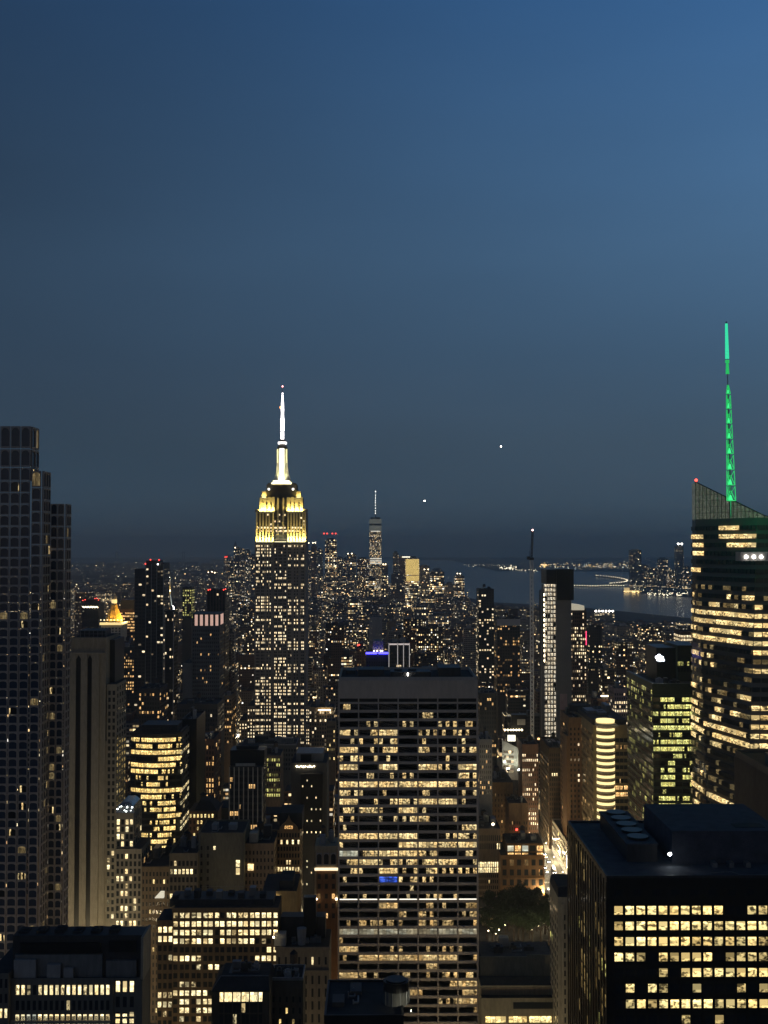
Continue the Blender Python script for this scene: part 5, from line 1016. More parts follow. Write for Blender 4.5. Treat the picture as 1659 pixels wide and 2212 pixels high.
b = MB(); lattice(b, (xc, 1096, 0), (xc, 1096, zt_), 1.3, 60, .5); b.build('crane_mast', surf('crane_grey', (.75, .74, .7), rough=.5, var=.1), K_)
b = MB(); b.box(xc - 2, xc + 2, 1094, 1098, zt_, zt_ + 2.4, bot=True); b.box(xc - 3.6, xc - 1.2, 1097, 1103, zt_ + .4, zt_ + 3.4, bot=True); b.build('crane_cab', M_['dark'], K_)
b = MB(); tip = Vector(P(1150.5, 1147, 1082)); lattice(b, (xc, 1096, zt_ + 2.4), tip, .7, 16, .3); b.bar((xc - 1.5, 1100, zt_ + 9), tip.lerp(Vector((xc, 1096, zt_)), .3), .08); b.bar((xc - 1.5, 1100, zt_ + 2), (xc - 1.5, 1100, zt_ + 9), .2); b.build('jib', M_['dark'], K_)
b = MB(); b.ball(tip + Vector((0, 0, .8)), .8, n=6, m=4); b.build('jib_beacon', glow('jib_lamp', (1, .55, .5), 10), K_)

# ---- middle distance towers
def mid(name, label, x0, x1, yt, Y, dep, wall, yb, anchor=None, cols=6, pz=4.0, fr=.2, pal='white', chars='33d', hot=.3, wf=.55, hf=.55, side=True, n=2, pr=False, rows=60):
    T = bl(name, label, x0, x1, yt, Y, dep, wall, yb, anchor)
    rows = min(rows, int((T.Z - P(0, min(yb, 1700), Y)[2]) / pz) + 2)
    grid(T, 'N', T.Z - pz * .6, cols, rows, pz, wf, hf, rnd(T, fr, hot, chars), PAL[pal])
    if side: grid(T, 'W' if x1 < 812 else 'E', T.Z - pz * .6, max(3, int(dep / 6)), rows, pz, .5, hf, rnd(T, fr * .7, hot, chars), PAL[pal])
    if pr: piers(T, (T.X0, T.X1, Y, Y + dep), 0, T.Z - 1, cols, .8, .5)
    rooftop(T, n, tank=n > 1); parapet(T)
    return T
def beacons(T, pts, mat=None, r=1.3, name='red_beacon', Y=None):
    for px, py in pts: lampdot(T, name, P(px, py, (Y or T.Y0) - 1), r * MPP(T.Y0), mat or RED)
# gilded pyramid
T = bl('gold_pyramid_tower', 'stone tower with a floodlit gold pyramid roof', 218, 262, 1352, 1750, 40, 'pale', 1378, 'the gold pyramid roof'); m = MPP(1750)
cx = (T.X0 + T.X1) / 2; yc = 1770; py = part(T, 'gold_pyramid', M_['gold']); h8 = lambda h: [(cx - h, yc - h), (cx + h, yc - h), (cx + h, yc + h), (cx - h, yc + h)]
zq = lambda y: P(0, y, 1752)[2]
def oc(h): k = h * .45; return [(cx - k, yc - h), (cx + k, yc - h), (cx + h, yc - k), (cx + h, yc + k), (cx + k, yc + h), (cx - k, yc + h), (cx - h, yc + k), (cx - h, yc - k)]
for (ya, ha), (yb_, hb) in zip([(1343, 17.5), (1335, 15), (1320, 9.5), (1309, 6.5)], [(1335, 15), (1320, 9.5), (1309, 6.5), (1307, 6)]): py.prism(oc(ha * m), zq(ya), zq(yb_), poly2=oc(hb * m))
ln = part(T, 'lantern', M_['pale']); ln.prism(oc(5.2 * m), zq(1307), zq(1294)); ln.prism(oc(5.4 * m), zq(1294), zq(1280), poly2=oc(.3)); lc = part(T, 'lantern_light', glow('lantern_lamp', (1, .75, .3), 1.2)); lc.prism(oc(5.4 * m), zq(1304), zq(1296), bot=True)
fb = part(T, 'lit_frieze', glow('frieze_light', (1, .74, .3), 1.1, True)); fb.box(T.X0 - 1.5, T.X1 + 1.5, 1748, 1749.9, zq(1350), zq(1344.5), bot=True); fb.box(T.X1 + .1, T.X1 + 1.5, 1750, 1788, zq(1350), zq(1345), bot=True)
for k in range(7): lampdot(T, 'pinnacle', (T.X0 + (T.X1 - T.X0) * k / 6, 1749, zq(1339)), .8, glow('pinnacle_lamp', (1, .9, .6), 3))
grid(T, 'N', T.Z - 2, 6, 6, 4, .5, .6, rnd(T, .25), PAL['orng'])
for sx, sy in ((0, -1), (1, 0)):
    l = bpy.data.lights.new('floodlight', 'AREA'); l.shape = 'RECTANGLE'; l.size = 26; l.size_y = 2; l.energy = 50000; l.color = (1, .6, .14); o = bpy.data.objects.new('pyramid_floodlight', l); COL.objects.link(o); o.parent = T.root
    o.location = Vector((cx + sx * 21, yc + sy * 21, zq(1345))) - T.root.location; d = Vector((-sx * .55, -sy * .55, 1)); r_ = d.to_track_quat('-Z', 'Y'); o.rotation_euler = r_.to_euler()
finish(T)
T = mid('banded_office_building', 'office block with glowing horizontal amber bands right of the gold pyramid roof', 259, 314, 1318, 1850, 60, 'brick', 1390, 'the amber-banded block', cols=5, fr=.75, pal='orng', chars='2233', hot=.6, wf=.96, hf=.5, pz=4.6); b = part(T, 'dark_attic', M_['dark']); b.box(T.X0 + 1, T.X1 - 1, 1852, 1900, T.Z - .03, P(0, 1296, 1852)[2]); finish(T)
T = mid('zigzag_lit_black_building', 'black building with zigzag lights and red beacons left of the gold pyramid', 177, 213, 1305, 2000, 40, 'black', 1358, 'the zigzag-lit black block', cols=6, fr=.05, side=False); zl_ = part(T, 'zigzag_light', WARML)
for k in range(12): zl_.ball(P(179 + 2.9 * k, 1310.5 + (k % 2) * 1.6, 1998), .9, n=6, m=3)
beacons(T, ((179, 1297), (184, 1295.5), (205, 1293), (209, 1292), (213, 1296)), r=.9); b = part(T, 'roof_block', M_['dark']); b.box(T.X0 + 3, T.X1 - 3, 2003, 2030, T.Z - .03, T.Z + 8); finish(T)
T = bl('triple_slab_tower', 'tall black tower of three stepped slabs topped by red beacons', 291, 361, 1229, 1350, 40, 'black', 1500, 'the black triple-slab tower', body=False)
vs_ = [vol(T, 291, 315, 1229, 1350, 36, reg=False), vol(T, 315.5, 339, 1211, 1346, 40, reg=False), vol(T, 339.5, 354, 1216, 1348, 38, reg=False)]
T.wallm[0] = surf('graphite_panels', (.03, .032, .036), rough=.45, var=.3)
for k, v in enumerate(vs_): grid(T, 'N', v[4] - 8, (3, 4, 2)[k], 66, 4.1, .7, .5, rnd(T, (.05, .1, .14)[k], hot=.25, chars='33d', seed=k), PAL['white'], box=v)
grid(T, 'W', vs_[2][4] - 6, 4, 60, 4.1, .6, .5, rnd(T, .12), PAL['white'], box=vs_[2]); T.X1 = vs_[2][1]
fn = part(T, 'vertical_fin', M_['steel'])
for x in (vs_[1][0], vs_[1][1], vs_[1][0] + 6.4, vs_[2][1]): fn.box(x - .35, x + .35, 1345.2, 1346.2, 0, vs_[1][4] - 4)
beacons(T, ((314, 1218), (325, 1209), (343.5, 1209.5)), r=1.3, Y=1345); beacons(T, ((341, 1219),), WLAMP, 1.2, 'white_beacon', Y=1345); finish(T)
T = mid('dark_slot_tower', 'slim black tower with two pale edge stripes right of the black triple-slab tower', 356, 376, 1322, 1250, 24, 'black', 1560, 'the slim striped black tower', cols=4, fr=.1, n=1); fn = part(T, 'edge_stripe', M_['conc']); fn.box(T.X1 - .9, T.X1 + .1, 1249.3, 1250.2, 0, T.Z); fn.box(T.X0 - .1, T.X0 + .6, 1249.3, 1250.2, 0, T.Z); finish(T)
T = bl('clock_tower', 'slender stone tower with a gold-lit cupola and a bright white lantern', 356, 369, 1252, 1950, 22, 'pale', 1330, 'the tower with the lit cupola'); m = MPP(1950); cx = (T.X0 + T.X1) / 2
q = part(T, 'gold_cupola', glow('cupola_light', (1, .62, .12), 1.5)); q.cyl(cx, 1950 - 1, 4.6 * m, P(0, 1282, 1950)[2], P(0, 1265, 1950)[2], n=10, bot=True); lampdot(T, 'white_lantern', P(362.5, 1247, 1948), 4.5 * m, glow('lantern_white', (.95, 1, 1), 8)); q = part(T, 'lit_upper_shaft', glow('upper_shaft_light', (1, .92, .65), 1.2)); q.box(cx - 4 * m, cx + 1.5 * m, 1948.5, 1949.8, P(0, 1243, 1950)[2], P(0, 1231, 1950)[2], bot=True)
for px in (359, 367): lampdot(T, 'cupola_lamp', P(px, 1276, 1947), 1.6 * m, WARML)
sp = part(T, 'spire_cap', M_['gold']); sp.cyl(cx, 1955, 5 * m, T.Z, P(0, 1229, 1950)[2], n=8, r2=.4); grid(T, 'N', T.Z - 26, 3, 8, 5, .4, .5, rnd(T, .2), PAL['orng']); finish(T)
tl = empty('light_mast', P(372, 1316, 1600), 'leaning thin mast with a bright white lamp right of the lit cupola', 'mast'); b = MB(); b.bar(P(374, 1330, 1600), P(368, 1284, 1600), .9, r2=.3); b.build('pole', glow('mast_lit_pole', (.9, 1, .9), .6), tl); b = MB(); b.ball(P(373, 1314, 1599), 2.2, n=8, m=5, sz=1.6); b.build('lamp', WLAMP, tl)
b = MB(); b.bar(P(374, 1330, 1600), P(374, 1690, 1600), .9); b.build('mast_leg', M_['steel'], tl)
T = mid('green_lit_top_building', 'dark mid-rise with pale green lit upper windows behind the slim striped black tower', 394, 414, 1270, 1900, 30, 'dark', 1325, 'the green-topped mid-rise', cols=4, fr=.6, pal='green', chars='23', hot=.6, n=1); finish(T)
T = bl('pink_crown_building', 'grey office tower whose top columns glow pink', 416, 474, 1326, 1150, 40, 'conc', 1520, 'the pink-crowned tower'); m = MPP(1150); T.wallm[0] = surf('slate_grey_wall', (.13, .135, .14), var=.2)
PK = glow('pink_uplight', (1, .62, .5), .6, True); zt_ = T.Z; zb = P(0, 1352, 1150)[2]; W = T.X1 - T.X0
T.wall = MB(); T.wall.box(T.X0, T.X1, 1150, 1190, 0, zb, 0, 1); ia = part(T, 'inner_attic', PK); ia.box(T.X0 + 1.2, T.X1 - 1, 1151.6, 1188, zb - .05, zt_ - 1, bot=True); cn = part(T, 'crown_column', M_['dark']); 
for k in range(6): x = T.X0 + W * k / 5.2; cn.box(x, x + W * .075, 1150, 1151.5, zb - .02, zt_ - .8)
ri = part(T, 'roof_slab', M_['dark']); ri.box(T.X0 - .3, T.X1 + .3, 1149.6, 1190.2, zt_ - .79, zt_, bot=True)
grid(T, 'N', zb - 3, 14, 20, 3.9, .5, .5, rnd(T, .1, hot=.15, chars='33d'), PAL['orng']); grid(T, 'W', zb - 3, 6, 20, 3.9, .5, .5, rnd(T, .08), PAL['orng']); piers(T, (T.X0, T.X1, 1150, 1190), 0, zb - 1, 7, .8, .5)
lw = vol(T, 395, 415.8, 1432, 1148, 36, reg=True); rooftop(T, 1, box=lw[:4], Z=lw[4]); finish(T)
T = mid('ribbed_black_tower', 'dark ribbed tower with a pair of red beacons behind the pink-crowned tower', 448, 486, 1276, 1320, 40, 'black', 1500, 'the ribbed black tower', cols=6, fr=.02, n=1, pr=True); fr_ = part(T, 'rib', M_['bronze'])
for k in range(7): x = T.X0 + (T.X1 - T.X0) * k / 6; fr_.box(x - .5, x + .5, 1319, 1320.1, 0, T.Z + 1)
beacons(T, ((450, 1274.5), (454, 1273.5), (483, 1274), (487, 1272.5)), r=1.2); finish(T)
T = mid('slim_left_wall_tower', 'narrow dark slab with a column of tiny lights just left of the black triple-slab tower', 262, 290, 1400, 1500, 40, 'dark', 1540, None, cols=6, fr=.4, pal='orng', n=2); finish(T)
T = mid('stepped_brick_building', 'brown stepped brick building with lit ledges right of the grey limestone tower', 250, 285, 1392, 1560, 40, 'brick', 1470, 'the stepped brick building', cols=5, fr=.06, pal='orng'); lb = part(T, 'lit_ledge', WARML); lb.box(*[P(x, 0, 1558)[0] for x in (262, 290)], 1558, 1559.8, P(0, 1416, 1558)[2], P(0, 1412, 1558)[2], bot=True); finish(T)
T = mid('scattered_light_block', 'dark block with scattered bright windows below the amber-banded block', 300, 345, 1490, 1050, 40, 'dark', 1590, 'the scattered-light block', cols=8, fr=.28, pal='orng', hot=.5); finish(T)
T = mid('low_arched_roof_building', 'long dark low building with a row of roof vents under the pink-crowned tower', 382, 470, 1524, 980, 40, 'dark', 1570, None, cols=16, fr=.06, rows=8); finish(T)
# right of the skyscraper
T = mid('blank_core_building', 'blank grey windowless slab far behind the broad centre slab', 797, 826, 1334, 2200, 40, 'conc', 1395, 'the blank grey slab', cols=2, fr=0, hf=.01, wf=.01, n=1, side=False); T.w = []; finish(T)
T = mid('beige_slab_building', 'small beige windowless block right of the blank grey slab', 836, 855, 1343, 2150, 30, 'tan', 1362, None, cols=2, fr=0, n=1, side=False); T.w = []; finish(T)
T = bl('blue_lit_building', 'dark building crowned by a bright blue light strip', 791, 842, 1413, 1400, 40, 'dark', 1460, 'the blue-lit roof'); T.wallm[0] = surf('blue_grey_wall', (.05, .05, .08), var=.2); bb = part(T, 'blue_light_strip', glow('blue_strip', (.07, .06, 1), 5, True)); bb.box(P(791, 0, 1398)[0], P(815, 0, 1398)[0], 1398, 1399.8, P(0, 1413.5, 1398)[2], P(0, 1409.5, 1398)[2], bot=True); bb.box(P(818, 0, 1398)[0], P(842.5, 0, 1398)[0], 1398, 1399.8, P(0, 1413.5, 1398)[2], P(0, 1409.5, 1398)[2], bot=True)
grid(T, 'N', T.Z - 4, 10, 8, 4, .5, .5, rnd(T, .05), PAL['white']); b = part(T, 'roof_block', M_['conc']); b.box(P(806, 0, 1405)[0], P(828, 0, 1405)[0], 1405, 1430, T.Z - .03, P(0, 1385, 1405)[2])
for px in (808, 815, 822, 826): lampdot(T, 'roof_lamp', P(px, 1406, 1403), .7, WARML)
finish(T)
T = bl('white_column_building', 'dark building outlined by four glowing white vertical columns', 839, 884, 1389, 1350, 40, 'dark', 1455, 'the white-columned block'); WC = glow('column_light', (1, .93, .88), .4)
cl = part(T, 'glowing_column', WC)
for px in (840, 858.5, 871, 883.5): cl.box(P(px - .7, 0, 1349)[0], P(px + .7, 0, 1349)[0], 1349.2, 1350.1, 0, T.Z)
tb = part(T, 'lit_parapet', glow('parapet_light', (1, .85, .8), .6))
for a, c in ((841, 857), (860, 870), (872.5, 883)): tb.box(P(a, 0, 1349)[0], P(c, 0, 1349)[0], 1349.3, 1350.1, T.Z - 2.2, T.Z - .6, bot=True)
grid(T, 'N', T.Z - 12, 8, 9, 4.2, .8, .5, ['00000000', '00000000', '00000000', '00022000', '11001100', '00000000', '33333333', '03333300', '00000000'], PAL['white']); rooftop(T, 2); finish(T)
T = mid('dark_slim_tower', 'slim dark tower with ragged lit floors right above the broad centre slab', 1034, 1067, 1274, 1700, 40, 'dark', 1480, 'the slim dark tower', cols=6, fr=.22, pal='white', chars='233'); finish(T)
T = mid('pale_cap_tower', 'tower with a wide pale blank top band and amber windows left of the crane', 1074, 1123, 1338, 1500, 40, 'dark', 1490, 'the pale-capped tower', cols=9, fr=.22, pal='orng', hot=.4, chars='23d'); b = part(T, 'pale_top_band', surf('pale_top_panel', (.5, .48, .45), var=.1)); b.box(T.X0 - .4, T.X1 + .4, 1499.2, 1499.95, P(0, 1352, 1500)[2], T.Z + .5, bot=True); finish(T)
T = mid('slanted_crown_tower', 'brown tower with a pale lit slanted crown right behind the unfinished tower', 1228, 1266, 1318, 1300, 36, 'brick', 1525, 'the slanted-crown tower', cols=9, fr=.34, pal='white', pr=True, hot=.35, n=1)
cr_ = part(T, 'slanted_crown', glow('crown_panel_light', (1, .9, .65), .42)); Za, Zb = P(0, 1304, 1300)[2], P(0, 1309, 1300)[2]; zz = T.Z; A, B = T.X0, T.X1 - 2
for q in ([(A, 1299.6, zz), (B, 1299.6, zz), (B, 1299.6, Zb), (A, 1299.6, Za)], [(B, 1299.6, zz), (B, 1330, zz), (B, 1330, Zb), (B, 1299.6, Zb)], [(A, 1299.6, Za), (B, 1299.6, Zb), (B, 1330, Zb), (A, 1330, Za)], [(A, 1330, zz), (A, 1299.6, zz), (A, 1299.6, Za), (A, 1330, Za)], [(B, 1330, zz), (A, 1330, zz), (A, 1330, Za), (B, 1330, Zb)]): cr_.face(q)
rs = part(T, 'red_light_strip', glow('red_strip', (1, .05, .15), 2.5)); rs.box(T.X1 - .5, T.X1 + .3, 1299, 1299.9, P(0, 1394, 1300)[2], P(0, 1364, 1300)[2], bot=True); finish(T)
T = mid('pink_stone_building', 'small pinkish stone building with rows of white windows beside the green glass block', 1327, 1356, 1490, 1120, 30, 'pinkst', 1550, 'the pinkish block', cols=6, fr=.55, pal='white', chars='33', n=1); finish(T)
T = mid('white_grid_building', 'building whose bright white window grid glows left of the faceted skyscraper', 1470, 1500, 1366, 1300, 30, 'brick', 1400, 'the white window grid', cols=9, fr=.9, pal='white', chars='33', hot=.9, n=1, wf=.6, hf=.6); finish(T)
T = mid('lit_marquee_roof_building', 'low building with a bright rooftop strip left of the pinkish block', 1278, 1326, 1512, 1180, 36, 'brick', 1548, None, cols=9, fr=.12, n=2); b = part(T, 'roof_strip_light', WARML); b.box(P(1332 - 42, 0, 1178)[0], P(1312, 0, 1178)[0], 1178, 1178.8, P(0, 1506, 1178)[2], P(0, 1503.5, 1178)[2], bot=True); finish(T)
T = mid('far_lit_stadium_block', 'low wide building with a row of six white lamps by the river on the right', 1284, 1328, 1321, 4000, 60, 'dark', 1335, None, cols=8, fr=.3, side=False, n=0, wf=.7); 
for k in range(6): lampdot(T, 'roof_lamp', P(1287 + 7.3 * k, 1320, 3995), 3.2, WLAMP)
finish(T)
T = mid('slotted_right_slab', 'dark striped tower edge standing directly right of the centre slab', 1036, 1072, 1500, 1010, 40, 'dark', 1700, 'the striped slab edge', cols=7, fr=.12, pal='orng', pr=True, n=2); finish(T)
T = mid('park_row_office', 'dim striped office building behind the dark trees right of the centre slab', 1036, 1062, 1600, 905, 20, 'conc', 1790, None, cols=6, fr=.12, pal='orng', pr=True); finish(T)
T = mid('wide_lit_loft', 'wide low loft building with a long glowing floor left of the big slab', 668, 722, 1530, 1180, 34, 'tan', 1600, 'the long-lit loft', cols=10, fr=.3, pal='white', hot=.4); lb = part(T, 'lit_strip', WARML); lb.box(P(690, 0, 1178)[0], P(716, 0, 1178)[0], 1178, 1179, P(0, 1535.5, 1178)[2], P(0, 1534, 1178)[2], bot=True); finish(T)
T = mid('small_square_window_block', 'tan block with a neat grid of square windows left of the centre slab', 706, 724, 1560, 1040, 20, 'tan', 1620, None, cols=4, fr=.4, pal='one', chars='3d', side=False, n=1); finish(T)
T = mid('foreground_grey_roofs', 'wide grey building with flat stepped roofs in front of the floodlit skyscraper', 520, 640, 1610, 1010, 30, 'conc', 1650, 'the stepped grey roofs', cols=20, fr=.03, n=5); T.wallm[0] = surf('grey_roof_wall', (.12, .12, .115), var=.2); finish(T)
T = mid('yellow_street_building', 'old brick building glowing yellow from the street lamps left of the floodlit skyscraper', 470, 500, 1505, 1250, 40, 'tan', 1590, None, cols=6, fr=.2, pal='orng'); finish(T)

# ---- downtown, six kilometres off
def far(name, label, x0, x1, yt, Y, fr, tone=.2, size=1.6, dep=50, yb=1300, beacon=None, bmat=None, anchor=None, br=1.6, band=None):
    T = bl(name, label, x0, x1, yt, Y, dep, FAC, yb, anchor, at=(random.Random(label).random(), fr, tone, size))
    if beacon: beacons(T, beacon, bmat, br, 'red_beacon' if bmat is None else 'roof_lamp')
    if band:
        q = part(T, 'lit_band', glow(name + '_band', (1, .9, .6), 1.6))
        for xa, xb, ya, yb_ in band: q.box(P(xa, 0, Y - 3)[0], P(xb, 0, Y - 3)[0], Y - 3, Y - 1, P(0, yb_, Y)[2], P(0, ya, Y)[2], bot=True)
    R = T.rng; rb = part(T, 'roof_block', M_['dark']); w = T.X1 - T.X0; rb.box(T.X0 + w * .2, T.X1 - w * .25, Y + 8, Y + dep - 8, T.Z - .1, T.Z + R.uniform(3, 9))
    finish(T); return T
far('downtown_tower', 'distant tower with a row of four red lights on its roof', 702, 727, 1166, 5500, .55, .3, 2.2, beacon=((700, 1152.5), (706.5, 1152.5), (718, 1152.5), (725, 1152.5)), anchor='the four-red-light tower', br=1.5)
b_ = HERO[-1]
T = bl('glass_spire_tower', 'tallest distant glass tower with tapering facets and a lit needle spire', 798, 824, 1120, 5135, 56, FAC, 1275, 'the distant spire tower', body=False); m = MPP(5135); cx = (T.X0 + T.X1) / 2; yc = 5165; h = 13.2 * m
zt_, zb = P(0, 1120, 5135)[2], 56.0; q8 = lambda k: [(cx - h + k, yc - h), (cx + h - k, yc - h), (cx + h, yc - h + k), (cx + h, yc + h - k), (cx + h - k, yc + h), (cx - h + k, yc + h), (cx - h, yc + h - k), (cx - h, yc - h + k)]
att = (.37, .75, .9, 1.3); z_ = P(0, 1147, 5135)[2]; T.wall.prism(q8(.5), 0, zb, at=att); f_ = (z_ - zb) / (zt_ - zb); T.wall.prism(q8(.5), zb, z_, at=att, poly2=q8(.5 + (h * .8) * f_)); 
tg = part(T, 'glass_crown', winmat('crown_glass_lit', (.8, .9, .85), .16, 1, 2, 1, lo=.8)); tg.prism(q8(.5 + h * .8 * f_), z_ + .02, P(0, 1135, 5135)[2], poly2=q8(h * .75)); dk = part(T, 'dark_band', M_['dark']); dk.prism(q8(h * .75), P(0, 1135, 5135)[2] + .02, P(0, 1131, 5135)[2])
tg.prism(q8(h * .76), P(0, 1131, 5135)[2] + .02, zt_ - 2); rg = part(T, 'roof_ring', M_['dark']); rg.cyl(cx, yc, h * .8, zt_ - 2, zt_ + 6, n=20)
sp = part(T, 'needle_spire', M_['steel']); sp.bar((cx, yc, zt_), (cx, yc, P(0, 1061, 5135)[2]), 2.6, n=6, r2=.8)
for k, yy in enumerate((1061, 1069, 1075, 1081, 1085, 1091, 1097, 1103, 1108)): lampdot(T, 'spire_light', (cx, yc - 3, P(0, yy, 5135)[2]), 2.2 if k == 0 else 1.7, glow('spire_lamp', (1, .97, .85), 6))
lr = part(T, 'lit_row', glow('tower_lit_row', (1, .95, .8), .9)); lr.box(cx - h * .75, cx + h * .75, yc - h - 1.5, yc - h - .2, P(0, 1148.5, 5135)[2], P(0, 1146.5, 5135)[2], bot=True)
for k in range(3): lr.box(cx - h * .9, cx + h * 1.02, yc - h - 2.2, yc - h - .8, P(0, 1208 + k * 5, 5135)[2], P(0, 1205.5 + k * 5, 5135)[2], bot=True)
finish(T)
T = far('lit_yellow_tower', 'distant building glowing solid yellow all over', 876, 905.5, 1206, 5000, .98, .6, 2.0, yb=1256, anchor='the solid yellow tower'); 
q = MB(); q.box(T.X0 + 1, T.X1 - .5, 4998.5, 4999.8, P(0, 1242, 5000)[2], P(0, 1208, 5000)[2], bot=True); q.box(T.X0 + 3, T.X1 - .5, 4998.5, 4999.8, P(0, 1255, 5000)[2], P(0, 1244, 5000)[2], bot=True); q.build('lit_facade', winmat('solid_yellow_facade', (1, .76, .26), 1.15, 1, 9, 14, False, lo=.6), T.root); q = MB(); q.box(P(868, 0, 4999)[0], P(885, 0, 4999)[0], 4997, 4998.4, P(0, 1204.5, 5000)[2], P(0, 1202, 5000)[2], bot=True); q.build('roof_light_strip', glow('yellow_tower_strip', (1, .93, .7), 2), T.root)
DT = [  # picture x0,x1,top, depth, lit share, look
 (663, 671, 1190, 5900, .3, 'slim distant tower with white lights just right of the floodlit skyscraper', ((667, 1173), (681, 1172))), (672, 684, 1180, 5600, .12, 'grey distant block with twin roof lamps left of the four-red-light tower', ((676, 1172.5), (681, 1172.5))), (685, 697, 1188, 5800, .2, 'speckled distant block touching the left side of the four-red-light tower', None),
 (728, 740, 1204, 5700, .3, 'warm distant block at the right foot of the four-red-light tower', None), (741, 749, 1208, 5900, .25, 'narrow speckled distant block midway between the red-light and spire towers', None), (750, 769, 1197, 5300, .2, 'dark distant tower with a pale flat roof light left of the spire tower', ((752, 1196), (760, 1196))), (771, 797, 1208, 5200, .6, 'broad warm-lit distant block touching the left of the spire tower', None),
 (824, 838, 1220, 5000, .4, 'low distant block with a white roof strip right of the spire tower', ((833, 1219), (828, 1219))), (849, 861, 1194, 5400, .12, 'tall unlit distant tower left of the solid yellow tower', None), (862, 876, 1203, 5200, .2, 'speckled distant tower touching the left of the solid yellow tower', None), (906, 928, 1222, 5100, .25, 'dim distant block right of the solid yellow tower', ((917, 1230), (925, 1230))),
 (930, 960, 1235, 4900, .5, 'distant round-topped building with warm lit floors near the water', None), (983, 1003, 1244, 5000, .45, 'slim distant tower with two lamps on top beside the bay', ((988, 1239), (994, 1239))), (962, 981, 1262, 5000, .25, 'low distant block between the round-topped building and the bay', None),
 (505, 517, 1182, 6200, .25, 'distant tower with a bright white peak left of the floodlit skyscraper', ((508, 1183),)), (518, 528, 1186, 6000, .22, 'speckled distant tower second to the left of the floodlit skyscraper', None), (529, 540, 1190, 5900, .3, 'pale speckled distant tower close to the left of the floodlit skyscraper', None), (541, 551, 1200, 5800, .3, 'distant tower touching the left edge of the floodlit skyscraper', None), (484, 499, 1203, 6400, .3, 'distant tower with a red lit roof bar', ((486, 1203), (490, 1203), (496, 1203))), (494, 504, 1212, 6000, .3, 'low distant block between the red bar roof and the white peak', None),
 (448, 466, 1232, 7000, .2, 'distant low block with an orange lit roof far left of the floodlit skyscraper', ((450, 1236), (458, 1235), (464, 1237))),
 (700, 727, 1240, 5000, .4, 'lit block in front of the four-red-light tower', None), (790, 812, 1248, 4700, .5, 'warm-lit low block in front of the spire tower', None), (845, 872, 1240, 4700, .25, 'dim block below the tall unlit distant tower', None), (728, 765, 1245, 4800, .22, 'wide dark block low between the red-light and spire towers', None),
 (752, 782, 1301, 3600, .85, 'bright orange-white lit loft block in the dark middle distance', None), (895, 925, 1312, 3500, .5, 'mid-distance block with bright long rows of light below the solid yellow tower', None), (927, 970, 1330, 3300, .6, 'long mid-distance building with glowing floors toward the bay', None)]
for k, (a, c, y, Y, f, lb, bc) in enumerate(DT):
    T = far('downtown_tower' if y < 1230 else 'downtown_block', lb, a, c, y, Y, f * .75, (k * .37) % 1, 1.5 + (k % 3) * .4, beacon=bc, bmat=RED if bc and 'roof bar' in lb else WARML if bc else None, br=1.2, yb=1290 if Y > 4000 else y + 25)
    if 'round-topped' in lb: q = MB(); x = (T.X0 + T.X1) / 2; q.ball((x, T.Y0 + 25, T.Z), (T.X1 - T.X0) * .42, n=14, m=8, sz=.7); q.build('dome', M_['steel'], T.root)
    if 'white peak' in lb: q = MB(); q.cyl((T.X0 + T.X1) / 2 - 8, T.Y0 + 10, 12, T.Z, T.Z + 34, n=4, r2=.5); q.build('peaked_roof', M_['conc'], T.root)
# mid-distance lit block among the dark field
for (a, c, y, Y, f, lb) in ((668, 688, 1362, 2100, .7, 'small block with amber window rows right of the floodlit skyscraper'), (737, 760, 1420, 1500, .55, 'orange-lit block left of the blue-lit roof'), (771, 789, 1400, 1650, .2, 'dark tower with two red lights left of the blue-lit roof'), (905, 945, 1452, 1350, .2, 'block with a long lit ledge above the right of the centre slab')):
    far('lit_midrise', lb, a, c, y, Y, f, .4, 1.1, dep=30, yb=y + 60, beacon=((773, 1394), (776, 1393)) if 'two red' in lb else None, band=((906, 944, 1455, 1461),) if 'long lit ledge' in lb else None)

# ---- across the harbour
NJ = [(1362, 1385.5, 1188, 7600, .06, 'dark flat-topped tower on the far shore'), (1461, 1476.5, 1180, 7200, .08, 'tall far-shore tower with two bright lamps on its roof'), (1424, 1443, 1207, 7400, .08, 'squat far-shore tower left of the one with two lamps'), (1386, 1400, 1222, 7600, .2, 'low far-shore block right of the dark flat-topped tower'), (1402, 1422, 1228, 7500, .25, 'low far-shore block with scattered lights'), (1444, 1459, 1232, 7300, .3, 'low far-shore block just left of the tower with two lamps'), (1478, 1492, 1226, 7100, .25, 'far-shore block touching the faceted glass skyscraper')]
for a, c, y, Y, f, lb in NJ:
    T = far('far_shore_tower', lb, a, c, y, Y, f, .1, 2.2, yb=1262, beacon=((1465, 1175), (1473, 1175)) if 'bright lamps' in lb else None, bmat=WLAMP if 'bright lamps' in lb else None, br=2.2)

# ---- ground, water, far land
def sheet(name, poly, z, mat, kind='structure', thick=0):
    b = MB(); b.face([(x, y, z) for x, y in poly]); o = b.build(name, mat); tag(o, kind=kind); return o
m, n, l, bs = newmat('dark_water'); bs.inputs['Base Color'].default_value = (.012, .02, .03, 1); bs.inputs['Roughness'].default_value = .18
no = n.new('ShaderNodeTexNoise'); no.inputs['Scale'].default_value = .02; no.inputs['Detail'].default_value = 5; ge = n.new('ShaderNodeNewGeometry'); l.new(ge.outputs['Position'], no.inputs['Vector']); bp = n.new('ShaderNodeBump'); bp.inputs['Strength'].default_value = .35; bp.inputs['Distance'].default_value = 8; l.new(no.outputs['Fac'], bp.inputs['Height']); l.new(bp.outputs['Normal'], bs.inputs['Normal'])
WATER = m
sheet('water', [(-30000, -3000), (30000, -3000), (30000, 29000), (-30000, 29000)], -2.0, WATER)
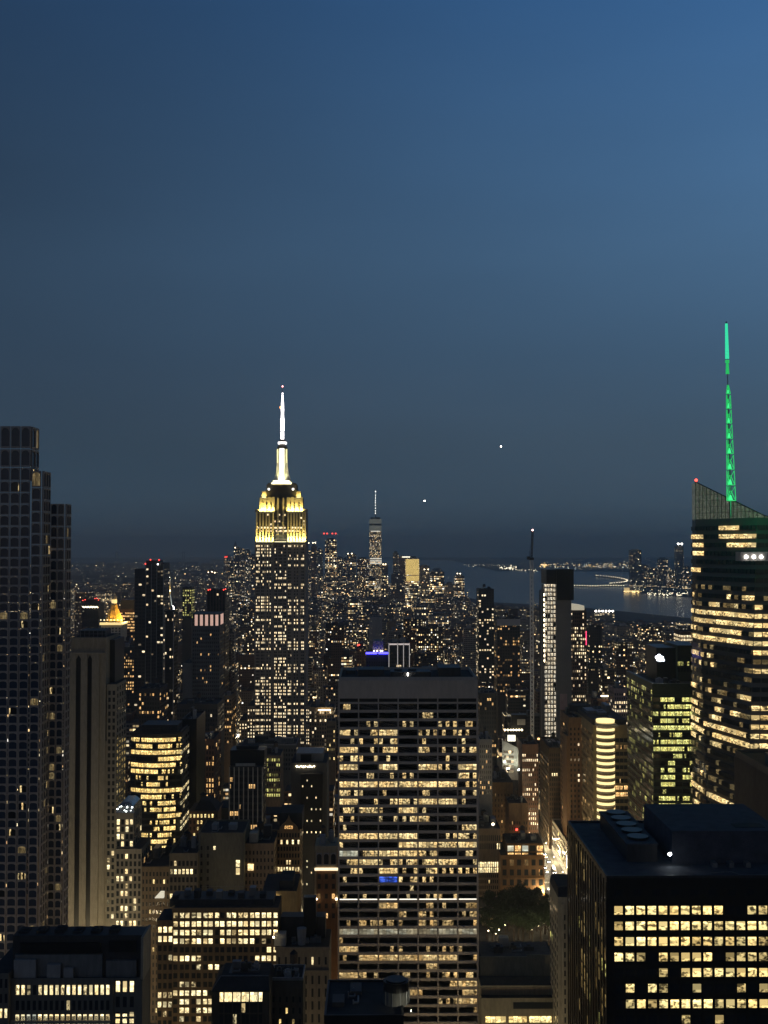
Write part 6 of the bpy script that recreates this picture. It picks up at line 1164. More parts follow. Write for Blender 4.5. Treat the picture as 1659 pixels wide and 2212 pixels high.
shore = [(1900, -2500), (1900, 2500), (1420, 3700), (1150, 4180), (900, 4900), (520, 5450), (420, 6300), (150, 6600), (-700, 6700), (-900, 7600), (-600, 12500), (-1500, 15500), (-3000, 17500), (-3000, 28500), (-29000, 28500), (-29000, -2500)]
GROUND = surf('city_ground', (.045, .045, .047), var=.4, scale=.02, streak=False)
sheet('ground', shore, 0.0, GROUND)
FARL = surf('far_land', (.03, .035, .035), var=.3, scale=.002, streak=False)
def Pg(x, y, z=0): d = FV + RV * ((x - CX) / FOC) + UV_ * ((CY - y) / FOC); s = (z - CAMZ) / d[2]; return (d[0] * s, d[1] * s)
hb = MB(); land = [Pg(1078, 1234), Pg(1130, 1233), Pg(1260, 1234), Pg(1370, 1236), (3600, 9600), (3200, 8300), Pg(1385, 1268), Pg(1372, 1279), Pg(1420, 1285), Pg(1500, 1290), (9000, 6500), (12000, 28000), (1500, 28000)]
hb.prism(land, -3, .2); tag(hb.build('far_shore', FARL), kind='structure')
hl = MB(); R_ = random.Random(8); prev = None; pts = []
for i in range(60):
    x = -9000 + i * 420; pts.append((x, 24000 + 1500 * math.sin(i * .7), 30 + 22 * math.sin(i * .35) + R_.uniform(-9, 9)))
for a, c in zip(pts, pts[1:]): hl.face([(a[0], a[1], -3), (c[0], c[1], -3), (c[0], c[1], c[2]), (a[0], a[1], a[2])]); hl.face([(a[0], a[1], a[2]), (c[0], c[1], c[2]), (c[0], c[1] + 3500, -3), (a[0], a[1] + 3500, -3)])
tag(hl.build('hills', FARL), kind='structure')
# lamps of the far shores: beyond counting
LB = [MB(), MB(), MB()]; R_ = random.Random(21)
def fl(x, y, r, k=None, z=6):
    X, Y = Pg(x, y, z); k = R_.choice([0, 0, 1, 1, 2]) if k is None else k; r = r * Y / FOC; LB[k].box(X - r, X + r, Y - r, Y + r, z - r, z + r * .7, bot=True)
for i in range(150): fl(R_.uniform(1168, 1366), R_.gauss(1222, 3.6), R_.uniform(.25, .75))
for i in range(34): fl(R_.uniform(1079, 1115), R_.gauss(1227, 2.2), R_.uniform(.4, 1.1), 1)
for i in range(22): fl(R_.uniform(1115, 1160), R_.gauss(1231, 1.2), R_.uniform(.25, .6), 1)
for i in range(25): fl(R_.uniform(1166, 1186), R_.gauss(1220.5, 1.8), R_.uniform(.5, 1.0), 0)
for i in range(200): fl(R_.uniform(1370, 1492), min(1286, abs(R_.gauss(0, 26)) + 1226), R_.uniform(.25, .6))
for i in range(60): fl(R_.uniform(1398, 1490), R_.gauss(1283, 2.0), R_.uniform(.3, .7), 1)
for i in range(12): fl(R_.uniform(1348, 1380), R_.gauss(1278.5, .6), R_.uniform(.6, 1.1), 0)
for i in range(420):
    x = R_.uniform(155, 550); y = 1218 + abs(R_.gauss(0, 38)); fl(x, min(y, 1330), R_.uniform(.2, .62) * (1.4 if R_.random() < .08 else 1))
for i in range(40): fl(R_.uniform(160, 218), R_.gauss(1271, 2.4), R_.uniform(.4, .9), 1)
for i in range(25): fl(R_.uniform(376, 430), R_.gauss(1228.5, .5), R_.uniform(.3, .7), 1)
for i in range(45): fl(R_.uniform(1110, 1000), R_.gauss(1221, 1.5), R_.uniform(.2, .4), 1)
for i in range(170): fl(R_.uniform(662, 1010), 1275 + abs(R_.gauss(0, 45)), R_.uniform(.3, .7))
for i in range(90): fl(R_.uniform(1010, 1480), 1345 + abs(R_.gauss(0, 40)), R_.uniform(.3, .65))
for ax in (-163, 420, 700, -300, -440, -590, -800, -1020, 134):
    for j in range(120):
        yy = 1050 + j * 38 + R_.uniform(-6, 6); xx = ax + (12 if j % 2 else -12); b_k = LB[0 if R_.random() < .7 else 1]
        if yy < 5300 and xx < 1900 - max(0, yy - 2500) * .42: b_k.box(xx - .55, xx + .55, yy - .55, yy + .55, 8, 9, bot=True)
for nm, b, mt in zip(('amber_town_light', 'white_town_light', 'cool_town_light'), LB, (glow('town_amber', (1, .66, .25), 5), glow('town_white', (1, .88, .6), 5), glow('town_cool', (.8, .95, .9), 4))):
    o = b.build(nm, mt); tag(o, {'amber_town_light': 'countless amber lamps strewn over the far city and shores', 'white_town_light': 'countless warm white lamps strewn over the far city and shores', 'cool_town_light': 'countless cool white lamps strewn over the far city and shores'}[nm], 'lights', kind='stuff')
# curved causeway with its lamps
cw = [(1288, 1244.5), (1310, 1246.5), (1330, 1249), (1346, 1252), (1355, 1255), (1352, 1258), (1338, 1260.5), (1318, 1262)]
def smooth(pts, n):
    out = []
    for i in range(len(pts) - 1):
        p0, p1, p2, p3 = pts[max(i - 1, 0)], pts[i], pts[i + 1], pts[min(i + 2, len(pts) - 1)]
        for k in range(n):
            t = k / n; out.append(tuple(.5 * (2 * p1[j] + (p2[j] - p0[j]) * t + (2 * p0[j] - 5 * p1[j] + 4 * p2[j] - p3[j]) * t * t + (3 * p1[j] - p0[j] - 3 * p2[j] + p3[j]) * t ** 3) for j in (0, 1)))
    return out + [pts[-1]]
cs = [Pg(x, y, 4) for x, y in smooth(cw, 4)]; b = MB()
for a, c in zip(cs, cs[1:]):
    d = Vector((c[0] - a[0], c[1] - a[1])); 
    b.bar((a[0], a[1], 2), (c[0], c[1], 2), 9, n=4)
ca = tag(b.build('causeway', M_['conc']), 'curved causeway strung with lamps out on the water', 'causeway')
lamp_me = None
def lamp(p, r, label, group, mat=WARML, hgt=8):
    global lamp_me
    key = mat.name + str(r)
    if lamp.__dict__.setdefault('c', {}).get(key) is None:
        q = MB(); q.bar((0, 0, 0), (0, 0, hgt), r * .12, n=5); po = q.build('pole', M_['dark']); q = MB(); q.ball((0, 0, hgt), r, n=6, m=4); he = q.build('lamp_head', mat); lamp.c[key] = (po.data, he.data); bpy.data.objects.remove(po); bpy.data.objects.remove(he)
    e = empty('street_lamp', p, label, 'street lamp', group)
    for nm, me in zip(('pole', 'lamp_head'), lamp.c[key]): o = bpy.data.objects.new(nm, me); COL.objects.link(o); o.parent = e
    return e
WB = glow('causeway_lamp_glow', (1, .85, .55), 3.2)
for i, c in enumerate(cs): lamp((c[0], c[1], 4), 3.4, 'warm lamp on the curved causeway over the water', 'causeway lamps', WB)
for i in range(22):
    x = 1230 + i * 5.6; c = Pg(x, 1266.2 - .6 * math.sin(i * .5), 4); lamp((c[0], c[1], 0), 3.0, 'lamp in the straight row on the long pier in front of the causeway', 'pier lamps', WB)
pa, pb = Pg(1228, 1267, 0), Pg(1352, 1266, 0); b = MB(); b.prism([(pa[0], pa[1] - 12), (pb[0], pb[1] - 12), (pb[0], pb[1] + 12), (pa[0], pa[1] + 12)], -3, 2); tag(b.build('pier', M_['conc']), 'long straight pier with a row of lamps on the water', 'pier')
pa, pb = Pg(1347, 1278.5, 0), Pg(1381, 1278.5, 0); b = MB(); b.prism([(pa[0], pa[1] - 20), (pb[0], pb[1] - 20), (pb[0], pb[1] + 20), (pa[0], pa[1] + 20)], -3, 5); q = empty('ferry_terminal', (0, 0, 0), 'small glowing ferry terminal at the end of the far shore', 'terminal'); b.build('wall', M_['conc'], q); b = MB(); b.box(pa[0] + 4, pb[0] - 4, pa[1] - 22, pa[1] - 20.2, 1, 8, bot=True); b.build('lit_front', glow('terminal_light', (1, .72, .3), 1.6), q); b = MB(); b.box(pa[0] + 2, pa[0] + 30, pa[1] - 21, pa[1] - 5, 5, 24); b.build('lit_tower', glow('terminal_tower_light', (1, .72, .3), .8), q)

# ---- suspension bridge on the horizon
Yb = 16500.0; B = empty('suspension_bridge', P(325, 1206, Yb)[:2] + (0,), 'faint suspension bridge on the horizon at the left with two towers and swooping cables', 'bridge')
def pb_(x, y): return Vector(P(x, y, Yb))
for x in (252.5, 396.5):
    b = MB(); p = pb_(x, 1191.5)
    for s_ in (-14, 14): b.box(p.x + s_ - 6, p.x + s_ + 6, Yb - 6, Yb + 6, -5, p.z)
    b.box(p.x - 20, p.x + 20, Yb - 5, Yb + 5, p.z - 14, p.z + .5, bot=True); b.build('bridge_tower', M_['steel'], B)
BL = glow('bridge_lamp_glow', (.8, .6, .55), .10); b = MB(); cab = [(205, 1214), (225, 1206), (252.5, 1192)] + [(252.5 + 144 * t, 1192 + 15.5 * (1 - (2 * t - 1) ** 2)) for t in [i / 16 for i in range(1, 16)]] + [(396.5, 1191.5), (420, 1203), (440, 1211)]
for a, c in zip(cab, cab[1:]): b.bar(pb_(*a), pb_(*c), 3.2, n=5)
b.build('cable', BL, B); b = MB(); b.box(pb_(170, 0).x, pb_(470, 0).x, Yb - 12, Yb + 12, pb_(0, 1210.2).z, pb_(0, 1209.2).z, bot=True); b.build('deck', M_['steel'], B)

# ---- two airliners
def plane(px, py, Y, label, r):
    p = Vector(P(px, py, Y)); e = empty('airplane', p, label, 'airplane'); b = MB(); b.bar(p + Vector((0, -2, 0)), p + Vector((0, 32, 2)), 2, n=8); b.bar(p + Vector((0, -7, -.3)), p + Vector((0, -2, 0)), .6, n=8, r2=2); b.build('fuselage', M_['conc'], e)
    b = MB(); b.prism([(p.x - 17, p.y + 16), (p.x, p.y + 8), (p.x + 17, p.y + 16), (p.x + 17, p.y + 18), (p.x, p.y + 15), (p.x - 17, p.y + 18)], p.z - .6, p.z - .2, bot=True); b.build('wing', M_['conc'], e)
    b = MB(); b.box(p.x - .3, p.x + .3, p.y + 27, p.y + 32, p.z + 1, p.z + 8); b.box(p.x - 6, p.x + 6, p.y + 28, p.y + 31, p.z + 2, p.z + 2.4, bot=True); b.build('tail', M_['conc'], e)
    for dx in (-.5, .5):
        b = MB(); b.ball(p + Vector((dx * r * 1.2, -8, -1)), r, n=8, m=5); b.build('landing_light', glow('landing_lamp', (1, .9, .75), 22), e)
plane(1082, 964.3, 6500, 'airplane as a bright light in the sky, the higher of two', 2.6); plane(917, 1081.6, 8000, 'airplane as a bright light in the sky, the lower of two', 3.2)

def lit_lamp(p, power, label, group, r=.55, h=9, col=(1, .78, .45), mat=WARML):
    e = lamp(p, r, label, group, mat, h); l = LDATA.setdefault((power, col), None)
    if l is None: l = bpy.data.lights.new('street_lamp_light', 'POINT'); l.energy = power; l.color = col; l.shadow_soft_size = .6; LDATA[(power, col)] = l
    o = bpy.data.objects.new('bulb', l); COL.objects.link(o); o.parent = e; o.location = (0, 0, h - r - .3); return e
LDATA = {}

# ---- the park: dark trees in leaf
BARK = surf('tree_bark', (.06, .045, .035), scale=.6); LEAF = surf('tree_foliage', (.03, .05, .02), rough=.7, var=.55, scale=.25, streak=False)
def tree_meshes(seed):
    R = random.Random(seed); t = MB(); t.bar((0, 0, 0), (0, 0, 7), .5, n=7, r2=.34); cl = []
    for i in range(7):
        a = i * 2.4 + R.random(); r_ = R.uniform(2.2, 4.6); e = (r_ * math.cos(a), r_ * math.sin(a), R.uniform(9.5, 15)); t.bar((0, 0, R.uniform(4, 7)), e, .22, n=5, r2=.07); cl.append((e, R.uniform(2.2, 3.6)))
    cl.append(((0, 0, 15), 3.2)); c = MB()
    for (x, y, z), r_ in cl:
        for k in range(190):
            u = R.uniform(-1, 1); a = R.uniform(0, 6.283); q = r_ * R.random() ** .4; s_ = math.sqrt(1 - u * u); p = Vector((x + q * s_ * math.cos(a), y + q * s_ * math.sin(a), z + q * u * .8)); d = Vector((R.gauss(0, 1), R.gauss(0, 1), R.gauss(0, .6))).normalized(); o = d.orthogonal().normalized(); w = d.cross(o); h = R.uniform(.3, .62)
            c.face([p - o * h, p + w * h * .6, p + o * h, p - w * h * .6])
    to = t.build('trunk', BARK); co = c.build('crown', LEAF); r = (to.data, co.data); bpy.data.objects.remove(to); bpy.data.objects.remove(co); return r
TM = [tree_meshes(s) for s in (1, 2, 3, 4)]; R_ = random.Random(3)
tp = [(1052, 2006), (1064, 2018), (1092, 2014), (1110, 2022), (1130, 2016), (1150, 2024), (1168, 2018), (1186, 2020), (1076, 1986), (1100, 1990), (1122, 1985), (1140, 1992), (1160, 1990), (1178, 1996), (1192, 1998), (1088, 1965), (1108, 1968), (1128, 1962), (1150, 1970), (1166, 1972), (1056, 1966), (1185, 1980), (1120, 2008), (1144, 2006)]
for k, (px, py) in enumerate(tp):
    x, y = Pg(px, py + 22, 0); e = empty('park_tree', (x, y, 0), 'leafy dark tree in the unlit park below the avenue corner', 'tree', 'trees in the dark park'); e.rotation_euler.z = R_.uniform(0, 6.28); s_ = R_.uniform(1.0, 1.35); e.scale = (s_, s_, s_ * R_.uniform(.95, 1.15))
    for nm, me in zip(('trunk', 'crown'), TM[k % 4]): o = bpy.data.objects.new(nm, me); COL.objects.link(o); o.parent = e

for k, (px, py) in enumerate([(1062, 2004), (1078, 2010), (1071, 2018), (1090, 2000), (1120, 2012), (1148, 2010), (1163, 2002), (1176, 1996), (1183, 1968), (1055, 2012), (1196, 1985), (1104, 1952)]):
    x, y = Pg(px, py, 4); lit_lamp((x, y, 0), 200, 'low lamp among the dark park trees', 'park lamps among the trees', .5, 4.5)

# ---- the avenue on the right: roadway, pavements, traffic, lamps
ASPH = surf('asphalt', (.05, .05, .052), rough=.6, var=.3, scale=.2, streak=False); PAVE = surf('pavement_slabs', (.2, .195, .18), var=.25, scale=.3, streak=False)
AX0, AX1 = 123.0, 145.0
sheet('road', [(AX0, 500), (AX1, 500), (AX1, 4200), (AX0, 4200)], .012, ASPH)
for nm, a, c in (('pavement', 117.5, AX0), ('pavement', AX1, 150.5)): b = MB(); b.box(a, c, 500, 4200, 0, .14); tag(b.build(nm, PAVE), kind='structure')
ln = MB(); WP = surf('white_road_paint', (.75, .75, .72), var=.15, streak=False)
for k in range(3):
    x = AX0 + (AX1 - AX0) * (k + 1) / 4
    for j in range(160): ln.face([(x - .08, 640 + j * 9, .017), (x + .08, 640 + j * 9, .017), (x + .08, 643 + j * 9, .017), (x - .08, 643 + j * 9, .017)])
for yy in (660, 740, 818, 900, 980, 1060):
    for j in range(18): ln.face([(AX0 + .6 + j * 1.2, yy, .017), (AX0 + 1.2 + j * 1.2, yy, .017), (AX0 + 1.2 + j * 1.2, yy + 4, .017), (AX0 + .6 + j * 1.2, yy + 4, .017)])
tag(ln.build('road_marking', WP), kind='structure')
for k, (yy) in enumerate((-60, 20, 100, 180, 260, 340, 420, 480, 560, 640, 720, 810, 890, 970, 1050, 1130, 1210)): sheet('road', [(-900, yy + 2), (117, yy + 2), (117, yy + 16), (-900, yy + 16)], .008, ASPH); sheet('road', [(151, yy + 2), (900, yy + 2), (900, yy + 16), (151, yy + 16)], .008, ASPH)
HL = glow('headlamp', (1, .95, .85), 40); TL = glow('tail_lamp', (1, .04, .02), 14)
def car_meshes(kind):
    b = MB(); L_, W_ = (4.6, 1.8) if kind != 'bus' else (12, 2.5); H = 1.45 if kind == 'car' else 1.9 if kind == 'van' else 3.1
    if kind == 'car':
        pr = [(-2.3, .35), (2.3, .35), (2.3, .8), (1.3, .95), (.55, 1.42), (-1.1, 1.45), (-1.75, 1.0), (-2.3, .92)]
    else: pr = [(-L_ / 2, .4), (L_ / 2, .4), (L_ / 2, H * .6), (L_ / 2 - .5, H), (-L_ / 2, H)]
    n = len(pr); A = [(-W_ / 2, -y, z) for y, z in pr]; Bq = [(W_ / 2, -y, z) for y, z in pr]
    b.face(A[::-1]); b.face(Bq)
    for i in range(n): b.face([A[i], A[(i + 1) % n], Bq[(i + 1) % n], Bq[i]])
    g = MB(); zz = H * .7; g.box(-W_ / 2 - .01, W_ / 2 + .01, -L_ * .12, L_ * .22, zz - .12, zz + .3 * (H / 1.5)); w = MB()
    for sy in (-L_ * .3, L_ * .3):
        for sx in (-1, 1): w.bar((sx * (W_ / 2 - .2), sy, .33), (sx * (W_ / 2 + .02), sy, .33), .33, n=10)
    h = MB(); h.ball((0, 0, 0), .22, n=6, m=4); t = MB(); t.box(-.2, .2, -.05, .05, -.08, .08, bot=True); r = {}
    for nm, q in (('body', b), ('window', g), ('wheel', w)): o = q.build(nm, M_['black']); r[nm] = o.data; bpy.data.objects.remove(o)
    for nm, q, m_ in (('headlight', h, HL), ('taillight', t, TL)): o = q.build(nm, m_); r[nm] = o.data; bpy.data.objects.remove(o)
    r['dim'] = (L_, W_, H); return r
CM = {k: car_meshes(k) for k in ('car', 'van', 'bus')}; PAINT = {k: surf(k + '_car_paint', c, rough=.3, var=.05, streak=False) for k, c in (('white', (.6, .6, .6)), ('black', (.02, .02, .02)), ('yellow', (.75, .45, .03)), ('grey', (.2, .2, .22)), ('blue', (.05, .09, .2)))}
R_ = random.Random(17); used = []
for k in range(34):
    for _ in range(20):
        lane = R_.randrange(4); y = R_.uniform(822, 1010)
        if all(not (lane == a and abs(y - c) < 9) for a, c in used): break
    used.append((lane, y)); x = AX0 + (lane + .5) * 5.5; kind = R_.choice(['car'] * 6 + ['van', 'bus']) ; col = R_.choice(list(PAINT)); L_, W_, H = CM[kind]['dim']
    if kind == 'bus' : L_ = 12
    e = empty({'car': 'car', 'van': 'van', 'bus': 'bus'}[kind], (x, y, .02), '%s %s with its headlights on in the bright avenue traffic' % (col, kind), kind, 'traffic on the bright avenue')
    for nm in ('body', 'window', 'wheel'):
        me = CM[kind][nm]; o = bpy.data.objects.new(nm, me); COL.objects.link(o); o.parent = e
        if nm == 'body': o.data = me.copy(); o.data.materials[0] = PAINT[col]
        if nm == 'window': o.data = me.copy(); o.data.materials[0] = M_['glassd']
    for sx in (-.6, .6):
        for nm, yy in (('headlight', -L_ / 2 - .02), ('taillight', L_ / 2 + .05)): o = bpy.data.objects.new(nm, CM[kind][nm]); COL.objects.link(o); o.parent = e; o.location = (sx * W_ * .6, yy, .75)
for k in range(10):
    y = 826 + k * 22; lit_lamp((121.5 if k % 2 else 146.6, y, .14), 22000, 'street lamp on the %s pavement of the bright avenue' % ('left' if k % 2 else 'right'), 'lamps along the bright avenue', .5)
# mostly unseen street lamps, added to warm the lower walls of the near buildings
for k, (x, y) in enumerate([(-60, 590), (-110, 600), (-150, 560), (-150, 640), (-150, 480), (-150, 720), (-150, 800), (-40, 660), (-95, 660), (70, 625), (100, 640), (60, 480), (40, 470), (-70, 480), (-105, 470), (-40, 470), (-40, 560), (155, 700), (155, 640), (118, 500), (118, 440), (118, 380), (110, 705), (80, 700), (60, 850), (100, 900), (-150, 900), (-150, 1000), (-150, 1120), (30, 1000), (-60, 900), (-60, 780), (160, 860), (200, 720), (250, 820)]):
    lit_lamp((x, y, 0), 26000, 'street lamp glowing down in a side street between the near buildings', 'lamps in the side streets', .6, 10)
for px, py in ((497, 1578), (488, 1588), (516, 1589), (531, 1588), (505, 1585)):
    x, y = Pg(px, py, 12); lit_lamp((x, y, 0), 14000, 'big bright street lamp in the cluster left of the floodlit skyscraper foot', 'bright lamps by the skyscraper foot', 2.0, 12, mat=WLAMP)

# ---------------------------------------------------------------- the rest of the city
# lots along the street grid; those that would hide a landmark are cut down to size, those nobody sees are left to one far mass
RG = random.Random(77)
def skyline(x):
    pts = [(-200, 1300), (155, 1262), (300, 1258), (480, 1240), (550, 1225), (665, 1235), (760, 1245), (1005, 1275), (1015, 1305), (1270, 1318), (1300, 1336), (1480, 1345), (1900, 1360)]
    for (a, ya), (c, yc) in zip(pts, pts[1:]):
        if a <= x <= c: return ya + (yc - ya) * (x - a) / (c - a)
    return 1300
HB = np.array([[b[0], b[1], b[2], b[3], z, yb] for b, z, yb, an in HERO])
def corners(b, z): return np.array([(x, y, q) for x in (b[0], b[1]) for y in (b[2], b[3]) for q in (0, z)])
HP = []
for b, z, yb, an in HERO:
    q = proj(corners(b, z)); HP.append((q[:, 0].min(), q[:, 0].max(), q[:, 1].min(), yb))
HP = np.array(HP)
def east_of(y): return -1e9
def shore_x(y):
    pts = [(-2500, 1900), (2500, 1880), (3700, 1400), (4180, 1130), (4900, 880), (5450, 500), (6300, 400), (6600, 140)]
    for (a, xa), (c, xc) in zip(pts, pts[1:]):
        if a <= y <= c: return xa + (xc - xa) * (y - a) / (c - a)
    return -900
def near_ave(x0, x1):
    for ax in (134, -163, 420, 700, 980, -300, -440, -590, -800, -1020, -1240):
        if x1 > ax - 14 and x0 < ax + 14: return True
    return False
GEN = []
def try_lot(x0, x1, y0, y1, h, typ):
    if max(x0, x1) > shore_x(y1) - 15: return
    if np.any((HB[:, 0] - 3 < x1) & (HB[:, 1] + 3 > x0) & (HB[:, 2] - 3 < y1) & (HB[:, 3] + 3 > y0)): return
    if y0 < 825 and 655 < y1 and -40 < x1 and x0 < 160: return         # the park
    q = proj(corners((x0, x1, y0, y1), h)); xa, xb = q[:, 0].min(), q[:, 0].max()
    if xb < -60 or xa > 1720: return
    lim = max(skyline((xa + xb) / 2) + RG.uniform(0, 14), 0)
    m = (HP[:, 0] < xb) & (HP[:, 1] > xa) & (HB[:, 2] > y0)
    if m.any(): lim = max(lim, HP[m, 3].max() + 1)
    hm = 260 - (lim - 1180.6) / FOC * y0
    h = min(h, hm)
    if h < 7: return
    GEN.append((x0, x1, y0, y1, h, typ))
y = 640.0
while y < 6600:
    k = 1.0 if y < 2600 else 1.5 if y < 4000 else 1.9
    bd = 62 * (1 if y < 2600 else 1.3); X = -.36 * y - 60
    while X < .36 * y + 60:
        w = RG.uniform(18, 44) * k
        if not near_ave(X, X + w):
            for row in (0, 1):
                d = bd * .46; yy = y + row * bd * .5; hh = RG.lognormvariate(3.6, .5) * (1.15 if y < 2000 else .8 if y < 4200 else 1.05); 
                if RG.random() < .05: hh *= 2.2
                ins = RG.uniform(0, .12) * w
                try_lot(X + ins, X + w - .6, yy, yy + d, min(hh, 150), RG.random())
            X += w
        else: X += 6
    y += bd + 18
# who is seen: paint the silhouettes from far to near at half the picture's size
SCV = 768 / 1659.0
buf = np.full((1024, 768), -1, np.int32)
def hull(p):
    p = sorted(map(tuple, p)); 
    def half(pp):
        r = []
        for q in pp:
            while len(r) > 1 and (r[-1][0] - r[-2][0]) * (q[1] - r[-2][1]) - (r[-1][1] - r[-2][1]) * (q[0] - r[-2][0]) <= 0: r.pop()
            r.append(q)
        return r[:-1]
    return half(p) + half(p[::-1])
def paint(b, z, idn):
    q = proj(corners(b, z)) * SCV; h = hull(q.tolist()); xs, ys = [p[0] for p in h], [p[1] for p in h]
    x0, x1, y0, y1 = max(0, int(min(xs))), min(767, int(max(xs)) + 1), max(0, int(min(ys))), min(1023, int(max(ys)) + 1)
    if x1 < x0 or y1 < y0: return
    gx, gy = np.meshgrid(np.arange(x0, x1 + 1) + .5, np.arange(y0, y1 + 1) + .5); ok = np.ones(gx.shape, bool)
    for (ax, ay), (bx, by) in zip(h, h[1:] + h[:1]): ok &= (bx - ax) * (gy - ay) - (by - ay) * (gx - ax) >= 0
    buf[y0:y1 + 1, x0:x1 + 1][ok] = idn
items = [(b[2], b, z, -2 - i) for i, (b, z, yb, an) in enumerate(HERO)] + [(g[2], g[:4], g[4], i) for i, g in enumerate(GEN)]
for d, b, z, i in sorted(items, key=lambda t: -t[0]): paint(b, z, i)
cnt = np.bincount(buf[buf >= 0], minlength=len(GEN)); order = np.argsort(-cnt)
indiv = [int(i) for i in order[:285] if cnt[i] >= 9]
ANCH = []
for i, (b, z, yb, an) in enumerate(HERO):
    if an:
        sel = np.argwhere(buf == -2 - i)
        if len(sel) > 6: ANCH.append((sel[:, 1].mean(), sel[:, 0].mean(), an))
ROOF = M_['roof']
def attr(g):
    s = (g[5] * 7919) % 1; fr = .05 + .30 * (s ** 2.2) if g[2] < 1500 else .055 + .26 * (s ** 2.0); return ((g[5] * 131) % 1, fr, (g[5] * 53) % 1, 1.0 if g[2] < 1500 else .95 if g[2] < 2600 else 1.05 if g[2] < 4200 else 1.3)
names = {}
lab = {}
for i in indiv:
    g = GEN[i]; sel = np.argwhere(buf == i); cx, cyy = sel[:, 1].mean(), sel[:, 0].mean(); a = attr(g); w, d, h = g[1] - g[0], g[3] - g[2], g[4]
    tone = 'black' if a[2] < .2 else 'brown brick' if a[2] < .55 else 'grey' if a[2] < .85 else 'pale stone'
    near = g[2] < 1700
    kind = 'apartment_block' if a[2] < .55 and h < 70 else 'office_block' if h < 90 else 'high_rise'
    size = ('tall slim' if h > 3 * w else 'tall') if h > 80 else 'low wide' if w > 1.5 * h else 'low' if h < 30 else 'mid-height'
    lits = 'nearly unlit' if a[1] < .06 else 'sparsely lit' if a[1] < .12 else 'partly lit' if a[1] < .22 else 'well lit'
    dx = np.array([(cx - A[0]) for A in ANCH]); dy = np.array([(cyy - A[1]) for A in ANCH]); k = int(np.argmin(dx ** 2 + dy ** 2)); ex, ey = dx[k], dy[k]
    pos = ('left of' if ex < 0 else 'right of') if abs(ex) > abs(ey) * 1.4 else ('above' if ey < 0 else 'below') if abs(ey) > abs(ex) * 1.4 else ('up left of' if ex < 0 else 'up right of') if ey < 0 else ('down left of' if ex < 0 else 'down right of')
    dist = math.hypot(ex, ey); far_ = 'just ' if dist < 26 else 'farther ' if dist > 60 else ''
    lab[i] = ('%s %s %s %s%s %s' % (lits, size, {'apartment_block': 'apartment block', 'office_block': 'office block', 'high_rise': 'high-rise'}[kind], far_, pos, ANCH[k][2]), tone, kind, cx, cyy)
from collections import Counter, defaultdict
cl = defaultdict(list)
for i, v in lab.items(): cl[v[0]].append(i)
final = {}
for t, ids in cl.items():
    if len(ids) == 1: final[ids[0]] = (t, None); continue
    sub = defaultdict(list)
    for i in ids: sub[lab[i][1]].append(i)
    for tn, js in sub.items():
        if len(js) == 1: final[js[0]] = (tn + ' ' + t, None); continue
        js.sort(key=lambda j: lab[j][3])
        if len(js) <= 3:
            wd = {2: ['left', 'right'], 3: ['leftmost', 'middle', 'rightmost']}[len(js)]
            for q, j in zip(wd, js): final[j] = (q + ' ' + tn + ' ' + t, None)
        else:
            for j in js: final[j] = (tn + ' ' + t, 'look-alike city blocks ' + t)
def body(b, g, a, lo=(0, 0, 0)):
    x0, x1, y0, y1, h = g[:5]; s = (g[5] * 977) % 1; w, d = x1 - x0, y1 - y0
    if s < .4 and h > 28:
        h1 = h * (.62 + .25 * s); b.box(x0, x1, y0, y1, 0, h1, 0, 1, at=a); b.box(x0 + w * .12, x1 - w * .15, y0 + d * .14, y1 - d * .1, h1 - .1, h, 0, 1, at=a)
    else: b.box(x0, x1, y0, y1, 0, h, 0, 1, at=a)
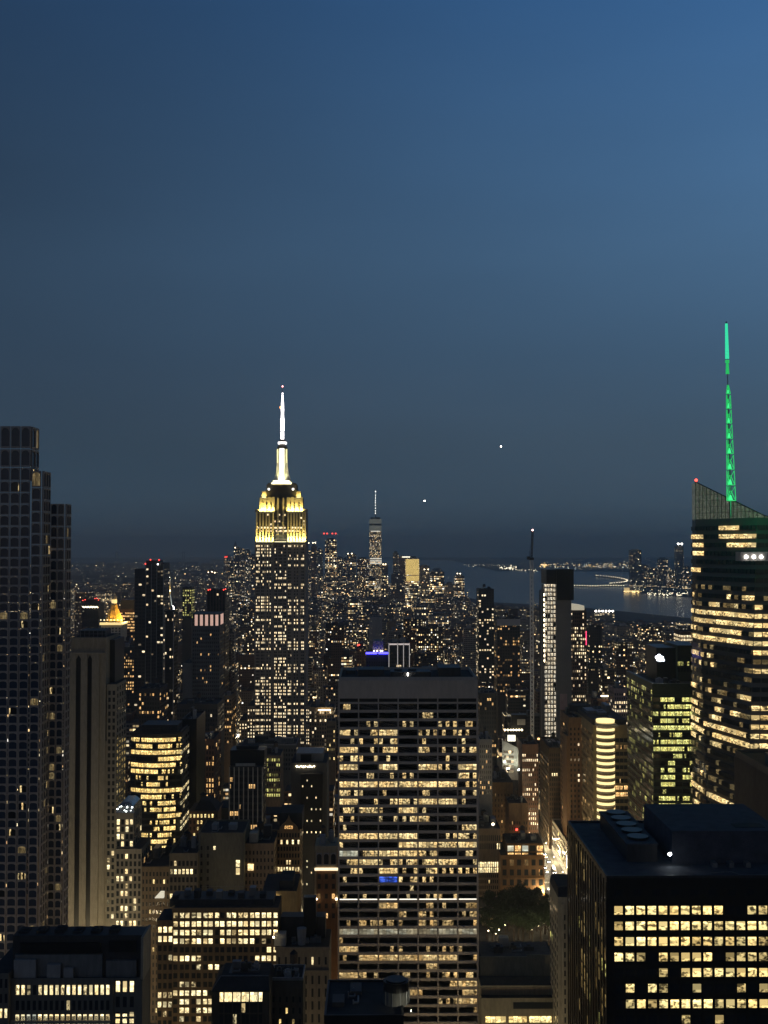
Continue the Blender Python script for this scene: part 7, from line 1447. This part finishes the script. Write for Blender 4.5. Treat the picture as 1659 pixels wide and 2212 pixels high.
for i in indiv:
    g = GEN[i]; a = attr(g); t, grp = final[i]; kind = lab[i][2]; x0, x1, y0, y1, h = g[:5]; w, d = x1 - x0, y1 - y0
    e = empty(kind, ((x0 + x1) / 2, (y0 + y1) / 2, 0), t, {'apartment_block': 'apartment block', 'office_block': 'office block', 'high_rise': 'high-rise'}[kind], grp)
    b = MB(); body(b, g, a); b.build('wall', [FAC, ROOF], e); R = random.Random(i); zt_ = h
    s = (g[5] * 977) % 1; ix0, ix1, iy0, iy1 = (x0 + w * .12, x1 - w * .15, y0 + d * .14, y1 - d * .1) if (s < .4 and h > 28) else (x0, x1, y0, y1); iw, idd = ix1 - ix0, iy1 - iy0
    b = MB(); bw = iw * R.uniform(.2, .4); bx = ix0 + R.uniform(.1, .5) * iw; by = iy0 + idd * R.uniform(.2, .5); b.box(bx, bx + bw, by, by + idd * .35, h - .05, h + R.uniform(2.5, 6)); b.build('roof_bulkhead', M_[R.choice(['dark', 'conc', 'brick'])], e)
    if g[2] < 2600:
        b = MB(); b.box(ix0 - .05, ix1 + .05, iy0 - .05, iy0 + .4, h - .05, h + 1.1); b.box(ix0 - .05, ix0 + .4, iy0 + .41, iy1, h - .05, h + 1.08); b.box(ix1 - .4, ix1 + .05, iy0 + .41, iy1, h - .05, h + 1.08); b.build('parapet', M_[R.choice(['stone', 'brick', 'dark'])], e)
        if R.random() < .55 and h < 80:
            b = MB(); tx, ty, r = ix0 + iw * R.uniform(.6, .85), iy0 + idd * .75, 1.9
            for sx in (-1, 1):
                for sy in (-1, 1): b.bar((tx + sx * 1.2, ty + sy * 1.2, h - .1), (tx + sx * 1.2, ty + sy * 1.2, h + 3), .12)
            b.cyl(tx, ty, r, h + 3, h + 6.3, n=10, bot=True); b.cyl(tx, ty, r * 1.06, h + 6.3, h + 7.6, n=10, r2=.1); b.build('water_tank', M_['wood'], e)
iset = set(indiv); b = MB()
for i, g in enumerate(GEN):
    if i not in iset: body(b, g, attr(g))
tag(b.build('city_mass', [FAC, ROOF]), 'mass of countless small far city blocks with speckled windows', 'buildings', kind='stuff')
b = MB(); yb2 = 6900.0     # low suburbs beyond the river on the left
while yb2 < 17000:
    st = yb2 / 60; X = -.40 * yb2
    while X < -.04 * yb2 - 200:
        w = st * RG.uniform(.4, 1.0)
        if X + w < (-950 if yb2 < 12500 else -1600): b.box(X, X + w, yb2, yb2 + st * .4, 0, RG.lognormvariate(2.7, .55), 0, 1, at=(RG.random(), RG.uniform(.01, .06), RG.uniform(0, .6), 3.2))
        X += w * 1.3
    yb2 += st * .8
tag(b.build('far_suburb', [FAC, ROOF]), 'mass of low far suburbs reaching to the horizon', 'buildings', kind='stuff')

# ---------------------------------------------------------------- the air
m = bpy.data.materials.new('air'); m.use_nodes = True; nt = m.node_tree; nt.nodes.remove(nt.nodes['Principled BSDF'])
pv = nt.nodes.new('ShaderNodeVolumePrincipled'); pv.inputs['Color'].default_value = (.95, 1.0, .97, 1); pv.inputs['Density'].default_value = 7.6e-5; pv.inputs['Anisotropy'].default_value = .5
nt.links.new(pv.outputs[0], nt.nodes['Material Output'].inputs['Volume'])
HAZE = True
if HAZE:
    b = MB(); b.box(-29500, 29500, -2900, 28900, -4, 470, bot=True); o = b.build('haze', m); tag(o, kind='stuff'); m.cycles.homogeneous_volume = True
